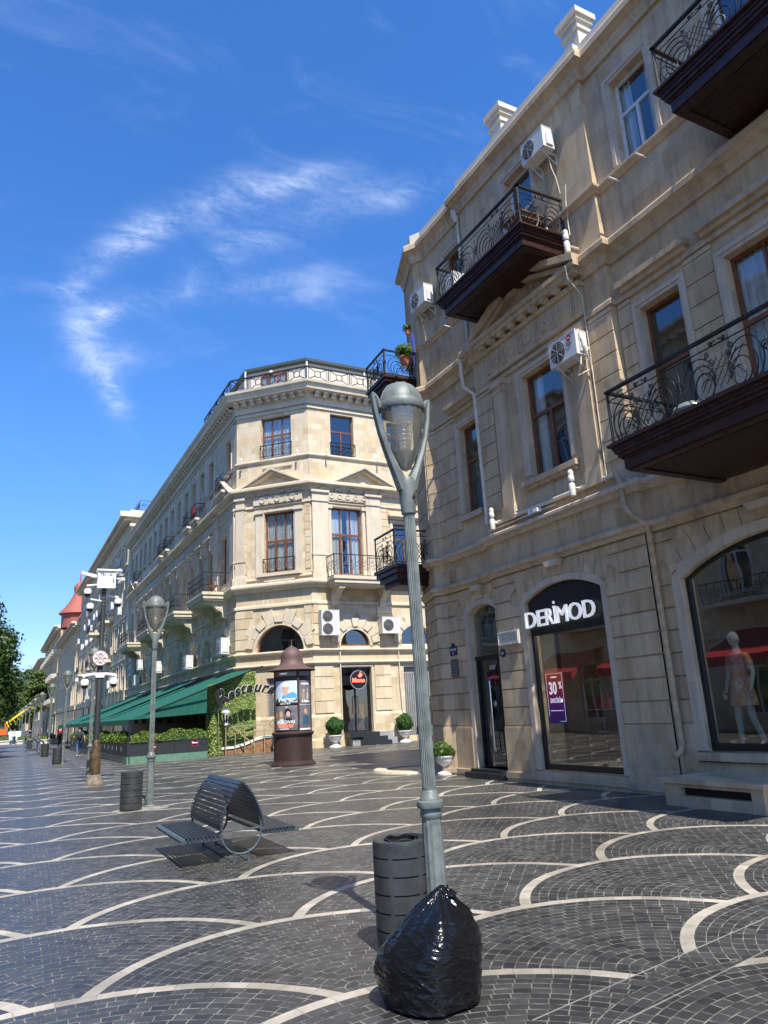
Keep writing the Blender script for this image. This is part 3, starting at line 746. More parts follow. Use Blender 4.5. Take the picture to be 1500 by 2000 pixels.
gw = MB()
for F, a, b, hs_ in g_r: gw.F = F; gw.panel(rect(a, b, 0, 4.6), hs_, v=BV, reveal=0.30)
gw.F = FC; gw.panel(rect(0, Lc, 0, 4.6), [], v=BV); gw.F = FN; gw.panel(rect(0, Ln, 0, 4.6), [], v=BV)
gw.F = I4; gw.box((XP+.037, YS0-.02, 0), (XR+.06, YS0-.003, 4.6)); gw.box((XP+.037, YS1+.003, 0), (XR+.06, YS1+.02, 4.6)); gw.box((10.45, 17.55, 0), (24, 17.57, 4.6))
gw.obj('ground_floor_wall', 'tan_rust', tan)
wall = MB()
for F, a, b, ks in hi: wall.F = F; wall.panel(rect(a, b, 4.6, TOP), [ww[k] for k in ks], reveal=0.26)
wall.F = FC; wall.panel(rect(0, Lc, 4.6, TOP), []); wall.F = FN; wall.panel(rect(0, Ln, 4.6, TOP), [])
wall.F = I4; wall.add([(XR, YS0, 0), (XP, YS0, 0), (XP, YS0, TOP), (XR, YS0, TOP)], [(0, 1, 2, 3)]); wall.add([(XR, YS1, 0), (XP, YS1, 0), (XP, YS1, TOP), (XR, YS1, TOP)], [(0, 1, 2, 3)])
wall.add([(10.45, 17.6, 4.6), (24, 17.6, 4.6), (24, 17.6, TOP), (10.45, 17.6, TOP)], [(0, 1, 2, 3)])
wall.box((23.8, -6, 0), (24, 17.5, TOP)); wall.box((XR+.02, -6.0, 0), (23.8, -5.8, TOP))
wall.obj('upper_wall', 'tan_stone', tan)
inn = MB(); inn.box((XR+1.0, -5.7, 4.62), (XR+1.1, 17.3, TOP)); inn.box((XR+.32, -5.7, 4.9), (XR+1.0, 17.3, 4.95)); inn.box((XR+.32, -5.7, 10.3), (XR+1.0, 17.3, 10.4)); inn.box((XR+.32, -5.8, 14.6), (23.7, 17.3, 14.7))
inn.box((XR+.32, 9.9, 4.95), (XR+1.0, 10.0, 10.3)); inn.box((XR+.32, 13.0, 4.95), (XR+1.0, 13.1, 10.3)); inn.box((XR+.32, 7.0, 4.95), (XR+1, 7.08, 10.3))
inn.obj('dark_interior_backing', 'inner_dark', tan)  # dark sheets and floors stand in for unlit rooms behind the windows

# rusticated courses with arches and voussoirs
def rust_zone(mb, F, a, b, z0, z1, ops, ch=0.384, gap=0.028, v0=BV, v1=0.0, vo=None):
    """ops: (u0, u1, zs, zt, surround, voussoir top) ; courses stop at the opening surround and at the voussoir ring"""
    mb.F = F; z = z0
    geo = []
    for (u0, u1, zs, zt, sw, vt) in ops:
        w_ = (u1-u0)/2; h = zt-zs; r = (w_*w_+h*h)/(2*h); cx = (u0+u1)/2; cz = zt-r
        geo.append((u0, u1, zs, zt, sw, vt, r, cx, cz))
    def edges(z, gq, side):
        u0, u1, zs, zt, sw, vt, r, cx, cz = gq
        hw = (u1-u0)/2+sw; ro = r+sw+(vt-zt)*0.72
        if z > zs-0.05:
            q = ro*ro-(z-cz)**2
            ang_lim = hw+0.36
            hw2 = min(math.sqrt(max(q, 0)), ang_lim) if q > 0 else 0
            hw = max(hw2, 0) if z > zs+sw*.5 else max(hw, hw2)
            hw = max(hw, min(hw2, ang_lim))
        return cx+side*hw
    while z < z1-0.05:
        zz = min(z+ch, z1) ; lo, hi_ = z+gap/2, zz-gap/2
        segs = [(a, b, None, None)]
        for gq in geo:
            ns = []
            for (s0, s1, g0, g1) in segs:
                c = gq[7]
                if s0 < c < s1: ns += [(s0, c, g0, (gq, -1)), (c, s1, (gq, 1), g1)]
                else: ns.append((s0, s1, g0, g1))
            segs = ns
        for (s0, s1, g0, g1) in segs:
            zs_ = [lo+(hi_-lo)*t/4 for t in range(5)]
            L = [(edges(q, *g0) if g0 else s0, q) for q in zs_]; R_ = [(edges(q, *g1) if g1 else s1, q) for q in zs_]
            if max(R_[i][0]-L[i][0] for i in range(5)) < 0.02: continue
            L = [(min(L[i][0], R_[i][0]), L[i][1]) for i in range(5)] if g0 else L; R_ = [(max(L[i][0], R_[i][0]), R_[i][1]) for i in range(5)]
            # straight ends for the courses below the arch keep few vertices
            if all(abs(p[0]-L[0][0]) < 1e-4 for p in L): L = [L[0], L[-1]]
            if all(abs(p[0]-R_[0][0]) < 1e-4 for p in R_): R_ = [R_[0], R_[-1]]
            mb.prism(L[::-1]+R_ if False else [L[0]]+R_+L[:0:-1], v0, v1)
        z += ch
def surround_arch(mb, F, u0, u1, z0, zs, zt, sw, v0, v1, n=16):
    mb.F = F; w_ = (u1-u0)/2; h = zt-zs; r = (w_*w_+h*h)/(2*h); cx = (u0+u1)/2; cz = zt-r; a = math.atan2(zs-cz, w_)
    mb.box((u0-sw, v0, z0), (u0, v1, zs)); mb.box((u1, v0, z0), (u1+sw, v1, zs))
    pi_ = arc_pts(cx, cz, r, a, PI-a, n); ro = r+sw; po = [(cx+(w_+sw)*math.copysign(min(1, abs((p[0]-cx))/w_), p[0]-cx), p[1]+sw*(0 if i in (0, n) else 1)) for i, p in enumerate(pi_)]
    for i in range(n): mb.prism([pi_[i], pi_[i+1], (po[i+1][0], max(po[i+1][1], zs)), (po[i][0], max(po[i][1], zs))], v0, v1)
def voussoirs(mb, F, u0, u1, zs, zt, sw, vt, nv, v0, v1, key=0.0):
    mb.F = F; w_ = (u1-u0)/2; h = zt-zs; r = (w_*w_+h*h)/(2*h); cx = (u0+u1)/2; cz = zt-r; ri = r+sw+.012; a = math.atan2(zs-cz, w_)
    span = PI-2*a; a0 = a-0.02; a1 = PI-a+0.02
    for i in range(nv):
        t0 = a0+(a1-a0)*i/nv; t1 = a0+(a1-a0)*(i+1)/nv; g_ = 0.008/ri
        def outer(t):
            R_ = (vt-cz)/max(.2, math.sin(t)); return min(R_, ri+(vt-zt)*1.05)
        t0 += g_; t1 -= g_
        pts = [(cx+ri*math.cos(t0), cz+ri*math.sin(t0)), (cx+outer(t0)*math.cos(t0), min(vt, cz+outer(t0)*math.sin(t0))), (cx+outer(t1)*math.cos(t1), min(vt, cz+outer(t1)*math.sin(t1))), (cx+ri*math.cos(t1), cz+ri*math.sin(t1))]
        k = key if i == nv//2 else 0
        mb.prism(pts, v0, v1+k)
rc = MB()
ZD, ZR = 1.15, 4.42
SH = (10.30, 12.66, 3.70, 3.99, 0.13, ZR); DO = (13.90, 15.13, 3.78, 3.97, 0.13, ZR); BG = (4.95, 8.58, 3.52, 3.98, 0.17, ZR); BG2 = (-0.6, 3.0, 3.52, 3.98, 0.17, ZR)
rust_zone(rc, FP, YS0, YS1, ZD, ZR, [SH]); rust_zone(rc, FRr, YS1+.003, YC, ZD, ZR, [DO]); rust_zone(rc, FRr, -6, YS0-.003, ZD, ZR, [BG, BG2])
rust_zone(rc, FC, 0, Lc, ZD, ZR, []); rust_zone(rc, FN, 0, Ln, ZD, ZR, [])
voussoirs(rc, FP, *SH[:4], .13, ZR, 9, BV, .003, key=.05); voussoirs(rc, FRr, *DO[:4], .13, ZR, 5, BV, .003, key=.05); voussoirs(rc, FRr, *BG[:4], .17, ZR, 13, BV, .003, key=.06); voussoirs(rc, FRr, *BG2[:4], .17, ZR, 13, BV, .003)
obj_split(rc, 'rusticated_courses', 'tan_rust', tan)
sa = MB()
surround_arch(sa, FP, 10.30, 12.66, 0.27, 3.70, 3.99, .13, BV, .018); surround_arch(sa, FRr, 13.90, 15.13, 0.2, 3.78, 3.97, .13, BV, .018)
surround_arch(sa, FRr, 4.95, 8.58, 0.72, 3.52, 3.98, .17, BV, .022); surround_arch(sa, FRr, -.6, 3.0, 0.72, 3.52, 3.98, .17, BV, .022)
# keystone brackets under the string course
for F, u, w_ in ((FP, 11.48, .16), (FRr, 14.52, .13), (FRr, 6.77, .2)):
    sa.F = F; sa.prism([(u-w_, 4.30), (u+w_, 4.30), (u+w_*1.5, 4.42), (u-w_*1.5, 4.42)], 0.02, 0.16)
obj_split(sa, 'arch_surround', 'grey_trim', tan)
# plinth: dado blocks and base mouldings
pl = MB()
def dado(F, a, b, d=0.03):
    pl.F = F; pl.box((a, BV, 0.16), (b, d, 1.10)); pl.prism([(a, 1.10), (b, 1.10), (b-.0, 1.145), (a, 1.145)], BV, d*.6)
dado(FP, YS0, 10.30-.13); dado(FP, 12.66+.13, YS1); dado(FRr, YS1+.03, 13.90-.005-.0) if False else None
dado(FRr, 15.13+.13, YC); dado(FC, 0, Lc); dado(FN, 0, Ln); dado(FRr, 8.58+.17, YS0-.03); dado(FRr, 3.0+.17, 4.95-.17)
obj_split(pl, 'dado', 'tan_stone', tan)
bm_ = MB()
def base(F, a, b, h=.16, p=.09): bm_.F = F; bm_.prism([(a, 0), (b, 0), (b, h), (a, h)], BV, p*.7); bm_.prism([(a, h*.35), (b, h*.35), (b, h*.95), (a, h*.95)], p*.7, p)
base(FP, YS0-.06, 10.17); base(FP, 10.17, 12.79, .25, .13); base(FP, 12.79, YS1, .2, .10); base(FRr, 15.26, YC-.03); base(FC, 0.02, Lc+.05); base(FN, .05, Ln)
base(FRr, 8.75, YS0-.04, .2); base(FRr, -6, 8.75, .55, .06)
bm_.F = FRr; bm_.prism([(4.8, .58), (8.74, .58), (8.74, .70), (4.8, .70)], BV, .13)
obj_split(bm_, 'base_moulding', 'tan_trim', tan)
ste = MB(FRr); ste.box((13.80, BV, 0), (15.22, .34, .13)); ste.box((13.88, -.3, .13), (15.14, .22, .2)); ste.obj('door_step', 'black_step', tan)
# string courses and cornices following the whole front
def ledge(name, prof, mat='tan_trim', path=PATH, parent=tan, closed=False):
    m = MB(); m.sweep(path, prof, closed); return m.obj(name, mat, parent)
ledge('string_course', PROF_STRING(4.44, .20, .13)); ledge('string_course', PROF_STRING(5.22, .20, .20), 'grey_trim')
ledge('string_course', PROF_STRING(11.58, .18, .12)); ledge('string_course', PROF_BAND(9.02, .12, .06))
ledge('entablature', PROF_CORNICE(9.92, .42, .26)); ledge('roof_cornice', PROF_CORNICE(14.42, .55, .27))
pp = MB(); pp.sweep(PATH, [(-.35, 14.97), (.04, 14.97), (.04, 15.40), (-.35, 15.40)]); pp.obj('parapet', 'render_white', tan)
rf = MB(); rf.box((XR+.3, -5.9, 15.0), (23.9, 17.4, 15.05)); rf.obj('roof', 'dark_roof', tan)
def chimney(y, x=10.55):
    c = MB()
    for (h, z0, z1) in ((.20, 15.04, 16.10), (.235, 16.10, 16.19), (.20, 16.19, 16.34), (.25, 16.34, 16.45), (.30, 16.45, 16.60)): c.box((x-h, y-h*1.15, z0), (x+h, y+h*1.15, z1))
    return c.obj('chimney', 'render_white', tan)
chimney(12.25); chimney(9.35)
# first-floor rusticated piers (long thin courses beside the windows)
pr = MB()
def piers(F, a, b, z0=5.95, z1=9.0, ch=.42, p=.035):
    pr.F = F; z = z0
    while z < z1-.1: pr.box((a, 0, z+.012), (b, p, min(z+ch, z1)-.012)); z += ch
piers(FP, YS0, 9.75); piers(FP, 13.05, YS1-.02, z1=9.0); piers(FRr, YS1+.04, 13.84); piers(FRr, 14.95, YC); piers(FRr, 8.70, YS0-.04); piers(FRr, 6.86, 7.44); piers(FRr, 3, 4.7); piers(FC, 0, Lc-.02); piers(FN, .02, Ln)
obj_split(pr, 'banded_pier', 'tan_stone', tan)
sr = MB()
for F, k, zb in ((FP, 'P1', 6.42), (FRr, 'L1', 6.3), (FRr, 'R1', 5.75), (FRr, 'R2', 5.4), (FP, 'P3', 11.3), (FRr, 'L3', 11.95), (FRr, 'R3', 11.85), (FRr, 'R4', 11.05), (FRr, 'N1', 5.9), (FRr, 'N3', 11.8)):
    q = ww[k]; sr.F = F; surround(sr, q[0][0], q[1][0], zb, q[2][1], .15, .06)
obj_split(sr, 'window_surround', 'grey_trim', tan)
# aedicule over the middle window
ae = MB(FP)
for a in (9.80, 12.52): ae.box((a, 0, 5.92), (a+.40, .10, 8.98)); ae.box((a-.05, 0, 8.86), (a+.45, .15, 9.02)); ae.box((a-.03, 0, 8.70), (a+.43, .12, 8.76)); ae.box((a-.02, 0, 5.6), (a+.42, .13, 5.92))
ae.box((10.42, 0, 6.18), (12.15, .14, 6.30)); ae.box((10.46, 0, 6.10), (12.11, .08, 6.18)); ae.box((10.62, 0, 5.68), (11.93, .035, 6.03))
ae.box((9.72, .0, 9.16), (13.02, .13, 9.80)); ae.box((9.66, 0, 9.80), (13.08, .20, 9.90)); ae.box((9.58, 0, 10.0), (13.16, .34, 10.12)); ae.box((9.50, 0, 10.12), (13.24, .40, 10.22))
for i in range(9): ae.box((9.75+i*.39, .20, 9.90), (9.75+i*.39+.17, .32, 10.0))
def rake(u0, z0, u1, z1, t, v): ae.prism([(u0, z0), (u1, z1), (u1, z1+t), (u0, z0+t)], 0, v)
rake(9.50, 10.22, 11.37, 10.98, .16, .42); rake(11.37, 10.98, 13.24, 10.22, .16, .42); rake(9.75, 10.16, 11.37, 10.80, .12, .30); rake(11.37, 10.80, 13.0, 10.16, .12, .30)
ae.prism([(9.7, 10.2), (13.0, 10.2), (11.37, 10.9)], 0, .12)
for i in range(11):
    u = 9.78+i*.30
    if i % 2 == 0:
        for k in range(3): ae.box((u+.02+k*.07, .13, 9.26), (u+.06+k*.07, .165, 9.68))
    else:
        ae.F = FP @ T(u+.13, .13, 9.46) @ Rx(-PI/2); ae.lathe([(.0, .02), (.09, .02), (.09, .045), (.125, .045), (.125, 0)], seg=20); ae.F = FP
ae.obj('pediment', 'tan_trim', tan)
# window hoods of the recessed bay and the left bay
hd = MB()
for F, a, b, z in ((FRr, 7.30, 8.80, 9.0), (FRr, 4.5, 6.95, 9.0), (FRr, 13.86, 15.1, 9.0)):
    hd.F = F; hd.box((a, 0, z+.13), (b, .14, z+.22)); hd.box((a-.06, 0, z+.22), (b+.06, .22, z+.34)); hd.box((a+.1, 0, z), (b-.1, .07, z+.02))
    hd.box((a+.15, 0, 5.55 if F is FRr and a < 10 else 6.12), (b-.15, .1, 5.68 if a < 10 else 6.26)) if a > 10 else None
obj_split(hd, 'window_hood', 'tan_trim', tan)
# windows
window_part(tan, FP, 10.62, 11.93, 6.30, 8.76, split='T2', tf=.60, curt=0.28, label='brown framed window under the stone pediment')
window_part(tan, FRr, 13.98, 14.80, 6.26, 8.62, split='T1', tf=.60)
window_part(tan, FRr, 7.60, 8.52, 5.72, 8.66, split='T1', tf=.58)
window_part(tan, FRr, 4.9, 6.68, 5.36, 8.60, split='T3', tf=.62, curt=.3)
window_part(tan, FP, 10.84, 11.80, 11.25, 13.90, fm='upvc', split='T2', tf=.62, label='white framed balcony door')
window_part(tan, FRr, 14.06, 14.80, 11.9, 13.78, split='T2')
window_part(tan, FRr, 7.48, 8.40, 11.82, 13.78, fm='upvc', split='T2', tf=.6, curt=.3, label='white framed window')
window_part(tan, FRr, 4.9, 6.05, 11.0, 13.8, fm='upvc', split='T2', tf=.62)
window_part(tan, FRr, 1.2, 2.6, 5.9, 8.6); window_part(tan, FRr, 1.4, 2.6, 11.8, 13.8, fm='upvc')
# shop window
def shop_frame(name, F, op, z0, board=None, mull=(), glass='shop_glass', dep=.12):
    u0, u1 = op[0], op[1]; zs, zt = op[2], op[3]
    m = MB(F); fw = .07
    m.box((u0, -dep-.08, z0), (u0+fw, -dep, zs)); m.box((u1-fw, -dep-.08, z0), (u1, -dep, zs)); m.box((u0+fw, -dep-.08, z0), (u1-fw, -dep, z0+.11))
    outer = arch_poly(u0, u1, zs, zs+.001, zt); inner = arch_poly(u0+fw, u1-fw, zs, zs+.001, zt-fw)
    pa = outer[2:]; pb = inner[2:]
    for i in range(len(pa)-1): m.prism([pb[i], pb[i+1], pa[i+1], pa[i]], -dep-.08, -dep)
    for u in mull: m.box((u-.03, -dep-.08, z0+.11), (u+.03, -dep+.004, zt-.02))
    fr = m.obj(name, 'black_frame', tan)
    gz1 = board if board else zs
    g_ = MB(F)
    poly = rect(u0+fw*.5, u1-fw*.5, z0+.05, board) if board else arch_poly(u0+fw*.5, u1-fw*.5, z0+.05, zs, zt-.03)
    g_.add([(p[0], -dep-.04, p[1]) for p in poly], [tuple(range(len(poly)))]); g_.obj('glass', glass, fr)
    return fr
sf = shop_frame('shop_window', FP, (10.30, 12.66, 3.70, 3.99), 0.27, board=2.98)
bd = MB(FP); bd.prism(arch_poly(10.37, 12.59, 2.98, 3.70, 3.93), -.16, -.06); bd.obj('fascia', 'black_board', sf)
shop_frame('display_window', FRr, (4.95, 8.58, 3.52, 3.98), 0.72, mull=(6.2,)); shop_frame('display_window', FRr, (-.6, 3.0, 3.52, 3.98), 0.72)
# doorway
dr = MB(FRr); dr.box((13.90, -.28, .2), (13.97, -.16, 2.66)); dr.box((15.06, -.28, .2), (15.13, -.16, 2.66)); dr.box((13.90, -.28, 2.66), (15.13, -.14, 2.76)); dr.box((14.02, -.26, .2), (14.30, -.2, 2.66)); dr.box((14.96, -.26, .2), (15.04, -.2, 2.66))
dro = dr.obj('door', 'black_frame', tan)
gl = MB(FRr); gl.add([(13.95, -.22, .2), (15.1, -.22, .2), (15.1, -.22, 2.68), (13.95, -.22, 2.68)], [(0, 1, 2, 3)]); gl.obj('glass', 'window_glass', dro)
gt = MB(FRr); p_ = arch_poly(13.93, 15.1, 2.76, 3.78, 3.95); gt.add([(p[0], -.2, p[1]) for p in p_], [tuple(range(len(p_)))]); gt.obj('fanlight', 'window_glass', dro)
gc = MB(FRr); n = 30
for i in range(9):
    z = 2.8+i*.12; pts = [(13.95+1.15*t/12, -.36+.03*math.sin(i), z+.10*math.cos((t-6)/6*1.5)*-1+.06) for t in range(13)]; gc.tube(pts, .03, 5)
gc.box((13.93, -.45, 2.76), (15.1, -.40, 3.9)); gc.obj('blind', 'shop_wall', dro)
hn = MB(FRr)
for u in (14.52,): hn.tube([(u, -.20, .55), (u, -.10, .58), (u, -.08, .66), (u, -.08, 2.12), (u, -.10, 2.2), (u, -.20, 2.22)], .018, 8); hn.tube([(u+.1, -.20, .55), (u+.1, -.13, .6), (u+.1, -.13, 2.15), (u+.1, -.2, 2.2)], .014, 8)
hn.sm = True; hn.obj('handle', 'chrome', dro)
dk = MB(FRr); dk.box((13.7, -.75, .1), (15.3, -.70, 4.2)); dk.obj('doorway_dark_panel', 'inner_dark', tan)  # dark panel added in place of the shaded space behind the door
# shop interior
rm = MB(); rm.box((10.36, 9.3, .20), (18.2, 13.55, .25)); rm.box((10.4, 9.25, .25), (18.2, 9.3, 3.5)); rm.box((10.4, 13.55, .25), (18.2, 13.6, 3.5)); rm.box((10.36, 9.3, 3.45), (18.2, 13.6, 3.5))
rm.obj('shop_interior', 'shop_wall', tan)
rk = MB(); rk.box((18.1, 9.3, .25), (18.2, 13.55, 3.45)); rk.box((14.0, 9.3, .25), (14.1, 11.2, 3.45)); rk.box((11.55, 13.40, .25), (18.1, 13.54, 3.45)); rk.box((12.6, 12.2, .25), (12.7, 13.39, 3.0)); rk.obj('shop_dark_panel', 'kiosk_brown', tan)  # dark panels added to paint in the shade deeper in the shop
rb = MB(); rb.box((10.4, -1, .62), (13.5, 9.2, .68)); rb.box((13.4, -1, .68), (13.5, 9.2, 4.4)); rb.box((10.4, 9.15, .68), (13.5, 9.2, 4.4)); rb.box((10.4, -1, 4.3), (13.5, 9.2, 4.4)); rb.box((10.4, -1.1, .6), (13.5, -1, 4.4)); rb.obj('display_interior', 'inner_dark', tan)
lm = MB()
for (x, y) in ((11.2, 11.2), (11.6, 11.5), (12.0, 11.9), (11.1, 10.5), (12.2, 10.6)): lm.lathe([(0, 0), (.10, 0), (.10, -.03), (0, -.03)], (x, y, 3.40), 14)
for (x, y) in ((11.3, 7.2), (11.3, 5.8)): lm.lathe([(0, 0), (.09, 0), (.09, -.03), (0, -.03)], (x, y, 4.25), 14)
obj_split(lm, 'ceiling_lamp', 'lamp_lit', tan)
shv = MB(); 
for z in (.95, 1.4): shv.box((10.75, 10.35, z), (11.25, 11.9, z+.015))
for y in (10.36, 10.9, 11.4, 11.88): shv.box((10.75, y, .25), (10.765, y+.015, 1.9)); shv.box((11.2, y, .25), (11.215, y+.015, 1.9))
shv.obj('display_shelf', 'ac_grey', tan)
# balconies of dark wood
def wood_balcony(F, u0, u1, out, zf, zb, zr, near=True):
    """u0..u1 along the front, out = depth, zf floor, zb underside, zr rail top"""
    m = MB(F); h = zf-zb
    st = [(.11, 0, .46), (.085, .44, .56), (.05, .54, .72), (.02, .70, .86), (0, .84, 1.0)]
    for ins, a, b in st: m.box((u0+ins, -.001, zb+h*a), (u1-ins, out-ins, zb+h*b+.002*ins))
    m.box((u0-.05, -.001, zf-.001), (u1+.05, out+.05, zf+.045))
    for i in range(int((out-.55)/.055)):
        v = .2+i*.055; m.box((u0+.32, v, zb-.012), (u1-.32, v+.042, zb))
    for (a, b, c, d) in ((u0+.14, u0+.28, 0, out-.14), (u1-.28, u1-.14, 0, out-.14)): m.box((a, c, zb-.03), (b, d, zb))
    m.box((u0+.28, out-.28, zb-.03), (u1-.28, out-.14, zb))
    b = m.obj('balcony', 'dark_wood', tan)
    r = MB(); z0 = zf+.05
    rail_near(r, F @ T(0, out-.04, 0), u0+.02, u1-.02, z0, zr)
    for u in (u0+.02, u1-.02): rail_near(r, F @ T(u, 0, 0) @ Rz(PI/2), 0.02, out-.04, z0, zr)
    r.obj('railing', 'iron', b)
    return b
bal2 = wood_balcony(FRr, 3.6, 7.65, 2.15, 5.30, 4.93, 6.22)
bal1 = wood_balcony(FP, 9.98, 13.25, 1.24, 11.13, 10.76, 12.10)
bal3 = wood_balcony(FRr, 2.9, 6.22, 1.55, 10.92, 10.48, 11.82)
FNB = Fr((9.6, 16.7), (0.25, 1), (-1, 0.25))
def corner_balcony(zf, zb, zr):
    m = MB(); F = Fr((10.68, 16.75), (-1, 0.06), (-.06, -1)); h = zf-zb
    for ins, a, b in ((.22, 0, .3), (.12, .28, .6), (.05, .58, .85), (0, .83, 1.0)): m.F = F; m.box((0, -1.4+ins, zb+h*a), (1.52-ins, -ins, zb+h*b))
    b = m.obj('balcony', 'dark_wood', tan)
    r = MB(); rail_near(r, F @ T(0, -.04, 0), .0, 1.48, zf+.02, zr); rail_near(r, F @ T(1.48, 0, 0) @ Rz(-PI/2), 0, 1.3, zf+.02, zr)
    r.obj('railing', 'iron', b)
corner_balcony(10.95, 10.55, 11.75); corner_balcony(5.40, 4.85, 6.35)
# drain pipes
dp = MB(); dp.sm = True
dp.tube([(9.94, 9.46, 5.62), (9.90, 9.38, 5.60), (9.90, 9.33, 5.50), (9.90, 9.3, 5.02), (9.84, 9.2, 4.86), (9.86, 9.05, 4.70), (10.02, 8.98, 4.56), (10.06, 8.97, 4.4), (10.08, 8.97, .80), (10.04, 8.98, .70), (9.92, 9.02, .64)], .052, 10)
for z in (4.3, 3.3, 2.3, 1.3, 5.3): dp.lathe([(.056, 0), (.062, 0), (.062, .03), (.056, .03)], (10.07 if z < 5 else 9.9, 8.97 if z < 5 else 9.31, z), 12)
dp.obj('drainpipe', 'old_pipe', tan)
dp = MB(); dp.sm = True
dp.tube([(10.08, 13.92, 14.75), (10.08, 13.92, 14.5), (10.10, 13.92, 14.3), (10.10, 13.92, 10.15), (9.80, 13.92, 10.1), (9.80, 13.92, 9.75), (9.82, 13.9, 9.35), (10.0, 13.72, 9.1), (10.03, 13.70, 6.0), (10.0, 13.68, 5.8)], .048, 10)
dp.lathe([(.05, 0), (.13, .22), (.14, .38), (.11, .38)], (10.06, 13.92, 14.25), 12); dp.obj('drainpipe', 'white_pipe', tan)
dp = MB(); dp.sm = True; dp.tube([(9.98, 13.7, 5.78), (9.97, 13.2, 5.66), (9.97, 9.5, 5.66)], .045, 8); dp.tube([(9.97, 13.6, 5.55), (9.97, 11.2, 5.55)], .02, 6); dp.obj('drainpipe', 'white_pipe', tan)
cb_ = MB(); cb_.tube([(10.02, 9.76, 10.5), (10.0, 9.75, 10.3), (9.64, 9.72, 10.2), (9.66, 9.71, 9.9), (9.98, 9.71, 9.6), (9.99, 9.70, 8.2), (9.99, 9.71, 6.6), (9.99, 9.72, 5.85), (9.95, 9.66, 5.65), (9.95, 9.5, 5.62)], .011, 5)
cb_.tube([(9.95, 9.2, 5.5), (9.97, 9.0, 5.3), (10.12, 8.8, 5.24), (10.12, 8.3, 5.2), (10.12, 7.7, 5.08)], .009, 5); cb_.tube([(9.99, 9.74, 12.3), (9.99, 9.8, 11.9), (9.95, 9.78, 11.3), (9.9, 9.72, 11.0)], .01, 5); obj_split(cb_, 'cable', 'white_pipe', tan)

# ================================================================ CREAM BUILDING (across the side street)
cre = thing('stone_building', 'sunlit cream stone building with a cut-off corner, pediments and a white attic storey', 'building', (20, 50, 0))
CX, CY = 14.05, 34.9; AX, AY = 10.94, 38.01; YE = 75.8
FB = Fr((CX, CY), (1, 0), (0, -1)); FA = Fr((CX, CY), (-1, 1), (-1, -1)); FS = Fr((AX, AY), (0, 1), (-1, 0)); LA = 4.40; LS = YE-AY
PC = [(AX, YE), (AX, AY), (CX, CY), (40, CY)]
FTOP = 19.0
def sr_(y): return y-AY
# openings
hB = [rect(15.55-CX, 17.27-CX, 0.6, 3.86), arch_poly(15.58-CX, 17.24-CX, 4.95, 4.96, 5.93), rect(15.26-CX, 17.06-CX, 8.72, 12.40), rect(15.38-CX, 16.80-CX, 15.42, 17.88)]
for k in range(5):
    x = 19.2+k*4.2-CX
    hB += [rect(x, x+1.75, 0.3, 3.84), arch_poly(x-.05, x+1.8, 4.95, 4.96, 6.2), rect(x-.2, x+1.3, 9.0, 11.75), rect(x-.25, x+1.15, 15.42, 17.88)]
hA = [arch_poly(.54, 3.22, 4.78, 4.79, 6.18), rect(.96, 2.70, 8.98, 12.28), rect(1.04, 2.87, 15.46, 17.85), rect(1.5, 2.65, 1.25, 3.5)]
mid = [43.65+2.36*k for k in range(12)]
cols3 = [39.7]+mid+[72.2, 74.4]; cols2 = [40.6]+mid+[73.3]
ms = MB()
hS = []
for y in cols3: hS.append(rect(sr_(y)-.56, sr_(y)+.56, 14.95, 17.35))
for y in cols2: hS.append(rect(sr_(y)-.58, sr_(y)+.58, 8.95, 11.75))
colm = [40.4]+[44.0+3.55*k for k in range(8)]+[73.2]
for y in colm: hS.append(arch_poly(sr_(y)-.85, sr_(y)+.85, 4.85, 5.2, 6.2, 10)); hS.append(rect(sr_(y)-1.0, sr_(y)+1.0, 0.5, 3.6))
ms.F = FB; ms.panel(rect(0, 25.9, 0, FTOP), hB, reveal=.35); ms.F = FA; ms.panel(rect(0, LA, 0, FTOP), hA, reveal=.35); ms.F = FS; ms.panel(rect(0, LS, 0, FTOP), hS, reveal=.35)
ms.F = I4; ms.box((AX+.01, YE-.05, 0), (40, YE, FTOP)); ms.box((39.9, CY+.1, 0), (40, YE-.1, FTOP))
ms.obj('wall', 'cream_stone', cre)
ib = MB()
for z in (.45, 4.3, 7.6, 13.6): ib.box((AX+2.0, CY+2.2, z), (39.8, YE-.1, z+.1))
ib.sweep([(AX+1.3, YE-.2), (AX+1.3, AY+.6), (CX+.6, CY+1.3), (39.8, CY+1.3)], [(0, .1), (.02, .1), (.02, 18.8), (0, 18.8)])
ib.obj('dark_interior_backing', 'inner_dark', cre)  # dark backing, its colour stands for room shade behind the panes
rs = MB()
def courses(F, a, b, z0, z1, ch=.56, p=.05, gap=.035):
    rs.F = F; z = z0
    while z < z1-.12: rs.box((a, 0, z+gap/2), (b, p, min(z+ch, z1)-gap/2)); z += ch
for a, b in ((0.02, 1.05), (3.4, 4.35)): courses(FB, a, b, 1.62, 4.0, .6)
courses(FA, 3.36, LA-.02, 1.62, 4.0, .6); courses(FA, 3.40, LA-.02, 5.0, 7.1, .55); courses(FB, 0.02, 1.0, 5.0, 7.1, .55); courses(FB, 3.7, 4.6, 5.0, 7.1, .55)
courses(FA, 0.02, .45, 5.0, 7.1, .55)
for F, a, b in ((FA, 0.02, .30), (FA, 3.75, LA-.02), (FB, 4.2, 4.75)): courses(F, a, b, 9.0, 12.9, .42, .03, .03)
for i, y in enumerate(colm):
    u = sr_(y); nx = sr_(colm[i+1]) if i < len(colm)-1 else LS
    courses(FS, u+1.0, max(u+1.05, nx-1.0), 5.0, 7.1, .55)
courses(FS, .02, 1.2, 5.0, 7.1, .55)
obj_split(rs, 'rusticated_courses', 'cream_rust', cre)
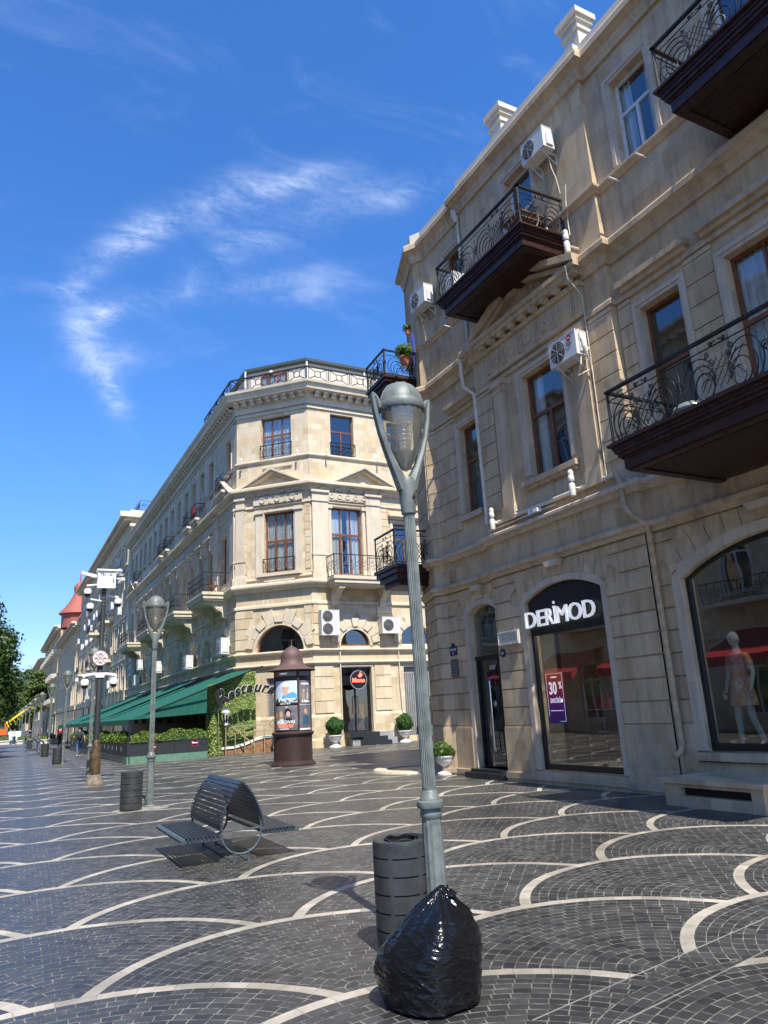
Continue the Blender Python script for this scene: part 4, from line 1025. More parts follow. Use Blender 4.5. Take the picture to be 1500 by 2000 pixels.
# voussoir fans over the half-round windows
vo = MB()
def fan(F, cx, cz, r, nv, rad_o, zt, p=.06):
    vo.F = F
    for i in range(nv):
        a0 = rad(8)+(PI-rad(16))*i/nv+.015; a1 = rad(8)+(PI-rad(16))*(i+1)/nv-.015; ro = rad_o*(1.0 if i % 2 else .86)
        out = lambda t: min(ro, (zt-cz)/max(.15, math.sin(t)))
        vo.prism([(cx+r*math.cos(a0), cz+r*math.sin(a0)), (cx+out(a0)*math.cos(a0), cz+out(a0)*math.sin(a0)), (cx+out(a1)*math.cos(a1), cz+out(a1)*math.sin(a1)), (cx+r*math.cos(a1), cz+r*math.sin(a1))], 0, p+(.05 if i % 2 == 0 else 0))
def ring(F, cx, cz, r0, r1, p, n=20):
    vo.F = F; a = arc_pts(cx, cz, r0, 0, PI, n); b = arc_pts(cx, cz, r1, 0, PI, n)
    for i in range(n): vo.prism([a[i], a[i+1], b[i+1], b[i]], 0, p)
fan(FA, 1.88, 4.79, 1.56, 9, 2.25, 7.05); ring(FA, 1.88, 4.79, 1.38, 1.54, .05)
fan(FB, 16.41-CX, 4.96, 1.0, 9, 1.7, 7.05); ring(FB, 16.41-CX, 4.96, .85, .99, .05)
for k in range(3): fan(FB, 20.075-CX+4.2*k, 4.96, 1.1, 9, 1.7, 7.05)
for y in colm: fan(FS, sr_(y), 5.15, 1.02, 7, 1.7, 7.05)
obj_split(vo, 'arch_stones', 'cream_trim', cre)
def ledc(name, prof, mat='cream_trim'):
    m = MB(); m.sweep(PC, prof); return m.obj(name, mat, cre)
ledc('string_course', PROF_STRING(4.0, .18, .16)); ledc('string_course', PROF_STRING(4.62, .2, .18)); ledc('string_course', PROF_BAND(7.12, .16, .09)); ledc('string_course', PROF_STRING(7.98, .42, .34))
ledc('string_course', PROF_BAND(8.62, .1, .06)); ledc('entablature', PROF_CORNICE(13.28, .48, .42)); ledc('string_course', PROF_BAND(12.62, .12, .08)); ledc('string_course', PROF_STRING(15.16, .2, .12)); ledc('string_course', PROF_BAND(18.05, .14, .08))
for pth in ([(AX, YE), (AX, AY), (CX, CY), (15.46, CY)], [(17.36, CY), (19.12, CY)], [(21.03, CY), (40, CY)]):
    m = MB(); m.sweep(pth, [(0, 0), (.14, 0), (.14, .35), (.07, .45), (.07, 1.45), (.0, 1.6)]); m.obj('base_moulding', 'cream_stone', cre)
ledc('roof_cornice', [(0, 18.3), (.10, 18.3), (.10, 18.62), (.16, 18.9), (.62, 18.98), (.66, 19.2), (.78, 19.3), (.80, 19.44), (0, 19.46)])
dn_ = MB()
def dentils(F, L, z0, z1, w_, d, sp, off=.3):
    dn_.F = F; n = int((L-off*2)/sp)
    for i in range(n+1): u = off+i*sp; dn_.box((u, .10, z0), (u+w_, d*.8, z1)); dn_.box((u, .10, z0+(z1-z0)*.5), (u+w_, d, z1))
dentils(FB, 12, 18.66, 18.95, .24, .50, .50); dentils(FA, LA, 18.66, 18.95, .24, .50, .50, .12); dentils(FS, LS, 18.66, 18.95, .24, .50, .50)
dentils(FA, LA, 13.30, 13.42, .3, .26, .9, .5); dentils(FB, 5, 13.30, 13.42, .3, .26, .9, .5)
dno = dn_.obj('dentils', 'cream_trim', cre); dno['kind'] = 'stuff'
# pilasters, window surrounds, pediments
ps = MB()
def pil(F, a, b, z0, z1, p=.16):
    ps.F = F; ps.box((a, 0, z0+.4), (b, p, z1)); ps.box((a-.06, 0, z0), (b+.06, p+.06, z0+.4)); ps.box((a-.05, 0, z1-.62), (b+.05, p+.05, z1-.52)); ps.box((a-.07, 0, z1-.12), (b+.07, p+.09, z1)); ps.box((a-.03, 0, z0+1.25), (b+.03, p+.03, z0+1.35))
pil(FB, .06, .98, 8.42, 13.25); pil(FB, 3.25, 4.15, 8.42, 13.25); pil(FA, LA-.55, LA-.02, 8.42, 13.25)
pil(FS, .05, .8, 8.42, 13.25); pil(FS, 3.9, 4.5, 8.42, 13.25); pil(FS, sr_(70.6), sr_(71.4), 8.42, 13.25); pil(FS, sr_(74.9), sr_(75.7), 8.42, 13.25)
def pil2(F, a, b, z0, z1, p=.09): ps.F = F; ps.box((a, 0, z0), (b, p, z1)); ps.box((a-.05, 0, z1-.2), (b+.05, p+.07, z1))
pil2(FA, .48, .86, 8.75, 12.45); pil2(FA, 2.80, 3.2, 8.75, 12.45); pil2(FB, 1.02, 1.18, 8.5, 12.5); pil2(FB, 3.03, 3.2, 8.5, 12.5)
ps.F = FA; ps.box((.40, 0, 12.75), (3.3, .14, 13.22)); ps.F = FB; ps.box((1.0, 0, 12.75), (3.2, .14, 13.22))
def discs(F, a, n, sp, z, r=.16):
    for i in range(n):
        ps.F = F @ T(a+sp*i, .14, z) @ Rx(-PI/2); ps.lathe([(0, .02), (r*.75, .02), (r*.75, .05), (r, .05), (r, 0)], seg=18)
        ps.F = F; ps.box((a+sp*i-sp/2-.09, .14, z-.18), (a+sp*i-sp/2-.02, .17, z+.18)); ps.box((a+sp*i-sp/2+.02, .14, z-.18), (a+sp*i-sp/2+.09, .17, z+.18))
discs(FA, .95, 3, .9, 12.98); discs(FB, 1.2, 5, .48, 12.98, .13)
def ped(F, a, b, z, zt, p=.42, th=.16):
    ps.F = F; m = (a+b)/2
    ps.prism([(a, z), (m, zt), (m, zt+th), (a-.05, z+.02)], 0, p); ps.prism([(m, zt), (b, z), (b+.05, z+.02), (m, zt+th)], 0, p)
    ps.prism([(a+.3, z), (m, zt-.12), (m, zt), (a, z)], 0, p*.7); ps.prism([(m, zt-.12), (b-.3, z), (b, z), (m, zt)], 0, p*.7)
ped(FA, .40, 3.85, 13.76, 14.62); ped(FB, 1.35, 5.0, 13.76, 14.68); ped(FS, .2, 4.3, 13.76, 14.9); ped(FS, sr_(70.8), sr_(75.6), 13.76, 14.9)
ps.F = FA; surround(ps, .96, 2.70, 8.98, 12.28, .10, .05); ps.box((.6, 0, 8.78), (3.05, .16, 8.94)); ps.box((1.0, 0, 14.82), (2.75, .10, 14.92)); ps.box((.95, 0, 8.5), (2.7, .05, 8.66))
ps.F = FB; surround(ps, 15.26-CX, 17.06-CX, 8.72, 12.40, .10, .05); surround(ps, 15.55-CX, 17.27-CX, .6, 3.86, .09, .05)
for k in range(4):
    x = 19.2+k*4.2-CX; surround(ps, x-.2, x+1.3, 9.0, 11.75, .16, .06); ps.box((x-.5, 0, 12.1), (x+1.6, .30, 12.22)); ps.box((x-.4, 0, 11.98), (x+1.5, .2, 12.1))
ps.F = FS
for y in cols2[1:-1]:
    u = sr_(y); surround(ps, u-.58, u+.58, 8.95, 11.75, .12, .05); ps.box((u-.85, 0, 12.2), (u+.85, .34, 12.32)); ps.box((u-.78, 0, 12.08), (u+.78, .22, 12.2))
    for sg in (-1, 1): ps.box((u+sg*.72-.09, 0, 11.45), (u+sg*.72+.09, .26, 12.08)); ps.box((u+sg*.72-.07, 0, 11.2), (u+sg*.72+.07, .13, 11.45))
for y in cols3: u = sr_(y); surround(ps, u-.56, u+.56, 14.98, 17.35, .12, .05)
for y in cols3[1:-2:1]: u = sr_(y)+1.18; ps.box((u-.2, 0, 15.4), (u+.2, .06, 18.0))
ps.box((0, 0, 13.9), (LS, .03, 14.0))
for y in mid: u = sr_(y); ps.box((u-.5, 0, 14.2), (u+.5, .03, 14.7))
obj_split(ps, 'stone_trim', 'cream_trim', cre)
# windows
window_part(cre, FA, .96, 2.70, 8.98, 12.28, split='T3', tf=.52, curt=1, depth=.2, fw=.09)
window_part(cre, FB, 15.26-CX, 17.06-CX, 8.72, 12.40, split='T3', tf=.60, curt=.42, depth=.2, fw=.09)
window_part(cre, FA, 1.04, 2.87, 15.46, 17.85, split='T3', tf=.56, curt=1, depth=.2, fw=.07)
window_part(cre, FB, 15.38-CX, 16.80-CX, 15.42, 17.88, split='T2', tf=.60, curt=0, depth=.2, fw=.07)
for k in range(2):
    x = 19.2+k*4.2-CX; window_part(cre, FB, x-.2, x+1.3, 9.0, 11.75, split='T2', depth=.2, fw=.08); window_part(cre, FB, x-.25, x+1.15, 15.42, 17.88, split='T2', depth=.2, fw=.08, curt=.3)
def far_window(parent, F, fm, proto, u, z):
    c = proto.copy(); COL.objects.link(c); c.parent = parent
    d = F.to_3x3() @ Vector((u, 0, 0)) + Vector((0, 0, z)); c.location = d
    for k in proto.children: q = k.copy(); COL.objects.link(q); q.parent = c
    return c
p3 = window_part(cre, FS, sr_(cols3[0])-.56, sr_(cols3[0])+.56, 14.95, 17.35, split='T2', tf=.6, depth=.22, fw=.07)
for y in cols3[1:]: far_window(cre, FS, '', p3, y-cols3[0], 0)
p2 = window_part(cre, FS, sr_(cols2[0])-.58, sr_(cols2[0])+.58, 8.95, 11.75, split='T2', tf=.6, depth=.22, fw=.07)
for y in cols2[1:]: far_window(cre, FS, '', p2, y-cols2[0], 0)
# half-round glazing
def lunette(F, u0, u1, z0, zt, name='lunette'):
    m = MB(F); p = arch_poly(u0, u1, z0, z0+.01, zt, 18); q = arch_poly(u0+.09, u1-.09, z0, z0+.01, zt-.09, 18)
    a, b = p[2:], q[2:]
    for i in range(len(a)-1): m.prism([b[i], b[i+1], a[i+1], a[i]], -.24, -.16)
    m.box((u0, -.24, z0), (u1, -.15, z0+.08)); fr = m.obj(name, 'upvc' if u0 > 3 else 'brown_frame', cre)
    g_ = MB(F); g_.add([(p_[0], -.2, p_[1]) for p_ in p], [tuple(range(len(p)))]); g_.obj('glass', 'window_glass', fr); return fr
lunette(FA, .54, 3.22, 4.78, 6.18); lunette(FB, 15.58-CX, 17.24-CX, 4.96, 5.93); lunette(FB, 19.15-CX, 21.0-CX, 4.96, 6.2)
for y in colm: lunette(FS, sr_(y)-.85, sr_(y)+.85, 4.85, 6.2) if y < 60 else None
# entrance door with dark transom, shutter on the corner, blind on the right
d = MB(FB); a, b = 15.55-CX, 17.27-CX
d.box((a, -.34, .6), (a+.1, -.24, 3.86)); d.box((b-.1, -.34, .6), (b, -.24, 3.86)); d.box((a+.1, -.34, 2.95), (b-.1, -.24, 3.86)); d.box(((a+b)/2-.04, -.34, .6), ((a+b)/2+.04, -.25, 2.95)); d.box((a+.1, -.34, .6), (b-.1, -.26, .7))
do = d.obj('entrance_door', 'black_frame', cre)
g_ = MB(FB); g_.add([(a+.1, -.3, .7), (b-.1, -.3, .7), (b-.1, -.3, 2.95), (a+.1, -.3, 2.95)], [(0, 1, 2, 3)]); g_.obj('glass', 'window_glass', do)
g_ = MB(FB); g_.box((a+.95, -.9, .6), (b-.12, -.85, 2.7)); g_.obj('inner_door', 'brown_marble', do)
g_ = MB(FB); g_.box((a-.1, -1.3, .5), (b+.1, -1.25, 4.0)); g_.box((a-.1, -1.25, .5), (a, -.36, 4.0)); g_.box((b, -1.25, .5), (b+.1, -.36, 4.0)); g_.box((a, -1.25, .5), (b, -.36, .55)); g_.obj('dark_door_backing', 'bin_black', cre)  # black box, painted as the darkness behind the entrance glass
hn = MB(FB); hn.sm = True
for u in ((a+b)/2-.1, (a+b)/2+.1): hn.tube([(u, -.26, 1.5), (u, -.18, 1.55), (u, -.18, 2.35), (u, -.26, 2.4)], .022, 8)
hn.obj('handle', 'chrome', do)
sh = MB(FA)
for i in range(26): sh.box((1.56, -.2, 1.3+i*.085), (2.6, -.16, 1.36+i*.085))
sh.box((1.5, -.26, 1.25), (1.58, -.12, 3.5)); sh.box((2.57, -.26, 1.25), (2.65, -.12, 3.5)); sh.box((1.58, -.28, 1.25), (2.57, -.22, 3.5)); sh.obj('shutter', 'ac_grey', cre)
sh = MB(FB); x = 19.2-CX
for i in range(14): sh.box((x+.05+i*.12, -.22, .35), (x+.14+i*.12, -.19, 3.45))
sh.box((x, -.3, 3.45), (x+1.75, -.18, 3.84)); sh.box((x, -.32, .3), (x+1.75, -.26, 3.5)); sh.obj('blind', 'ac_grey', cre)
# window guard rails, balconies
def guard(F, u0, u1, z0, z1, v=.02):
    m = MB(); rail_scroll(m, F @ T(0, v, 0), u0, u1, z0, z1, .011, .36); return m.obj('window_guard', 'iron', cre)
guard(FA, .92, 2.74, 9.0, 9.72, .1); guard(FA, 1.0, 2.9, 15.5, 16.2, .06); guard(FB, 15.34-CX, 16.84-CX, 15.42, 16.15, .06); guard(FB, 18.93-CX, 20.4-CX, 15.42, 16.1, .06)
def stone_balcony(F, u0, u1, out, zf, zr, brk):
    m = MB(F); m.box((u0, 0, zf-.16), (u1, out, zf)); m.box((u0+.06, 0, zf-.36), (u1-.06, out-.06, zf-.16)); m.box((u0+.12, 0, zf-.46), (u1-.12, out-.14, zf-.36))
    b = m.obj('balcony', 'cream_trim', cre)
    for u in brk:
        k = MB(F); k.sm = False
        prof = [(0, zf-.46), (out*.86, zf-.46), (out*.84, zf-.62), (out*.62, zf-.66), (out*.5, zf-.78), (out*.40, zf-.98), (out*.22, zf-1.05), (out*.18, zf-1.35), (0, zf-1.42)]
        k.F = F @ Matrix(((0, 1, 0, u), (1, 0, 0, 0), (0, 0, 1, 0), (0, 0, 0, 1)))
        k.prism(prof, -.17, .17)
        for sg in (-1, 1):
            pts = [(p_[0], sg*.178, p_[1]) for p_ in spiral(out*.32, zf-.76, out*.15, 2.0, 0, sg, 18)]; k.tube(pts, .022, 4)
            k.tube([(out*.5, sg*.178, zf-.66), (out*.8, sg*.178, zf-.54), (out*.84, sg*.178, zf-.5)], .022, 4)
        k.obj('bracket', 'cream_trim', b)
    r = MB(); rail_scroll(r, F @ T(0, out-.07, 0), u0+.05, u1-.05, zf, zr, .012, .42)
    for u in (u0+.06, u1-.06): rail_scroll(r, F @ T(u, 0, 0) @ Rz(PI/2), 0, out-.07, zf, zr, .012, .45)
    r.obj('railing', 'iron', b)
    return b
stone_balcony(FB, .72, 4.50, 1.25, 8.42, 9.55, (1.25, 4.0))
for a, b in ((39.35, 43.3), (46.9, 51.8), (56.2, 61.0), (66.0, 71.0)): stone_balcony(FS, sr_(a), sr_(b), 1.5, 8.36, 9.45, (sr_(a)+.5, sr_(b)-.5))
def box_balcony(y, out=.62, w_=.75):
    u = sr_(y); m = MB(FS); m.box((u-w_, 0, 14.0), (u+w_, out, 14.14)); m.prism([(u-w_+.2, 13.8), (u+w_-.2, 13.8), (u+w_, 14.0), (u-w_, 14.0)], 0, out*.8); b = m.obj('balcony', 'cream_trim', cre)
    r = MB(); rail_scroll(r, FS @ T(0, out-.05, 0), u-w_+.03, u+w_-.03, 14.14, 15.1, .014, .4)
    for q in (u-w_+.04, u+w_-.04): rail_scroll(r, FS @ T(q, 0, 0) @ Rz(PI/2), 0, out-.05, 14.14, 15.1, .014, .5)
    r.obj('railing', 'iron', b); return b
for y in (39.7, mid[1], mid[2]-.0, mid[5], mid[6], mid[11]): box_balcony(y)
# attic storey, its terrace railing and the dark eave
at = MB(); off = lambda d: [(AX+d, YE-.4), (AX+d, AY+d*.42), (CX+d*.42, CY+d), (39.8, CY+d)]
PAT = off(.75)
at.sweep(PAT, [(-.15, 19.3), (0, 19.3), (0, 21.25), (-.15, 21.25)]); at.obj('attic_wall', 'render_white', cre)
ea = MB(); ea.sweep(PAT, [(-.4, 21.2), (.12, 21.2), (.22, 21.26), (.22, 21.42), (-.4, 21.50)]); ea.sweep(PAT, [(-3, 21.8), (-.4, 21.5), (-.4, 21.45), (-3, 21.7)]); ea.obj('roof', 'dark_roof', cre)
tf_ = MB(); tf_.box((AX+2.6, CY+2.6, 19.3), (39.7, YE-.2, 19.34)); tf_.sweep(PC, [(-2.8, 19.3), (0, 19.3), (0, 19.35), (-2.8, 19.35)]); tf_.obj('terrace_floor', 'roof_sheet', cre)
window_part(cre, Fr((CX+.75*.42, CY+.75), (-1, 1), (-1, -1)), 1.25, 2.9, 19.5, 20.85, split='T3', depth=-.06, fw=.09, tf=.99)
at2 = MB(Fr((CX+.75*.42, CY+.75), (-1, 1), (-1, -1))); at2.tube([(2.2, .03, 21.0), (2.2, .16, 21.0)], .1, 10); at2.obj('wall_light', 'white_paint', cre)
rr = MB()
def attic_rail(p, q):
    v = Vector(q)-Vector(p); L = v.length; F = Fr(p, v, (v.y, -v.x)); rr.F = F; n = max(1, round(L/1.35)); P = L/n
    rr.box((0, -.04, 20.28), (L, .04, 20.35)); rr.box((0, -.015, 19.56), (L, .015, 19.59))
    for i in range(n+1): rr.box((P*i-.02, -.02, 19.4), (P*i+.02, .02, 20.3))
    for i in range(n):
        a = P*i; c = a+P/2; z0, z1 = 19.58, 20.28; zm = (z0+z1)/2; t = .026
        octa = [(c+.2*math.cos(k*PI/4+PI/8), 0, zm+.2*math.sin(k*PI/4+PI/8)) for k in range(8)]; rr.tube(octa, t, 4, closed=True)
        for (sx, sz) in ((-1, -1), (-1, 1), (1, -1), (1, 1)): rr.tube([(c+sx*.14, 0, zm+sz*.14), (a+P/2+sx*P*.42, 0, zm+sz*.34)], t, 4, cap=False)
        for sx in (-1, 1): rr.box((c+sx*P*.42-.012, -.012, z0), (c+sx*P*.42+.012, .012, z1))
RP = [(AX-.45, YE), (AX-.45, AY-.2), (CX-.2, CY-.48), (30, CY-.48)]
attic_rail((RP[1][0], RP[1][1]+6), RP[1]); attic_rail(RP[1], RP[2]); attic_rail(RP[2], (RP[2][0]+10.5, RP[2][1]))
rr.obj('terrace_railing', 'iron', cre)
for x_, y_ in ((11.45, 38.05), (14.3, 35.5), (18.0, 35.55)):
    dp = MB(); dp.tube([(x_, y_, 21.2), (x_, y_, 19.4)], .05, 8); dp.obj('drainpipe', 'white_paint', cre)
for pts_, r_ in (([(10.8, 75.4, 18.5), (10.8, 75.4, .5)], .1), ([(15.48, 34.8, 7.0), (15.48, 34.8, 1.0)], .03), ([(18.9, 34.8, 5.4), (18.9, 34.8, 3.0), (19.0, 34.8, .5)], .03)):
    dp = MB(); dp.sm = True; dp.tube(pts_, r_, 8); dp.obj('drainpipe', 'white_pipe', cre)
st = MB(); st.box((15.79, 34.3, 0), (18.3, 34.9, .3)); st.box((15.79, 34.55, .3), (18.2, 34.9, .6)); st.obj('side_block', 'grey_marble', cre)
st = MB(); st.box((16.2, 33.75, 0), (17.7, 34.299, .2)); st.box((16.2, 34.0, .2), (17.6, 34.298, .4)); st.box((15.6, 34.2, .4), (17.25, 34.9, .62)); st.obj('door_step', 'black_step', cre)

# ================================================================ FAR BUILDINGS
def far_facade(root, F, L, H, rows, pitch, w_, mat, trim='cream_trim', cornice=.6, frame='upvc', skip=None, cap=95, depth=14, first=1.2, endw=True):
    """plain street front: wall with real window openings, copied window parts, cornice, sills"""
    xs = []; u = first
    while u+w_ < L-.4: xs.append(u); u += pitch
    holes = []
    for (z0, z1) in rows:
        for u in xs: holes.append(rect(u, u+w_, z0, z1))
    m = MB(F); m.panel(rect(0, L, 0, H), holes, reveal=.3)
    m.box((0.002, -depth, 0), (L-.002, -depth+.1, H)); m.box((0, -depth, 0), (.1, -.001, H)); m.box((L-.1, -depth, 0), (L, -.001, H)); m.box((.1, -depth+.1, H-.1), (L-.1, -.01, H-.02)); m.obj('wall', mat, root)
    b = MB(F); b.box((.1, -.9, .1), (L-.1, -.8, H-.2)); b.obj('dark_interior_backing', 'inner_dark', root)  # dark sheet behind the openings, coloured as the shade of the rooms
    t = MB(F); 
    for (z0, z1) in rows:
        t.box((0, 0, z1+.45), (L, .10, z1+.6))
        for u in xs: t.box((u-.15, 0, z0-.16), (u+w_+.15, .16, z0)); t.box((u-.18, 0, z0), (u, .07, z1+.2)); t.box((u+w_, 0, z0), (u+w_+.18, .07, z1+.2)); t.box((u-.18, 0, z1), (u+w_+.18, .075, z1+.2))
    t.box((-.3, -.3, H-.5), (L+.3, cornice*.5, H-.2)); t.box((-.3, -.3, H-.2), (L+.3, cornice, H+.02)); t.box((-.3, -.3, H+.02), (L+.3, cornice*.9, H+.12))
    n = int(L/.7)
    for i in range(n): t.box((i*.7, 0, H-.75), (i*.7+.25, cornice*.75, H-.5))
    t.obj('stone_trim', trim, root)
    cnt = 0
    for (z0, z1) in rows:
        p = None
        for u in xs:
            if cnt >= cap: break
            cnt += 1
            if p is None: p = window_part(root, F, u, u+w_, z0, z1, fm=frame, split='T2', depth=.2, fw=.09); pu = u
            else: far_window(root, F, '', p, u-pu, 0)
    return xs
S2 = thing('apartment_building', 'tall grey-beige apartment building with air conditioners beyond the cream building, heavy dark roof cornice', 'building', (18, 100, 0))
F2 = Fr((10.85, 76.2), (0, 1), (-1, 0)); far_facade(S2, F2, 50, 22.6, [(5.0, 7.3), (9.2, 11.6), (13.6, 16.2), (17.6, 19.9)], 2.9, 1.25, 'far_stone', cornice=.95)
m = MB(F2); m.box((.3, -9, 22.73), (49.5, .1, 23.1)); m.box((-.62, -9, 22.12), (-.31, 1.2, 22.66)); m.box((-.30, -9, 21.2), (-.02, .16, 21.5)); m.obj('parapet', 'cream_trim', S2)
m = MB(); rail_scroll(m, F2 @ T(0, -.8, 0), 0, 6, 23.1, 24.1, .02, .8); rail_scroll(m, F2 @ Rz(-PI/2), 0.8, 8, 23.1, 24.1, .02, .8); m.obj('roof_railing', 'iron', S2)
for (y, z) in ((12, 8.6), (12, 12.9), (24, 8.6), (24, 12.9), (36, 8.6)):
    m = MB(F2); m.box((y-1.8, 0, z-.3), (y+1.8, 1.3, z)); b = m.obj('balcony', 'cream_trim', S2)
    r = MB(); rail_scroll(r, F2 @ T(0, 1.25, 0), y-1.75, y+1.75, z, z+1.0, .02, .5); rail_scroll(r, F2 @ T(y-1.75, 0, 0) @ Rz(PI/2), 0, 1.2, z, z+1.0, .02, .5); r.obj('railing', 'iron', b)
S3 = thing('apartment_building', 'lower building with a steep red tiled roof and small onion dome and spire, middle distance', 'building', (18, 145, 0))
F3 = Fr((10.7, 126.6), (0, 1), (-1, 0)); far_facade(S3, F3, 38, 17.8, [(5.0, 8.2), (10.2, 13.4), (14.4, 16.4)], 3.6, 1.5, 'ochre_stone', cornice=1.2)
m = MB(F3)
m.add([(0, .1, 17.9), (37.5, .1, 17.9), (37.5, -8, 17.9), (0, -8, 17.9), (1, -1.3, 20.7), (37.3, -.3, 22.2), (37, -6, 21.6), (1, -6, 20.7)], [(0, 1, 5, 4), (1, 2, 6, 5), (2, 3, 7, 6), (3, 0, 4, 7), (4, 5, 6, 7)])
m.obj('roof', 'red_roof', S3)
m = MB(F3 @ T(9.4, -.6, 0)); m.sm = True; m.lathe([(2.7, 17.9), (2.7, 20.3), (3.2, 20.3), (3.1, 20.6), (2.4, 21.3), (1.7, 22.3), (1.1, 23.4), (.85, 24.1), (1.0, 24.7), (.95, 25.2), (.6, 25.7), (.15, 26.1), (.04, 27.9), (0, 28)], seg=12); m.obj('dome', 'red_roof', S3)
S4 = thing('apartment_building', 'pale arcaded building with rows of round balconies down the street', 'building', (18, 190, 0))
F4 = Fr((10.6, 165.5), (0, 1), (-1, 0)); far_facade(S4, F4, 55, 22.0, [(1.0, 5.2), (7.5, 10.5), (12.5, 15.5), (17.5, 20.2)], 5.0, 2.2, 'ochre_stone', cornice=1.4)
for i in range(9):
    for z in (6.6, 11.6, 16.6):
        m = MB(F4 @ T(4.6+i*5.5, 0, z)); m.lathe([(0, -.5), (.6, -.45), (1.25, -.1), (1.35, 0), (1.35, .9), (1.28, .9), (1.28, .02), (0, .02)], seg=14, a0=0, a1=PI); m.obj('balcony', 'cream_trim', S4)
S5 = thing('apartment_building', 'distant beige building row narrowing down the street', 'building', (18, 260, 0))
F5 = Fr((10.4, 221.0), (0, 1), (-1, 0)); far_facade(S5, F5, 70, 20.0, [(4, 7), (9, 12), (14, 17)], 5.0, 2.4, 'far_stone', cornice=1.4)
S6 = thing('apartment_building', 'farthest grey building with trees in front at the street end', 'building', (16, 340, 0))
F6 = Fr((9.0, 293.0), (0, 1), (-1, 0)); far_facade(S6, F6, 90, 15.5, [(4, 7), (9, 12)], 7.0, 3.0, 'far_stone', cornice=1.2)
gd = thing('glass_building', 'dark glass building with a curved roof at the end of the street', 'building', (8, 400, 0))
m = MB(Fr((2.2, 396), (1, 0), (0, -1))); cpts = [(0, 0), (0, 19)]+[(11*(1-math.cos(t*PI/2/10)), 19+7.5*math.sin(t*PI/2/10)) for t in range(11)]+[(26, 27.5), (26, 0)]
m.prism(cpts, -30, 0); m.obj('glass_shell', 'far_glass', gd)
m = MB(Fr((2.2, 396), (1, 0), (0, -1)))
for i in range(13): u = 1+i*2.0; m.box((u, 0, 1), (u+.12, .12, 19+7.0*math.sin(min(1, u/11)*PI/2)))
for z in range(2, 26, 3): m.box((.2 if z < 19 else 4, 0, z), (26, .10, z+.12))
m.obj('mullions', 'ac_grey', gd)
lb = thing('low_building', 'low grey flat-roofed building below the glass one at the street end', 'building', (2, 372, 0))
m = MB(); m.box((-3, 368, 0), (7.6, 380, 12)); m.obj('wall', 'concrete', lb); m = MB(); m.box((-3.6, 367, 12), (8, 381, 12.7)); m.box((-3.6, 367, 13.4), (7.6, 381, 14.0)); m.box((-3.3, 368, 12.7), (7, 380, 13.4)); m.obj('roof', 'far_slab', lb)
# building on the other side of the street, seen mirrored in the shop windows
op = thing('stone_building', 'yellowish stone building mirrored in the shop windows, with red awnings', 'building', (-14, 30, 0))
F7 = Fr((-8.5, 3.0), (0, 1), (1, 0)); far_facade(op, F7, 66, 19.6, [(.6, 3.6), (6.0, 8.6), (10.6, 13.0), (15.2, 17.6)], 3.3, 1.5, 'cream_rust', cornice=.7, cap=80)
for y in (8, 18, 28, 38):
    m = MB(F7); m.box((y-1.8, 0, 5.3), (y+1.8, 1.1, 5.5)); b = m.obj('balcony', 'cream_trim', op); r = MB(); rail_scroll(r, F7 @ T(0, 1.05, 0), y-1.75, y+1.75, 5.5, 6.4, .012, .4); r.obj('railing', 'iron', b)
for i, y in enumerate((9, 15, 21, 27, 33)):
    m = MB(F7); m.add([(y, 0.05, 4.3), (y+4, 0.05, 4.3), (y+4, 2.6, 3.1), (y, 2.6, 3.1), (y, 2.6, 2.7), (y+4, 2.6, 2.7)], [(0, 1, 2, 3), (3, 2, 5, 4), (0, 3, 4), (1, 2, 5)]); m.obj('awning', 'awning_red', op)

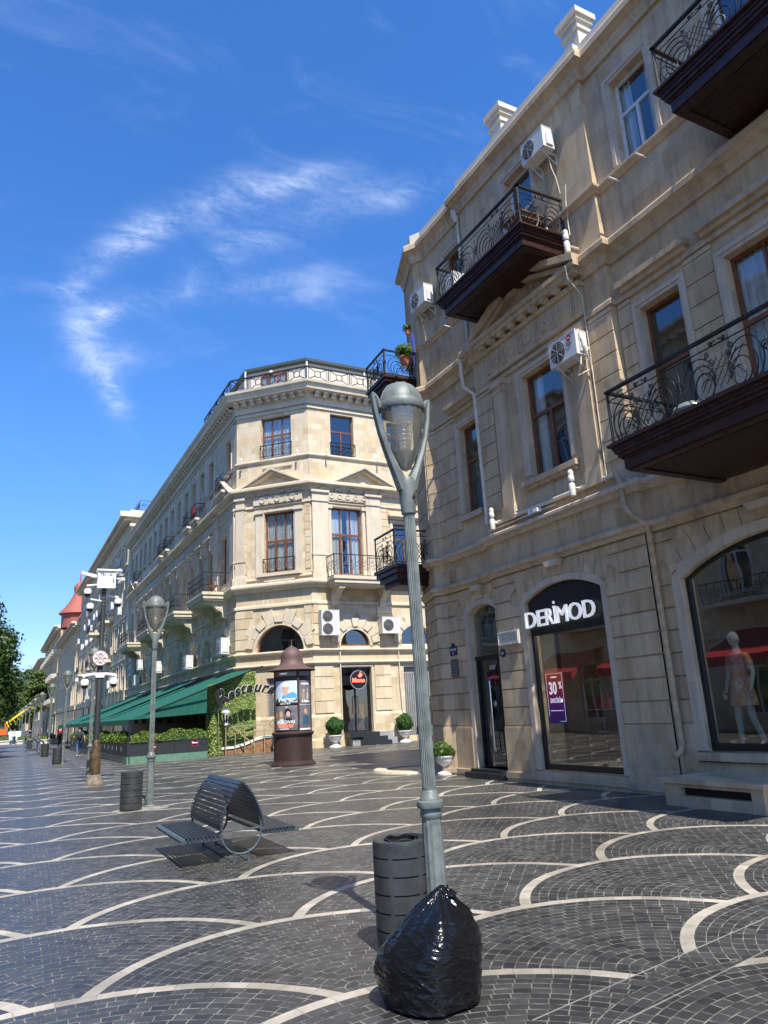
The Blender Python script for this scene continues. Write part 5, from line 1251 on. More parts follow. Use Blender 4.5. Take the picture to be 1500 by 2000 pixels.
# ================================================================ STREET LAMPS
def make_lamp(label, first_lean=0.0):
    t = thing('street_lamp', label, 'street lamp', (0, 0, 0), 0, 'grey-green street lamps in a row')
    L = (0, 0, 0)
    m = MB(); m.sm = False
    m.lathe([(.105, 0), (.105, .03), (.085, .05)], seg=20); m.lathe([(.080, .04), (.077, .3), (.072, .70), (.068, .86)], seg=24, flute=1, fd=.06); m.obj('base_column', 'lamp_paint', t, L)
    m = MB(); m.sm = True; m.lathe([(.067, .85), (.078, .87), (.078, .89), (.072, .90), (.072, .915), (.094, .925), (.098, .945), (.094, .965), (.074, .975), (.072, .99), (.062, 1.0), (.058, 1.03), (.050, 1.04), (.050, 1.06)], seg=28); m.obj('collar', 'lamp_paint', t, L)
    m = MB(); m.lathe([(.050, 1.02), (.049, 2.0), (.045, 3.14)], seg=40, flute=1, fd=.12); m.obj('shaft', 'lamp_paint', t, L)
    m = MB(); m.sm = True
    m.lathe([(.04, 3.07), (.056, 3.08), (.058, 3.10), (.060, 3.14), (.068, 3.26), (.074, 3.33), (.06, 3.37), (0, 3.38)], seg=24)
    for sg in (-1, 1):
        pts = [(.03, 3.28), (.06, 3.36), (.105, 3.46), (.16, 3.60), (.205, 3.74), (.235, 3.88), (.252, 4.00), (.262, 4.07)]
        w_ = [(.055, .050), (.05, .05), (.036, .045), (.027, .040), (.022, .036), (.020, .033), (.019, .03), (.012, .03)]
        vs = []; fs = []
        for (x, z), (a, b) in zip(pts, w_):
            for k in range(8): q = 2*PI*k/8; vs.append((sg*x+a*math.cos(q), b*math.sin(q), z-(a*.35*math.cos(q)*sg)))
        for j in range(len(pts)-1):
            for k in range(8): fs.append((j*8+k, j*8+(k+1) % 8, (j+1)*8+(k+1) % 8, (j+1)*8+k))
        fs.append(tuple(range((len(pts)-1)*8, len(pts)*8))); m.add(vs, fs)
        m.tube([(sg*.264, 0, 4.066), (sg*.25, 0, 4.06), (sg*.225, 0, 4.035), (sg*.205, 0, 3.99), (sg*.19, 0, 3.95)], [.016, .02, .022, .022, .02], 8)
    m.obj('arm_fork', 'lamp_paint', t, L)
    m = MB(); m.sm = True; m.lathe([(.185, 3.93), (.192, 3.94), (.194, 3.99), (.188, 4.0), (.186, 4.015), (.178, 4.02), (.172, 4.05), (.150, 4.10), (.11, 4.15), (.06, 4.18), (.02, 4.19), (.015, 4.20), (0, 4.205)], seg=32); cp = m.obj('cap', 'lamp_paint', t, L)
    m = MB(); m.sm = True
    for i in range(8):
        a = i*PI/4; m.tube([(r*math.cos(a), r*math.sin(a), z) for r, z in ((.178, 4.02), (.173, 4.05), (.151, 4.10), (.111, 4.15), (.06, 4.182))], .005, 4)
    m.obj('cap_rib', 'lamp_paint', cp, None) if False else m.obj('cap_rib', 'lamp_paint', t, L)
    m = MB(); m.sm = True; m.lathe([(.182, 3.94), (.178, 3.88), (.160, 3.78), (.136, 3.68), (.105, 3.58), (.072, 3.50), (.04, 3.45), (.018, 3.435), (0, 3.43)], seg=36, flute=1, fd=.03); gl_ = m.obj('globe', 'lamp_glass', t, L)
    m = MB(); m.sm = True; m.lathe([(.098, 3.58), (.066, 3.50), (.036, 3.455), (.014, 3.442), (0, 3.44)], seg=20); m.obj('globe_tip', 'lamp_lens_core', t, L)
    m = MB(); m.sm = True
    for i in range(9): z = 3.60+i*.035; r = .055+.012*i*.5; m.lathe([(r*.9, z), (r, z+.01), (r, z+.018), (r*.9, z+.028)], seg=20)
    m.lathe([(.05, 3.58), (.05, 3.93)], seg=12); m.obj('louvre', 'lamp_glass', t, L)
    return t
lamp0 = make_lamp('nearest grey-green street lamp with fluted post, standing behind the black rubbish bag')
m = MB(T(.02, 0, 0)); m.prism([(-.018, 3.20), (.02, 3.195), (.016, 3.235), (.004, 3.25), (-.006, 3.225)], -.071, -.066); m.prism([(.0, 3.17), (.008, 3.17), (.008, 3.18), (.0, 3.18)], -.067, -.063); scf = m.obj('paint_chip', 'bronze_sleeve', None, (0, 0, 0)); SCF = scf
lamp0.location = (2.81, 4.80, 0); lamp0.rotation_euler = (rad(.3), rad(-1.0), 0)
LY = [(2.82, 15.8, 'second grey-green lamp, beside the slotted bin left of the bench'), (2.84, 27.0, 'grey-green lamp half hidden behind the dark camera pole'), (2.86, 38.1, 'grey-green lamp rising beside the bin near the walking man'), (2.88, 49.3, 'grey-green lamp just beyond the lamp near the walking man'),
      (2.90, 60.6, 'grey-green lamp sixth from the front in the receding row'), (2.92, 71.8, 'grey-green lamp seventh from the front in the receding row'), (2.94, 83.0, 'grey-green lamp eighth from the front in the receding row'), (2.95, 94.2, 'grey-green lamp ninth from the front in the receding row'), (2.96, 105.5, 'small distant grey-green lamp, tenth in the row'), (2.97, 117.0, 'tiny last grey-green lamp of the row, by the yellow boom')]
for x, y, lb_ in LY:
    c = copy_tree(lamp0, (x, y, 0), 0, lb_); c.rotation_euler = (0, 0, rad(random.uniform(-8, 8)))
SCF.parent = lamp0
pad = MB(); pad.lathe([(0, .02), (.30, .02), (.42, .006), (.45, .004)], seg=18); 
lp = pad.obj('concrete_patch', 'concrete', None, (0, 0, 0)); lp.location = (2.62, 15.6, 0); lp.scale = (1.2, .9, 1); tag(lp, 'rough concrete patch in the paving at the foot of the second lamp', 'concrete patch')

# ================================================================ BINS
def make_bin(label):
    t = thing('litter_bin', label, 'litter bin', (0, 0, 0), 0, 'slotted dark metal bins beside the lamps')
    m = MB(); m.sm = True; R_ = .205
    m.lathe([(R_-.03, .04), (R_-.005, .03), (R_, .05), (R_, .145)], seg=40)
    zs = [.145, .26, .375, .49, .605]
    # shell with open slots: rings between slots and bridges across them
    for i, z in enumerate(zs):
        top = zs[i+1] if i < len(zs)-1 else .70
        m.lathe([(R_, z+.009), (R_, top)], seg=40)
        for k in range(6): a = k*PI/3+.25; m.lathe([(R_, z), (R_, z+.009)], seg=4, a0=a, a1=a+.16)
    m.lathe([(R_, .70), (R_-.002, .712), (R_-.02, .718), (.125, .708), (.12, .69)], seg=40); m.obj('shell', 'bin_metal', t, (0, 0, 0))
    m = MB(); m.lathe([(0, .04), (R_-.012, .04), (R_-.012, .69)], seg=24); m.lathe([(.118, .70), (.112, .3)], seg=20); m.obj('liner', 'bin_black', t, (0, 0, 0))
    m = MB(); m.lathe([(0, 0), (R_-.03, 0), (R_-.03, .04)], seg=20); m.obj('foot', 'bin_black', t, (0, 0, 0))
    return t
bin0 = make_bin('near slotted bin between the closest lamp and the black rubbish bag'); bin0.location = (2.655, 5.0, 0); bin0.rotation_euler = (0, rad(-.6), rad(20))
for x, y, lb_ in ((2.42, 15.5, 'slotted bin on the concrete patch by the second lamp'), (2.62, 38.1, 'slotted bin at the lamp beside the walking man'), (2.70, 49.2, 'leaning slotted bin beyond the walking man'), (2.68, 71.5, 'farthest slotted bin in the row of lamps')):
    copy_tree(bin0, (x, y, 0), random.random(), lb_)
# clear rubbish-bag edge in the near bin
m = MB(); m.sm = True
pts = [(.118*math.cos(a), .118*math.sin(a), .712+.008*math.sin(5*a)) for a in [i*2*PI/24 for i in range(24)]]
m.tube(pts, .008, 5, closed=True); o = m.obj('bin_liner_bag', 'bin_black', bin0, (0, 0, 0))

# ================================================================ DOUBLE BENCH
def make_bench(label):
    """two seats back to back under one slatted pointed back; long side along local y, 1.6 m"""
    t = thing('double_bench', label, 'bench', (0, 0, 0), 0, 'back-to-back slatted benches'); L0 = (0, 0, 0)
    W2, L = .70, 1.56
    prof = [(.250, .38), (.247, .43), (.238, .48), (.223, .53), (.204, .58), (.183, .63), (.158, .68), (.128, .73), (.095, .775), (.058, .818), (.020, .855)]
    for sg, nm in ((-1, 'backrest'), (1, 'backrest')):
        m = MB()
        for i, (x, z) in enumerate(prof):
            x2, z2 = prof[min(i+1, len(prof)-1)]; x1, z1 = prof[max(i-1, 0)]; an = math.atan2(z2-z1, x2-x1)
            m.bbox((sg*x, L/2, z), (.042, L, .022), Ry(-an if sg > 0 else PI+an))
        m.obj(nm, 'bench_slat', t, L0)
    for sg in (-1, 1):
        m = MB()
        for i in range(9):
            x = .27+i*.044; m.box((sg*(x-.0165), 0, .280-.004*i*.2), (sg*(x+.0165), L, .318))
        m.obj('seat', 'bench_slat', t, L0)
        m = MB(); m.sm = True
        a0 = [(.655+.0, .318), (.685, .312), (.702, .295), (.700, .27), (.68, .255), (.655, .258), (.648, .285)]
        pp_ = [(sg*x, z) for x, z in a0]
        m.F = I4; n = len(pp_); vs = [(x, -.005, z) for x, z in pp_]+[(x, L+.005, z) for x, z in pp_]
        m.add(vs, [tuple(range(n)), tuple(range(2*n-1, n-1, -1))]+[(i, i+n, (i+1) % n+n, (i+1) % n) for i in range(n)]); m.obj('front_roll', 'bench_frame', t, L0)
    for y in (.02, L-.02):
        m = MB(); m.sm = False
        ring = [(.225*math.cos(a)*1.05, y, .32+.235*math.sin(a)) for a in [rad(190)+rad(160)*i/16 for i in range(17)]]
        m.tube([(-.235, y, .42), (-.236, y, .34)]+ring+[(.236, y, .34), (.235, y, .42)], .014, 6)
        m.tube([(-.24, y, .345), (.24, y, .345)], .011, 5)
        for sg in (-1, 1):
            m.box((sg*.225, y-.014, .262), (sg*.66, y+.014, .286))
            m.tube([(sg*.085, y, .115), (sg*.085, y, 0)], .013, 6); 
            for i, (x, z) in enumerate(prof[:-1]):
                x2, z2 = prof[i+1]; m.tube([(sg*(x-.014), y+(.012 if y < 1 else -.012), z), (sg*(x2-.014), y+(.012 if y < 1 else -.012), z2)], .009, 4)
        m.obj('end_frame', 'bench_frame', t, L0)
    m = MB(); m.box((-.1, -.0, -.0), (-.07, L, .012)); m.box((.07, 0, 0), (.1, L, .012)); m.obj('ground_rail', 'bench_frame', t, L0)
    return t
bench0 = make_bench('near double bench with blue-grey slats and a pointed shared back'); bench0.location = (2.655, 8.95, 0); bench0.rotation_euler = (0, 0, rad(-.5))
for x, y, lb_ in ((2.75, 54.0, 'distant double bench behind the bins left of the walking man'), (2.8, 64.5, 'farthest double bench in the row of lamps')): copy_tree(bench0, (x, y, 0), 0, lb_)

# ================================================================ RUBBISH BAG
def bag():
    m = MB(); m.sm = True; nu, nv = 260, 170; vs = []; fs = []
    def ridge(v): return max(0.0, 1-abs(noise.noise(v))*2.2)**3
    for j in range(nv+1):
        t = j/nv
        for i in range(nu):
            a = 2*PI*i/nu; d = Vector((math.cos(a), math.sin(a), 0))
            if t < .70:
                s = t/.70; z = .44*s**1.05; r = .290*(1-.45*max(0, .05-s)/.05)+.050*math.sin(min(1, s*1.5)*PI*.5)-.03*s
                if s > .55: r -= .100*((s-.55)/.45)**2.2
            else:
                s = (t-.70)/.30; r = .184*max(0, 1-s)**.95-.05*math.sin(s*PI)+.026; z = .44+.13*math.sin(s*PI/2)
                if s > .94: r *= max(0, (1-s)/.06)
            up = max(0.0, t-.25)**1.4
            fold = (math.sin(a*9+4*noise.noise(d*1.3)+t*3)*.6+math.sin(a*17+6*t))*.012*max(0, t-.5)*2*min(1, max(0, r)/.1)
            q = Vector((d.x*1.3+3, d.y*1.3, z*3.2)); n1 = noise.noise(q)*.055
            q2 = Vector((a*1.2, z*13+d.x*1.5, 1.7)); n2 = ridge(q2)*.007
            q3 = Vector((a*3.0+z*8, z*24-a*2.2, 5.1)); n3 = ridge(q3)*.003
            n4 = ridge(Vector((a*4+z*20, z*7, 9.3)))*.003
            w_ = min(1, max(0, r)/.2)
            rr = r*.93*(1+.05*math.cos(a-3.6)*(1-t))+(n1+n2+n3+n4)*w_+fold
            x = rr*d.x*1.0+.16*up; y = rr*d.y*.92-.03*up
            vs.append((x, y, max(.003, z*(1.0)+noise.noise(Vector((d.x*1.5, d.y*1.5, z*3+7)))*.025*min(1, t*4))))
    for j in range(nv):
        for i in range(nu): k = (i+1) % nu; fs.append((j*nu+i, j*nu+k, (j+1)*nu+k, (j+1)*nu+i))
    fs.append(tuple(range(nu))); fs.append(tuple(nv*nu+i for i in range(nu)))
    m.add(vs, fs)
    return m
o = bag().obj('rubbish_bag', 'black_plastic', None, (0, 0, 0)); o.location = (2.33, 4.10, 0); tag(o, 'shiny black rubbish bag tied at the top in front of the nearest lamp', 'rubbish bag')
m = MB(); m.sm = True
for k in range(3):
    vs = []; fs = []; a0 = k*2.2+.5
    for i in range(8):
        s = i/7; w_ = .045*math.sin(PI*min(1, .2+s)); cx = .02*math.cos(a0)+.075*s*math.cos(a0); cy = .09*s*math.sin(a0); cz = .0+.05*s-.06*s*s
        vs += [(cx-w_*math.sin(a0), cy+w_*math.cos(a0), cz), (cx, cy, cz+.018), (cx+w_*math.sin(a0), cy-w_*math.cos(a0), cz)]
    for i in range(7): fs += [(3*i, 3*i+3, 3*i+4, 3*i+1), (3*i+1, 3*i+4, 3*i+5, 3*i+2)]
    m.add(vs, fs, T(.115, -.02, .53))
n_ = m.obj('bag_knot', 'black_plastic', o, (0, 0, 0)); n_.location = (0, 0, 0)

# ================================================================ ADVERTISING COLUMN
kx, ky = 9.02, 24.45
ko = thing('advertising_column', 'brown round advertising column with concert posters and bell-shaped shingled roof', 'advertising column', (kx, ky, 0))
K = T(kx, ky, 0)
m = MB(K); m.lathe([(.74, 0), (.76, .02), (.76, .05), (.72, .07), (.72, .10), (.68, .12), (.68, .15), (.64, .16)], seg=40)
for i in range(56): a = 2*PI*i/56; m.bbox((.635*math.cos(a), .635*math.sin(a), .54), (.03, .052, .80), Rz(a))
m.lathe([(.62, .1), (.62, .97)], seg=32); m.lathe([(.63, .92), (.68, .95), (.70, 1.0), (.72, 1.01), (.72, 1.05), (.64, 1.08)], seg=40); m.obj('base', 'kiosk_brown', ko)
m = MB(K); m.lathe([(.60, 1.05), (.60, 3.1)], seg=48); m.lathe([(.615, 2.78), (.63, 2.80), (.63, 2.86), (.615, 2.88)], seg=40); m.lathe([(.60, 3.06), (.66, 3.10), (.60, 3.12)], seg=40)
cang = math.atan2(-ky, -kx)           # towards the camera
def kang(s): return cang + s
for s in (-1.2, .32, 1.5, 2.8, 4.0): a = kang(s); m.bbox((.625*math.cos(a), .625*math.sin(a), 2.08), (.05, .07, 2.04), Rz(a))
m.obj('drum', 'kiosk_brown', ko)
m = MB(K); m.sm = True; m.lathe([(.80, 3.09), (.83, 3.11), (.80, 3.14), (.60, 3.20), (.47, 3.28), (.40, 3.38), (.375, 3.50), (.37, 3.58), (.35, 3.68), (.29, 3.78), (.20, 3.86), (.08, 3.93), (.02, 3.97), (.015, 4.16), (0, 4.17)], seg=40); m.obj('roof', 'kiosk_roof', ko)
def wrap(mb, r0, a_c, src):
    """bend flat geometry (x = arc length, z, y = proud) round the drum"""
    for v, ff in src:
        vs = []
        for (x, y, z) in v:
            a = a_c - x/r0 if False else a_c + x/r0; rr = r0+y; vs.append((rr*math.cos(a), rr*math.sin(a), z))
        mb.add(vs, ff)
def flat_rect(x0, x1, z0, z1, y, n=12):
    v = []; ff = []
    for i in range(n+1): x = x0+(x1-x0)*i/n; v += [(x, y, z0), (x, y, z1)]
    for i in range(n): ff.append((2*i, 2*i+2, 2*i+3, 2*i+1))
    return v, ff
def flat_ell(cx, cz, rx, rz, y, n=24): return flat_poly([(cx+rx*math.cos(2*PI*i/n), cz+rz*math.sin(2*PI*i/n)) for i in range(n)], y)
def flat_poly(p, y):
    """convex outline cut into narrow columns so that it can be bent round the drum"""
    x0, x1 = min(q[0] for q in p), max(q[0] for q in p); n = max(2, int((x1-x0)/.02)); v = []
    for i in range(n+1):
        x = min(max(x0+(x1-x0)*i/n, x0+1e-5), x1-1e-5); zs = []
        for k in range(len(p)):
            (a0, b0), (a1, b1) = p[k], p[(k+1) % len(p)]
            if (a0-x)*(a1-x) <= 0 and abs(a1-a0) > 1e-9: zs.append(b0+(b1-b0)*(x-a0)/(a1-a0))
        v += [(x, y, min(zs)), (x, y, max(zs))]
    return v, [(2*i, 2*i+2, 2*i+3, 2*i+1) for i in range(n)]
def flat_text(s, x, z, size, y, bold=.0, sx=1.0):
    q = text_mb(s, size, T(x, y, z), .002, bold, sx=sx); return [tuple(v) for v in q.v], q.f
def poster(parent, name, a_c, items, r0=.605, label=None):
    po = None
    by = {}
    for mat, geo in items: by.setdefault(mat, []).append(geo)
    mats = list(by); mb = MB(K)
    for i, k_ in enumerate(mats):
        mb.cur = i; wrap(mb, r0, kang(a_c), by[k_])
    o_ = mb.obj(name, mats, ko)
    if label: o_['label'] = label
    return o_
# image x on the drum grows with +angle (towards image right)
poster(ko, 'poster', -.42, [('paper_blue', flat_rect(-.42, .42, 2.02, 2.74, .012)), ('poster_skin', flat_ell(.02, 2.50, .13, .17, .016)), ('poster_hair_grey', flat_ell(.02, 2.62, .125, .075, .018)), ('poster_skin', flat_poly([(-.06, 2.36), (.10, 2.36), (.12, 2.22), (-.06, 2.22)], .015)),
    ('shirt_blue', flat_poly([(-.14, 2.14), (.40, 2.14), (.40, 2.30), (.26, 2.38), (.10, 2.32), (.04, 2.24), (-.04, 2.30)], .017)), ('black_paint', flat_rect(-.42, .42, 1.96, 2.03, .014)), ('black_paint', flat_poly([(-.40, 2.04), (.40, 2.08), (.40, 2.15), (-.30, 2.17), (-.38, 2.10)], .019)),
    ('black_paint', flat_ell(-.03, 2.50, .016, .010, .02)), ('black_paint', flat_ell(.06, 2.50, .016, .010, .02)), ('poster_blond', flat_poly([(-.02, 2.40), (.05, 2.40), (.05, 2.41), (-.02, 2.41)], .02)), ('letter_white', flat_text('SƏNGƏRDƏ', .06, 2.07, .135, .026, .004, .8)), ('letter_white', flat_text('14 15 16 17 18 19', .0, 1.975, .05, .02, .002))], label='pale blue concert poster with a white-haired man')
poster(ko, 'poster', -.42, [('paper_grey', flat_rect(-.42, .42, 1.14, 1.93, .012)), ('poster_blond', flat_ell(-.16, 1.62, .10, .16, .014)), ('poster_skin', flat_ell(-.15, 1.64, .06, .09, .017)), ('black_paint', flat_ell(.10, 1.72, .11, .11, .014)), ('poster_skin', flat_ell(.11, 1.66, .07, .09, .017)), ('poster_blond', flat_ell(-.36, 1.60, .06, .14, .014)), ('poster_skin', flat_ell(-.34, 1.60, .035, .07, .017)),
    ('white_cloth', flat_poly([(-.26, 1.36), (-.02, 1.36), (-.06, 1.50), (-.22, 1.50)], .015)), ('black_paint', flat_poly([(.0, 1.32), (.26, 1.32), (.22, 1.52), (.04, 1.52)], .015)), ('letter_white', flat_text('JAZZ DIVAS', .0, 1.35, .15, .022, .0, .85)), ('emissive_red', flat_text('KSENIYA ELESINA SEVDA', .0, 1.29, .05, .02, .002)), ('emissive_red', flat_text('ALEKPERZADEH   LINA', .0, 1.23, .05, .02, .002)), ('letter_white', flat_text('14 15 16 17 18 19', -.05, 1.16, .045, .02, .002)), ('letter_white', flat_text('BAKU', .06, 1.87, .035, .02, .001))], label='dark concert poster with singers and white lettering')
poster(ko, 'poster', .88, [('paper_grey', flat_rect(-.30, .34, 1.12, 2.74, .012)), ('letter_white', flat_text('14 FEVRAL', -.06, 2.60, .08, .02, .003)), ('poster_skin', flat_ell(-.12, 2.40, .04, .06, .016)), ('poster_skin', flat_ell(.06, 2.42, .04, .06, .016)), ('white_cloth', flat_poly([(.0, 2.12), (.10, 2.12), (.10, 2.34), (.02, 2.34)], .015)), ('poster_blond', flat_poly([(-.20, 2.10), (-.08, 2.10), (-.08, 2.34), (-.16, 2.34)], .015)), ('letter_white', flat_text('2 Nefer', -.04, 2.02, .11, .02, .004)),
    ('white_paint', flat_rect(-.30, .34, 1.93, 1.945, .016)), ('poster_blond', flat_ell(-.06, 1.72, .07, .10, .015)), ('poster_skin', flat_ell(-.06, 1.73, .045, .07, .017)), ('jeans', flat_poly([(-.2, 1.3), (.12, 1.3), (.08, 1.6), (-.16, 1.6)], .015)), ('white_paint', flat_rect(-.30, .34, 1.12, 1.18, .016))], label='narrow dark poster on the column beside the two large posters')
poster(ko, 'header_panel', -.42, [('ac_grey', flat_rect(-.43, .43, 2.90, 3.05, .012)), ('red_paint', flat_ell(-.33, 2.975, .05, .05, .016)), ('letter_white', flat_text('INCESENET', -.04, 2.965, .055, .02, .002))])
poster(ko, 'header_panel', .88, [('ac_grey', flat_rect(-.30, .34, 2.90, 3.05, .012))])

# ================================================================ AIR CONDITIONERS
def make_ac(name, w_, h, d, fans, label, group, F, brand=None):
    """box unit on brackets; local x along wall, y outwards from wall, z up"""
    t = thing(name, label, 'air conditioner', F.to_translation(), 0, group); y0, y1 = .14, .14+d
    m = MB(F); m.box((-w_/2, y0, 0), (w_/2, y1, h)); m.box((-w_/2-.006, y0+.02, h), (w_/2+.006, y1+.006, h+.015)); m.box((w_/2, y0+.06, h*.12), (w_/2+.03, y1-.08, h*.62)) ; m.obj('casing', 'ac_white', t)
    m = MB(F); r = min(h/fans, w_*.62)*.45; cx = -w_/2+r+w_*.06
    for k in range(fans):
        cz = h*(k+.5)/fans; m.F = F @ T(cx, y1, cz) @ Rx(-PI/2)
        m.lathe([(0, .004), (r, .004), (r, .002)], seg=28); m.F = F @ T(cx, y1, cz) @ Rx(-PI/2)
    m.obj('fan_opening', 'ac_dark', t)
    m = MB(F)
    for k in range(fans):
        cz = h*(k+.5)/fans
        for q in (1.0, .8, .6, .4, .2): m.tube([(cx+r*q*math.cos(a), y1+.016, cz+r*q*math.sin(a)) for a in [i*2*PI/20 for i in range(20)]], .005, 4, closed=True)
        for a in range(8): m.tube([(cx, y1+.018, cz), (cx+r*math.cos(a*PI/4), y1+.018, cz+r*math.sin(a*PI/4))], .005, 4)
    m.obj('fan_guard', 'ac_grey', t)
    m = MB(F)
    for u in (-w_*.32, w_*.32): m.box((u-.018, 0, -.04), (u+.018, y1-.02, 0)); m.box((u-.018, 0, -.28), (u+.018, .02, 0)); m.tube([(u, .02, -.26), (u, y1-.1, -.03)], .012, 4)
    m.obj('bracket', 'ac_white', t)
    return t
def rel(o, F, parentF=None): return o
FPr = flipF(FP); FRf = flipF(FRr)
def place_ac(name, F, u, z, w_, h, d, fans, label, group=None): return make_ac(name, w_, h, d, fans, label, group, F @ T(u, 0, z))
lg = place_ac('air_conditioner', FPr, -10.07, 8.20, .80, .52, .30, 1, 'white wall air conditioner with red round badge beside the middle window', None)
lgF = FPr @ T(-10.07, 0, 8.20)
m = MB(lgF); m.F = lgF @ T(.22, .445, .42) @ Rx(-PI/2); m.lathe([(0, .003), (.07, .003)], seg=20); o = m.obj('badge', 'red_paint', lg)
mb = text_mb('LG', .10, lgF @ T(.22, .447, .26), .004, .002); mb.obj('lettering', 'ac_dark', lg)
mb = text_mb('LG', .05, lgF @ T(.22, .45, .40), .003, .001); mb.obj('badge_lettering', 'white_paint', lg)
m = MB(); m.sm = True; m.tube([(9.72, 9.68, 8.75), (9.70, 9.62, 8.55), (9.78, 9.6, 8.3), (9.9, 9.65, 8.1), (9.97, 9.7, 7.9)], .012, 6); m.tube([(9.75, 9.7, 8.3), (9.72, 9.72, 8.0), (9.78, 9.9, 7.85), (9.9, 9.75, 7.9), (9.98, 9.70, 7.95)], .018, 6); m.tube([(9.74, 9.66, 8.6), (9.72, 9.6, 8.4), (9.8, 9.62, 8.2), (9.95, 9.68, 8.4)], .01, 6); m.obj('hose', 'white_pipe', lg)
a2 = place_ac('air_conditioner', FPr, -10.20, 13.26, .74, .52, .32, 1, 'white air conditioner above the balcony door with dark square fan grille')
m = MB(); m.tube([(9.85, 10.0, 13.2), (9.9, 10.0, 12.9), (9.95, 9.95, 12.6), (9.98, 9.92, 12.2)], .012, 5); m.obj('hose', 'white_pipe', a2)
F3a = flipF(FRr) @ T(-15.72, 0, 12.62)
a3 = make_ac('air_conditioner', .78, .56, .30, 1, 'air conditioner at the far upper corner of the tan building, seen against the sky', None, F3a)
ac_s = []
place_ac('air_conditioner', FB, 14.83-CX, 5.45, 1.0, 1.28, .36, 2, 'tall twin-fan air conditioner above the ad column roof, between two half-round windows')
place_ac('air_conditioner', FB, 18.32-CX, 5.55, 1.08, .86, .40, 1, 'single-fan air conditioner right of the half-round window over the restaurant door')
FSf = flipF(FS)
acs0 = place_ac('air_conditioner', FSf, -(sr_(39.3)), 4.95, .95, .85, .45, 1, 'white air conditioner on the shaded side wall nearest the ivy', 'air conditioners on the side wall of the cream building')
for y, z, lb_ in ((47.6, 4.75, 'second white air conditioner along the shaded side wall'), (57.8, 5.2, 'third white air conditioner along the side wall, by the second lamp head'), (66.0, 6.0, 'upper of two air conditioners near the far end of the side wall'), (67.5, 4.8, 'lower of two air conditioners near the far end of the side wall')):
    c = copy_tree(acs0, None, None, lb_); c.location = acs0.location+Vector((0, y-39.3, z-4.95))
a5 = place_ac('air_conditioner', FSf, -sr_(70.2), 5.8, .8, 1.5, .4, 2, 'tall twin air conditioner near the far end of the side wall')
proto_ac = None
F2f = flipF(F2)
rnd = random.Random(4); spots_ = []
for k in range(36):
    u = 1.2+2.9*rnd.randint(0, 15)+2.1-.0; z = rnd.choice([4.2, 5.4, 8.2, 9.6, 12.5, 13.9, 16.6, 18.2, 15.0]); 
    if (u, z) in spots_: continue
    spots_.append((u, z))
for k, (u, z) in enumerate(spots_):
    if proto_ac is None: proto_ac = place_ac('air_conditioner', F2f, -u, z, .9, .8, .4, 1, 'one of the small white air conditioners on the apartment building front', 'air conditioners on the apartment building'); pu = (u, z)
    else: c = copy_tree(proto_ac); c.location = proto_ac.location+Vector((0, u-pu[0], z-pu[1]))

# ================================================================ WALL SPOTLIGHTS
def spot(F, u, v, z, label, group, s=1.0, up=True):
    t = thing('wall_spotlight', label, 'spotlight', (F @ T(u, 0, z)).to_translation(), 0, group); m = MB(F @ T(u, v, z) @ Matrix.Scale(s, 4)); m.sm = True
    m.tube([(0, -v/s, -.05), (0, 0, -.05)], .018, 6); m.lathe([(0, -.2), (.05, -.2), (.055, -.17), (.055, 0), (.045, .02), (.03, .03), (.03, .06)], seg=16); m.obj('housing', 'spot_paint', t)
    m = MB(F @ T(u, v, z) @ Matrix.Scale(s, 4)); m.sm = True; m.lathe([(.045, .05), (.055, .08), (.055, .14), (.048, .15), (.048, .18), (.052, .2), (.045, .24), (.02, .27), (0, .275)], seg=16); m.obj('lens_tube', 'spot_paint', t)
    return t
G_ = 'white spotlights on the tan facade'
spot(FP, 9.66, .34, 10.72, 'white spotlight at the balcony end above the red-badged air conditioner', G_, 1.15)
spot(FP, 10.42, .30, 5.72, 'white spotlight below the middle window, right end of the ledge', G_, 1.15)
spot(FP, 13.18, .26, 5.70, 'white spotlight on the ledge above the shop door', G_, 1.1)
m = MB(); m.box((9.8, 11.6, 5.50), (9.92, 11.75, 5.58)); m.box((9.84, 11.9, 5.5), (9.9, 11.96, 5.62)); o = m.obj('floodlight', 'white_paint', None, (9.86, 11.7, 5.5)); tag(o, 'tiny cream floodlight on the ledge under the middle window', 'floodlight')
o.location = (9.86, 11.7, 5.5)
GS = 'small white spotlights on the cream building'
for F, u, z, lb_ in ((FA, 3.95, 15.35, 'little white spotlight left of the upper corner window'), (FA, .55, 15.35, 'little white spotlight right of the upper corner window'), (FB, .95, 15.35, 'little white spotlight between the upper corner windows, right of the edge'), (FB, 4.1, 15.35, 'little white spotlight under the cornice near the lamp head'), (FS, 2.8, 15.4, 'little white spotlight on the shaded side, nearest the corner'), (FS, 6.6, 15.4, 'little white spotlight on the shaded side, second from the corner'), (FS, 15.5, 15.4, 'little white spotlight midway on the shaded side')):
    spot(F, u, .32, z, lb_, GS, .85)
# short white rods under the upper string course
for y, lb_ in ((8.5, 'short white rod under the upper window sill, left one'), (7.8, 'short white rod under the upper window sill, right one'), (14.65, 'short white rod below the corner window')):
    F = FRr; m = MB(F); m.sm = True; m.tube([(y, .02, 11.5), (y, .30, 11.5)], .018, 6); o = m.obj('wall_rod', 'white_paint', None, (XR, y, 11.5)); tag(o, lb_, 'rod', 'short white rods under the upper string course')

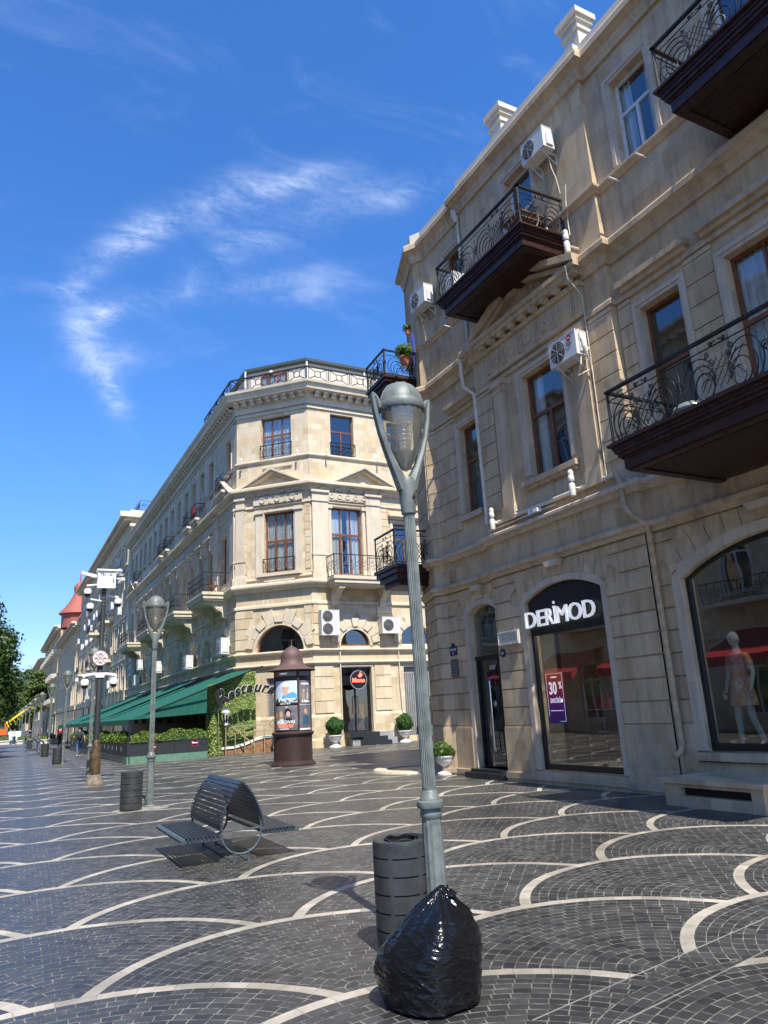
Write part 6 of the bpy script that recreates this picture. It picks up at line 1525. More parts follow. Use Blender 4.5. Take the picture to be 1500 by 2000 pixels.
# ================================================================ SIGNS ON THE TAN BUILDING
sg = thing('shop_sign', 'large white DERIMOD lettering on the black board above the shop window', 'shop sign', (10.0, 11.5, 3.1))
for ch_, u0, u1 in (('D', 12.63, 12.29), ('E', 12.235, 11.99), ('R', 11.955, 11.725), ('İ', 11.70, 11.645), ('M', 11.615, 11.285), ('O', 11.255, 10.88), ('D', 10.83, 10.51)):
    mb = text_mb(ch_, .49, FP @ T(0, .02, 3.15) @ Matrix.Diagonal((-1, 1, 1, 1)), .05, .0)
    lo, hi_ = min(v.y for v in mb.v), max(v.y for v in mb.v)
    for v in mb.v: v.y = u1+(v.y-lo)/(hi_-lo)*(u0-u1)
    mb.obj('letter', 'letter_white', sg)
ps_ = thing('sale_poster', 'red to purple 30 percent sale poster behind the shop window glass', 'poster', (10.24, 12.1, 1.2))
FPi = FP @ T(0, -.148, 0)
m = MB(FPi); m.box((11.84, -.006, 1.18), (12.40, 0, 2.20)); m.obj('sheet', 'sale_gradient', ps_)
FT = FPi @ Matrix.Diagonal((-1, 1, 1, 1))
mb = text_mb('30', .34, FT @ T(-12.18, .004, 1.76), .002, .010, sx=.72); mb.v += []; mb.obj('number', 'letter_white', ps_)
mb = text_mb('%', .20, FT @ T(-11.945, .004, 1.86), .002, .003, sx=.75); mb.obj('percent_sign', 'letter_white', ps_)
mb = text_mb('ENDİRİM', .125, FT @ T(-12.10, .004, 1.585), .002, .003, sx=.72); mb.obj('caption', 'letter_white', ps_)
mb = text_mb('DERIMOD', .045, FT @ T(-12.12, .004, 2.08), .002, .001); mb.obj('small_caption', 'letter_white', ps_)
m = MB(FPi); 
for a, b, c, d in ((11.87, 11.876, 1.21, 2.17), (12.364, 12.37, 1.32, 2.17)): m.box((a, 0.001, c), (b, .004, d))
m.box((11.876, .001, 2.164), (12.364, .004, 2.17)); m.box((11.876, .001, 1.21), (12.05, .004, 1.216)); m.box((11.92, .001, 1.42), (12.32, .004, 1.432)); m.obj('border_line', 'letter_white', ps_)
np_ = thing('name_plate', 'carved white stone street plate between the door and the shop window', 'plate', (10.0, 13.3, 2.9))
m = MB(FP); m.box((12.9, .003, 2.87), (13.66, .05, 3.18)); m.obj('slab', 'plate_stone', np_)
m = MB(FP); 
for a, b, c, d in ((12.92, 13.64, 2.89, 2.905), (12.92, 13.64, 3.145, 3.16), (12.92, 12.935, 2.905, 3.145), (13.625, 13.64, 2.905, 3.145)): m.box((a, .05, c), (b, .065, d))
m.obj('moulding', 'plate_stone', np_)
mb = text_mb('Nizami küç. 58', .13, flipF(FP) @ T(-13.28, .055, 3.0), .014, .0, shear=.25, sx=.72); mb.obj('lettering', 'ac_grey', np_)
rp = thing('number_plate', 'small round blue house-number plate under the carved stone plate', 'plate', (10.0, 13.57, 2.72))
m = MB(FP @ T(13.57, .003, 2.72) @ Rx(-PI/2)); m.lathe([(0, .02), (.09, .02), (.095, .0)], seg=24); m.obj('disc', 'plate_blue', rp)
mb = text_mb('58', .08, flipF(FP) @ T(-13.57, .026, 2.69), .003, .001); mb.obj('lettering', 'white_paint', rp)
bp = thing('street_plate', 'dark blue street name plate with rounded crest left of the door', 'plate', (10.17, 15.9, 2.9))
m = MB(FRr); m.box((15.68, .004, 2.86), (16.0, .02, 3.08)); m.prism(arc_pts(15.84, 3.08, .09, 0, PI, 10), .004, .02); m.obj('panel', 'plate_blue', bp)
mb = text_mb('NIZAMI', .075, flipF(FRr) @ T(-15.84, .023, 2.98), .003, .001); mb.obj('lettering', 'white_paint', bp)
mb = text_mb('58', .055, flipF(FRr) @ T(-15.84, .023, 2.90), .003, .001); mb.obj('number', 'white_paint', bp)
gp = thing('memorial_plate', 'grey rectangular information plate under the blue street plate', 'plate', (10.17, 15.9, 2.4))
m = MB(FRr); m.box((15.66, .004, 2.34), (15.99, .025, 2.76)); m.obj('panel', 'plate_grey', gp)
for k, s_ in enumerate(('MEMARLIQ', 'ABIDESI', 'XIX ESR', 'DÖVLET', 'MUHAFIZE')): mb = text_mb(s_, .05, flipF(FRr) @ T(-15.825, .027, 2.66-k*.07), .003, .0); mb.obj('lettering', 'ac_grey', gp)
ds = thing('door_sign', 'small pale lettering inside the glass shop door', 'sign', (10.4, 14.5, 2.4))
mb = text_mb('DSF', .14, flipF(FRr) @ T(-14.50, -.19, 2.42), .003, .004); mb.obj('lettering', 'plate_stone', ds)
m = MB(FRr); m.prism([(14.52, 1.55), (14.60, 1.63), (14.52, 1.71), (14.44, 1.63)], -.195, -.192); m.obj('diamond', 'plate_stone', ds)
for k, (a, b) in enumerate(((12.45, 1.95), )): pass
# stone ventilation bench
vb = thing('stone_bench', 'low stone block with a dark ventilation slot against the shop wall', 'stone block', (9.4, 7.8, 0))
m = MB(FRr @ T(0, 0, 0)); F9 = Fr((9.20, 0), (0, 1), (-1, 0)); m.F = F9
m.panel(rect(6.95, 8.64, 0, .33), [rect(7.14, 8.36, .155, .275)], reveal=.12); m.box((6.95, -.98, 0), (6.97, -.001, .33)); m.box((8.62, -.98, 0), (8.64, -.001, .33)); m.box((6.9, -.98, .33), (8.70, .05, .395)); m.obj('block', 'tan_stone', vb)
m = MB(F9); m.box((7.1, -.14, .14), (8.4, -.12, .29)); m.obj('vent', 'bin_black', vb)

# ================================================================ THINGS IN THE SHOP
def shoe(x, y, z, rz, mat, lb_, grp='shoes on the display shelves'):
    F = T(x, y, z) @ Rz(rz); m = MB(F); m.sm = True
    m.ellip((0, 0, .045), (.13, .045, .045)); m.ellip((-.07, 0, .07), (.05, .04, .055)); 
    s_ = MB(F); s_.box((-.125, -.04, 0), (.13, .04, .022)); r_ = thing('shoe', lb_, 'shoe', (x, y, z), 0, grp); m.obj('upper', mat, r_); s_.obj('sole', 'shoe_white', r_)
shoe(10.9, 11.7, .25, 1.2, 'black_cloth', 'black shoe with white sole on the window floor, left one'); shoe(10.9, 10.9, .25, 1.4, 'black_cloth', 'black shoe on the window floor, right one')
shoe(10.9, 11.6, .965, 1.4, 'black_cloth', 'dark shoe on the lower glass shelf'); shoe(10.9, 10.6, .965, 1.4, 'shoe_white', 'white shoe on the lower glass shelf')
def handbag(x, y, z, mat, lb_):
    r_ = thing('handbag', lb_, 'handbag', (x, y, z), 0, 'handbags on the display shelf'); m = MB(T(x, y, z) @ Rz(PI/2)); m.prism([(-.16, 0), (.16, 0), (.13, .2), (-.13, .2)], -.05, .05); m.obj('body', mat, r_)
    m = MB(T(x, y, z) @ Rz(PI/2)); m.tube([(-.08, 0, .2), (-.06, 0, .3), (.06, 0, .3), (.08, 0, .2)], .009, 5); m.obj('strap', mat, r_)
handbag(10.95, 10.75, 1.415, 'white_cloth', 'white handbag on the upper shelf'); handbag(10.95, 11.15, 1.415, 'teal_cloth', 'teal handbag on the upper shelf'); handbag(10.95, 11.5, 1.415, 'red_cloth', 'red handbag on the upper shelf')

ra = thing('clothes_rack', 'chrome rack of dark clothes at the back of the shop', 'clothes rack', (12.6, 11.3, .25))
m = MB(T(12.6, 11.3, .25)); m.tube([(0, -1.0, 0), (0, -1.0, 1.5), (0, 1.0, 1.5), (0, 1.0, 0)], .02, 6); m.obj('rail', 'chrome', ra)
for i, mt in enumerate(('black_cloth', 'teal_cloth', 'black_cloth', 'white_cloth', 'red_cloth', 'black_cloth', 'blue_cloth', 'black_cloth', 'white_cloth')):
    m = MB(T(12.6, 10.5+i*.2, .25) @ Rz(.25*math.sin(i*2))); m.prism([(-.05, 1.47), (.05, 1.47), (.24, 1.38), (.27, .95), (.22, .55), (-.22, .5), (-.27, .95), (-.24, 1.38)], -.03, .03); m.obj('garment', mt, ra)
ct = thing('shop_table', 'low white display table inside the shop', 'table', (11.9, 10.2, .25)); m = MB(); m.box((11.6, 9.6, .85), (12.3, 10.7, .9)); m.obj('tabletop', 'white_paint', ct)
for (x, y) in ((11.63, 9.63), (12.27, 9.63), (11.63, 10.67), (12.27, 10.67)): m = MB(); m.box((x-.02, y-.02, .25), (x+.02, y+.02, .85)); m.obj('leg', 'ac_grey', ct)

# ================================================================ FIGURES
def skin_mesh(name, pts, edges, radii, mat, parent, sub=1, local=True):
    me = bpy.data.meshes.new(name); me.from_pydata(pts, edges, []); o_ = bpy.data.objects.new(name, me); COL.objects.link(o_); me.materials.append(M[mat])
    md = o_.modifiers.new('Skin', 'SKIN'); md.use_smooth_shade = True
    for i, r in enumerate(radii): 
        sv = me.skin_vertices[0].data[i]; sv.radius = (r, r) if not isinstance(r, tuple) else r
        sv.use_root = (i == 0)
    sb = o_.modifiers.new('Sub', 'SUBSURF'); sb.levels = sub; sb.render_levels = sub
    bpy.context.view_layer.update(); dg = bpy.context.evaluated_depsgraph_get(); nm = bpy.data.meshes.new_from_object(o_.evaluated_get(dg))
    bpy.data.objects.remove(o_); o2 = bpy.data.objects.new(name, nm); nm.materials.clear(); nm.materials.append(M[mat])
    for p in nm.polygons: p.use_smooth = True
    COL.objects.link(o2); o2.parent = parent; return o2
def figure(name, label, cat, loc, rz, h=1.6, stride=.0, arm=(.12, .12), skin='skin', top='shirt_green', bottom='jeans', shoes='shoe_white', hair='hair', elbow=(0, 0), dress=False, group=None, hairlong=False):
    t = thing(name, label, cat, loc, rz, group); k = h/1.75
    s = stride
    P = {'pel': (0, 0, .95), 'waist': (0, .0, 1.08), 'chest': (0, -.01, 1.30), 'neck0': (0, -.01, 1.45), 'neck': (0, -.005, 1.53), 'head0': (0, .01, 1.60), 'head': (0, .01, 1.69)}
    for sd, q in ((-1, 'l'), (1, 'r')):
        st_ = s*sd
        P['hip'+q] = (sd*.09, 0, .90); P['knee'+q] = (sd*.10, st_*.5+.03, .49+abs(st_)*.03); P['ank'+q] = (sd*.10, st_*1.0-(.10 if st_ < 0 else 0), .09+(.05 if st_ < 0 else 0)); P['toe'+q] = (sd*.115, st_*1.0+.15-(.08 if st_ < 0 else 0), .035)
        aw = arm[0 if sd < 0 else 1]; sw = -s*sd*.7; eb = elbow[0 if sd < 0 else 1]
        P['sh'+q] = (sd*.17, -.01, 1.42); P['el'+q] = (sd*(.17+aw), sw*.5-.03, 1.15); P['wr'+q] = (sd*(.17+aw*1.25), sw+.05+eb*.12, .92+eb*.18); P['ha'+q] = (sd*(.17+aw*1.28), sw+.08+eb*.16, .84+eb*.2)
    sc_ = lambda p: (p[0]*k, p[1]*k, p[2]*k)
    names = list(P); idx = {n_: i for i, n_ in enumerate(names)}
    E_ = [('pel', 'waist'), ('waist', 'chest'), ('chest', 'neck0'), ('neck0', 'neck'), ('neck', 'head0'), ('head0', 'head')]
    for q in 'lr': E_ += [('pel', 'hip'+q), ('hip'+q, 'knee'+q), ('knee'+q, 'ank'+q), ('ank'+q, 'toe'+q), ('chest', 'sh'+q), ('sh'+q, 'el'+q), ('el'+q, 'wr'+q), ('wr'+q, 'ha'+q)]
    Rr = {'pel': (.14, .10), 'waist': (.125, .09), 'chest': (.15, .10), 'neck0': .07, 'neck': .052, 'head0': .06, 'head': .066}
    for q in 'lr': Rr.update({'hip'+q: .085, 'knee'+q: .055, 'ank'+q: .038, 'toe'+q: .03, 'sh'+q: .055, 'el'+q: .038, 'wr'+q: .026, 'ha'+q: (.03, .018)})
    g2 = lambda r: tuple(a*k for a in r) if isinstance(r, tuple) else r*k
    body = skin_mesh('body', [sc_(P[n_]) for n_ in names], [(idx[a], idx[b]) for a, b in E_], [g2(Rr[n_]) for n_ in names], skin, t, 2)
    # fingers and face
    m = MB(); m.sm = True; m.ellip(sc_((0, .012, 1.672)), (.076*k, .095*k, .112*k), 18, 14); m.ellip(sc_((0, .035, 1.61)), (.05*k, .06*k, .045*k), 12, 8)
    for q, sd in (('l', -1), ('r', 1)):
        hx, hy, hz_ = P['ha'+q]
        for i in range(4): m.tube([sc_((hx+sd*.004, hy-.024+i*.016, hz_-.01)), sc_((hx+sd*.008, hy-.020+i*.017, hz_-.055)), sc_((hx-sd*.004, hy-.014+i*.016, hz_-(.088 if i in (1, 2) else .078)))], [.0085*k, .008*k, .006*k], 6)
        m.tube([sc_((hx, hy+.03, hz_+.03)), sc_((hx-sd*.01, hy+.05, hz_)), sc_((hx-sd*.012, hy+.055, hz_-.03))], [.01*k, .009*k, .007*k], 6)
    m.ellip(sc_((0, .105, 1.665)), (.012*k, .02*k, .022*k), 8, 6)
    for sd in (-1, 1): m.ellip(sc_((sd*.078, .0, 1.665)), (.008*k, .017*k, .028*k), 8, 6); m.ellip(sc_((sd*.032, .098, 1.69)), (.014*k, .008*k, .008*k), 8, 6)
    m.ellip(sc_((0, .103, 1.625)), (.024*k, .008*k, .008*k), 8, 6); m.obj('face_and_hands', skin, t, (0, 0, 0))
    if hair:
        m = MB(); m.sm = True; m.ellip(sc_((0, -.012, 1.715)), (.098*k, .108*k, .092*k), 14, 10)
        if hairlong: m.ellip(sc_((0, -.07, 1.60)), (.09*k, .05*k, .14*k), 12, 8)
        m.obj('hair', hair, t, (0, 0, 0))
    # clothing: separate skinned shells
    up = ['pel', 'waist', 'chest', 'neck0']; ue = [('pel', 'waist'), ('waist', 'chest'), ('chest', 'neck0')]
    SL = {}
    for q in 'lr':
        SL['s'+q] = P['sh'+q]; a_, b_ = Vector(P['sh'+q]), Vector(P['el'+q]); SL['e'+q] = tuple(a_+(b_-a_)*.8)
    PP = {n_: P[n_] for n_ in up}; PP.update(SL); nm2 = list(PP); ix = {n_: i for i, n_ in enumerate(nm2)}
    ue += [('chest', 'sl'), ('chest', 'sr'), ('sl', 'el'), ('sr', 'er')]
    r2 = {'pel': (.16, .12), 'waist': (.145, .11), 'chest': (.165, .115), 'neck0': .08, 'sl': .068, 'sr': .068, 'el': .056, 'er': .056}
    skin_mesh('shirt', [sc_(PP[n_]) for n_ in nm2], [(ix[a], ix[b]) for a, b in ue], [g2(r2[n_]) for n_ in nm2], top, t, 2)
    if dress:
        m = MB(); m.sm = True; m.lathe([(.13*k, 1.12*k), (.15*k, .98*k), (.175*k, .85*k), (.20*k, .66*k), (.195*k, .66*k)], seg=28, flute=1, fd=.06); m.obj('skirt', bottom, t, (0, 0, 0))
    else:
        PP = {'pel': P['pel']}; ue = []
        for q in 'lr':
            PP['h'+q] = P['hip'+q]; PP['k'+q] = P['knee'+q]; a_, b_ = Vector(P['knee'+q]), Vector(P['ank'+q]); PP['a'+q] = tuple(a_+(b_-a_)*.95); ue += [('pel', 'h'+q), ('h'+q, 'k'+q), ('k'+q, 'a'+q)]
        nm2 = list(PP); ix = {n_: i for i, n_ in enumerate(nm2)}; rr_ = [(.15*k, .115*k)]+[(.10 if n_[0] == 'h' else .072 if n_[0] == 'k' else .055)*k for n_ in nm2[1:]]
        skin_mesh('trousers', [sc_(PP[n_]) for n_ in nm2], [(ix[a], ix[b]) for a, b in ue], rr_, bottom, t, 2)
    if shoes:
        for q in 'lr':
            m = MB(); m.sm = True; a_ = Vector(sc_(P['ank'+q])); b_ = Vector(sc_(P['toe'+q])); c_ = (a_+b_)/2; m.ellip((c_.x, c_.y, c_.z-.02*k), (.05*k, .13*k, .042*k), 12, 8); m.obj('shoe', shoes, t, (0, 0, 0))
    return t
man = figure('person', 'person in dark green shirt, jeans and navy backpack walking away past the planters', 'person', (4.19, 45.3, 0), 0, 1.58, stride=.20, arm=(.14, .12))
m = MB(); m.sm = True; m.ellip((0, -.19, 1.13), (.155, .09, .235), 16, 12); b_ = m.obj('backpack', 'backpack_navy', man, (0, 0, 0)); b_.location = (0, 0, 0)
m = MB(); m.sm = True
for sd in (-1, 1): m.tube([(sd*.09, -.12, 1.33), (sd*.10, -.02, 1.36), (sd*.10, .10, 1.28), (sd*.11, .10, 1.05), (sd*.12, -.08, .98)], .018, 6)
m.obj('backpack_strap', 'backpack_navy', man, (0, 0, 0))
wo = figure('person', 'person in white top and black trousers walking towards the camera beside a lamp', 'person', (6.4, 88.0, 0), rad(180), 1.62, stride=.18, top='white_cloth', bottom='black_cloth', elbow=(.8, .8), hairlong=True)
figure('person', 'distant person in white standing near the arcade', 'person', (9.3, 128, 0), rad(170), 1.7, top='white_cloth', bottom='jeans', arm=(.3, .1))
figure('person', 'distant person in red by the far lamps', 'person', (5.6, 118, 0), rad(20), 1.7, top='red_cloth', bottom='black_cloth')
figure('person', 'distant person in black left of the red one', 'person', (4.4, 122, 0), rad(0), 1.7, stride=.15, top='black_cloth', bottom='black_cloth')
for (x, y, rz_, tp, bt, lb_) in ((1.9, 92, 200, 'white_cloth', 'jeans', 'distant person in white near the pale planter boxes'), (3.9, 104, 30, 'blue_cloth', 'black_cloth', 'distant person in blue among the far lamps'), (7.6, 110, 180, 'black_cloth', 'jeans', 'distant person in black before the arcade'), (5.2, 74, 190, 'red_cloth', 'black_cloth', 'person in red standing by the terrace end')):
    figure('person', lb_, 'person', (x, y, 0), rad(rz_), 1.65, stride=.12, top=tp, bottom=bt)
sitter = figure('person', 'person in black standing in the shade under the green awning', 'person', (6.6, 37.5, 0), rad(150), 1.6, top='black_cloth', bottom='black_cloth')
FM = (10.82, 8.22, .69)
mq = figure('mannequin', 'pale mannequin in a floral dress behind the right display window', 'mannequin', FM, rad(80), 1.86, skin='mannequin_skin', top='floral_dress', bottom='floral_dress', shoes=None, hair=None, dress=True, arm=(.10, .13), stride=.07)
mq2 = figure('mannequin', 'second mannequin in blue and green deeper in the display window', 'mannequin', (11.3, 6.9, .69), rad(95), 1.86, skin='mannequin_skin', top='blue_cloth', bottom='teal_cloth', shoes=None, hair=None, dress=True)
for q, F_ in ((mq, FM), (mq2, (11.3, 6.9, .69))):
    m = MB(); m.lathe([(0, .012), (.16, .012), (.17, 0)], seg=20); m.obj('stand', 'ac_grey', q, (0, 0, 0))

# ================================================================ RESTAURANT FRONT
def badge(parent, F, u, z, r=.16, txt='Mono'):
    m = MB(F @ T(u, 0, z) @ Rx(-PI/2)); m.lathe([(r*.86, .004), (r*.86, .012), (r, .012), (r, .004)], seg=28); b = m.obj('badge', ['red_paint'], parent)
    m = MB(F @ T(u, 0, z) @ Rx(-PI/2)); m.lathe([(0, .006), (r*.85, .006)], seg=24); m.obj('badge_disc', 'black_board', parent)
    mb = text_mb(txt, r*.62, F @ T(u, .016, z-.03), .004, .002); mb.obj('badge_lettering', 'letter_white', parent)
    return b
FF = Fr((4.92, 33.05), (3.45, .45), (.45, -3.45)); FFL = math.hypot(3.45, .45)
pf = thing('planter_fence', 'dark planter fence with grey-green base and round badges facing the camera', 'planter', (6.6, 33.3, 0))
m = MB(FF)
for a, b in ((0, 2.0), (2.012, FFL)): m.box((a, -.40, .30), (b, 0, .93))
m.obj('panel', 'dark_panel', pf)
m = MB(FF); m.box((0, -.39, .0), (FFL, -.01, .30)); m.obj('base', 'grey_green', pf)
badge(pf, FF, 1.05, .62); badge(pf, FF, 2.9, .68)
FG = Fr((4.90, 33.5), (0, 1), (-1, 0))
pf2 = thing('planter_fence', 'long dark planter fence running down the street side of the terrace', 'planter', (5.1, 45, 0))
m = MB(FG)
for i in range(10): m.box((i*2.6, -.4, .30), (i*2.6+2.58, 0, .93))
m.obj('panel', 'dark_panel', pf2); m = MB(FG); m.box((0, -.39, 0), (26, -.01, .30)); m.obj('base', 'ac_grey', pf2)
for i in range(8): mb = text_mb('I', .22, flipF(FG) @ T(-(1.0+i*1.4), .01, .5), .004, .012); mb.obj('lettering', 'letter_white', pf2)
def hedge_fn(p0, p1, wd, z0, z1):
    p0 = Vector((*p0, 0)); p1 = Vector((*p1, 0)); d = p1-p0; nn = Vector((d.y, -d.x, 0)).normalized()
    def fn():
        t = random.random(); c = p0+d*t; h = (z1-z0)*(.72+.5*noise.noise(Vector((t*d.length*1.6, 1.3, z1))))
        a = random.uniform(-.2, PI+.2); k = random.uniform(.55, 1.05)
        return c+nn*(wd/2*math.cos(a)*k)+Vector((0, 0, z0+max(0, math.sin(a))*h*k)), nn*math.cos(a)+Vector((0, 0, math.sin(a)+.2))
    return fn
h1 = leaves(9000, hedge_fn((5.0, 33.3), (8.3, 33.75), .55, .86, 1.34), .055, 'leaf_hedge', 'hedge', None, (6.6, 33.4, .9)); tag(h1, 'low green hedge in the dark planter facing the camera', 'hedge')
h2 = leaves(16000, hedge_fn((5.1, 33.6), (5.1, 59.0), .55, .86, 1.32), .085, 'leaf_hedge', 'hedge', None, (5.1, 45, .9)); tag(h2, 'long green hedge along the street side of the terrace', 'hedge')
aw = thing('awning', 'large dark green fabric awning sloping from the cream side wall over the terrace', 'awning', (8, 50, 1.8))
m = MB(); n = 14; vs = []; fs = []
XA0, XA1, ZA0, ZA1 = 4.98, 10.82, 1.78, 3.95
for j in range(2):
    pass
def aw_panel(y0, y1, z0=ZA0, z1=ZA1, x0=XA0):
    vs = []; fs = []; n1, n2 = 10, 8
    for i in range(n1+1):
        for j in range(n2+1):
            s_ = i/n1; y = y0+(y1-y0)*j/n2; z = z0+(z1-z0)*s_-.16*math.sin(PI*s_)*abs(math.sin(2*PI*j/n2))**.7; vs.append((x0+(XA1-x0)*s_, y, z))
    for i in range(n1):
        for j in range(n2): fs.append((i*(n2+1)+j, i*(n2+1)+j+1, (i+1)*(n2+1)+j+1, (i+1)*(n2+1)+j))
    m.add(vs, fs)
for k in range(5): aw_panel(38.25+k*7.0, 38.25+k*7.0+7.2, ZA0+.03*(k % 2), ZA1+.10*(k % 2)-.03, XA0)
# near section meets the ivy wall on the cut corner
vs = [(4.98, 33.0, 1.76), (4.98, 38.25, 1.78), (10.82, 38.25, 3.95), (10.95, 35.05, 3.85), (8.3, 33.42, 3.02)]
m.add(vs, [(0, 1, 2, 3), (0, 3, 4)]); m.obj('canopy', 'green_canvas', aw)
m = MB(); m.add([(4.98, 33.0, 1.76), (8.3, 33.42, 1.90), (8.3, 33.42, 3.02)], [(0, 1, 2)]); m.obj('side_curtain', 'green_canvas', aw)
m = MB(); m.add([(4.97, 33.0, 1.78), (4.97, 73.2, 1.80), (4.95, 73.2, 1.56), (4.95, 33.0, 1.55)], [(0, 1, 2, 3)]); m.obj('valance', 'green_canvas', aw)
m = MB()
for y in [33.1, 38.2, 43.2, 48.2, 53.2, 58.2, 63.2, 68.2, 73]: m.box((4.98, y-.03, 0), (5.04, y+.03, 1.78)); m.tube([(5.0, y, 1.74), (10.8, y, 3.88)], .03, 5)
m.tube([(5.0, 33.0, 1.74), (5.0, 73.2, 1.76)], .035, 6); m.obj('frame', 'black_frame', aw)
tb = MB()
for i, (x, y) in enumerate(((7.2, 38.5), (7.2, 43), (7.2, 48), (8.6, 40.5), (8.6, 46))):
    t = thing('cafe_table', 'small dark table in the shade of the green awning', 'table', (x, y, 0), 0, 'dark cafe tables under the awning'); m = MB(T(x, y, 0)); m.lathe([(0, .70), (.38, .70), (.38, .67), (0, .67)], seg=20); m.obj('tabletop', 'dark_wood', t); m = MB(T(x, y, 0)); m.lathe([(.04, .67), (.04, .03), (.24, .02), (.24, 0)], seg=14); m.obj('stand', 'iron', t)
# ivy wall
iv = thing('ivy_wall', 'ivy-covered screen wall beside the awning behind the brass railing', 'ivy', (9.8, 34.95, 0))
FI = Fr((8.70, 34.93), (1, .0), (0, -1))
m = MB(FI); m.prism([(0, 0), (2.2, .3), (2.25, 3.75), (0, 3.1)], -.12, -.02); m.obj('trellis', 'leaf_tree', iv)
def ivy_fn():
    while True:
        u = random.uniform(-.05, 2.28); z = random.uniform(0.0, 4.0)
        top = 3.12+u*.28; low = 0.0 if u < .62 else .62+(u-.62)*.10
        if z < top and z > low: break
    return FI @ Vector((u, .02+.10*abs(noise.noise(Vector((u*1.2, z*1.2, 2))))+random.random()*.06, z)), (0, -1, .35)
l_ = leaves(24000, ivy_fn, .070, 'leaf_ivy', 'foliage', iv)
def ivy2():
    a = random.uniform(0, 2*PI); z = random.uniform(0, 2.1); r = .30*(1-.25*z/2.1)*(.7+.5*random.random()); return Vector((9.02+r*math.cos(a)*1.0, 34.75+r*.7*math.sin(a), z)), (math.cos(a), math.sin(a), .2)
leaves(4500, ivy2, .065, 'leaf_ivy', 'foliage_clump', iv)
lw = thing('low_wall', 'low brown stone wall with curved white coping below the ivy', 'wall', (10.5, 34.6, 0))
FW = Fr((9.32, 34.72), (1, .0), (0, -1))
cp = [(0, .34), (.6, .36), (1.1, .46), (1.6, .64), (2.1, .74), (3.2, .76)]
m = MB(FW); m.prism([(0, 0), (3.2, 0)]+[(a, b-.09) for a, b in cp[::-1]], -.3, 0); m.obj('wall_face', 'brown_marble', lw)
m = MB(FW); m.prism([(a, b-.09) for a, b in cp]+[(a, b) for a, b in cp[::-1]], -.36, .05); m.obj('coping', 'white_paint', lw)
br_ = thing('brass_railing', 'thin brass railing in front of the ivy wall', 'railing', (10.4, 34.4, 0)); m = MB(Fr((9.45, 34.5), (1, 0), (0, -1)))
m.sm = False
for u in (0, .45, .9, 1.35, 1.85, 2.3, 2.75): m.box((u-.018, -.018, 0), (u+.018, .018, 1.26))
m.box((0, -.02, 1.23), (2.75, .02, 1.27)); m.box((0, -.012, .95), (2.75, .012, .98)); m.tube([(0, 0, 1.5), (1.35, .3, .3)], .03, 5); m.obj('bars', 'brass', br_)
ln = thing('lantern', 'white coach lantern on a post at the left end of the brass railing', 'lantern', (9.42, 34.35, 0)); FL = T(9.42, 34.35, 0)
m = MB(FL); m.tube([(0, 0, 0), (0, 0, 1.35)], .03, 6); m.obj('post', 'brass', ln)
m = MB(FL); m.lathe([(.07, 1.30), (.10, 1.33), (.10, 1.36), (.16, 1.86), (.19, 1.88), (.19, 1.92), (.12, 2.0), (.05, 2.06), (.03, 2.12), (0, 2.16)], seg=6); m.obj('cage', 'white_paint', ln)
m = MB(FL); 
for k in range(6): a = k*PI/3+PI/6; m.F = FL @ Rz(a); m.add([(.100, -.04, 1.42), (.100, .04, 1.42), (.142, .055, 1.80), (.142, -.055, 1.80)], [(0, 1, 2, 3)])
m.obj('pane', 'black_paint', ln)
# arched lettering "Restaurant" on a thin arc
rt = thing('restaurant_sign', 'arched black script sign reading Restaurant across the ivy wall', 'sign', (10.4, 34.3, 2.4))
word = 'Restaurant'; cxr, czr, Rr_ = 10.75, .55, 2.35
ang0, ang1 = rad(138), rad(52); adv = [1.5, .95, .8, .7, 1.0, 1.1, .8, 1.0, 1.1, .7]; tot = sum(adv); acc = 0
for i, ch_ in enumerate(word):
    a = ang0+(ang1-ang0)*(acc+adv[i]/2)/tot; acc += adv[i]; sz = 1.0 if i == 0 else .66
    F = T(cxr+Rr_*math.cos(a), 34.05, czr+Rr_*math.sin(a)) @ Ry(-(a-PI/2))
    mb = text_mb(ch_, sz, F @ T(0, 0, -.12) @ Matrix.Diagonal((1, -1, 1, 1)), .06, .020, shear=.38); mb.obj('letter', 'black_paint', rt)
    mb = text_mb(ch_, sz, F @ T(0, .03, -.12) @ Matrix.Diagonal((1, -1, 1, 1)), .03, .034, shear=.38); mb.obj('letter_edge', 'white_paint', rt)
m = MB(); m.tube([(cxr+(Rr_-.12)*math.cos(a), 34.3, czr+(Rr_-.12)*math.sin(a)) for a in [ang0+(ang1-ang0)*i/20 for i in range(21)]], .02, 5)
m.tube([(9.05, 34.3, 2.1), (9.1, 34.3, 0)], .02, 5); m.tube([(12.1, 34.3, 2.4), (12.15, 34.3, 0)], .02, 5); m.obj('frame', 'brass', rt)
gs = thing('scroll_sign', 'gilded scroll sign on a brass post just left of the advertising column', 'sign', (11.55, 33.6, 0)); m = MB(T(11.62, 33.7, 0)); m.tube([(0, 0, 0), (0, 0, 1.3)], .035, 6); m.tube([(.12, 0, 0), (.12, 0, 1.2)], .03, 6); m.obj('post', 'brass', gs)
mb = text_mb('St', 1.0, T(11.75, 33.65, 1.3) @ Matrix.Diagonal((1, -1, 1, 1)), .06, .02, shear=.3); mb.obj('letter', 'brass', gs)
m = MB(T(11.45, 33.65, 1.25)); m.tube([(p_[0], 0, p_[1]) for p_ in spiral(0, 0, .2, 1.6, 0, 1)], .03, 5); m.obj('scroll', 'brass', gs)
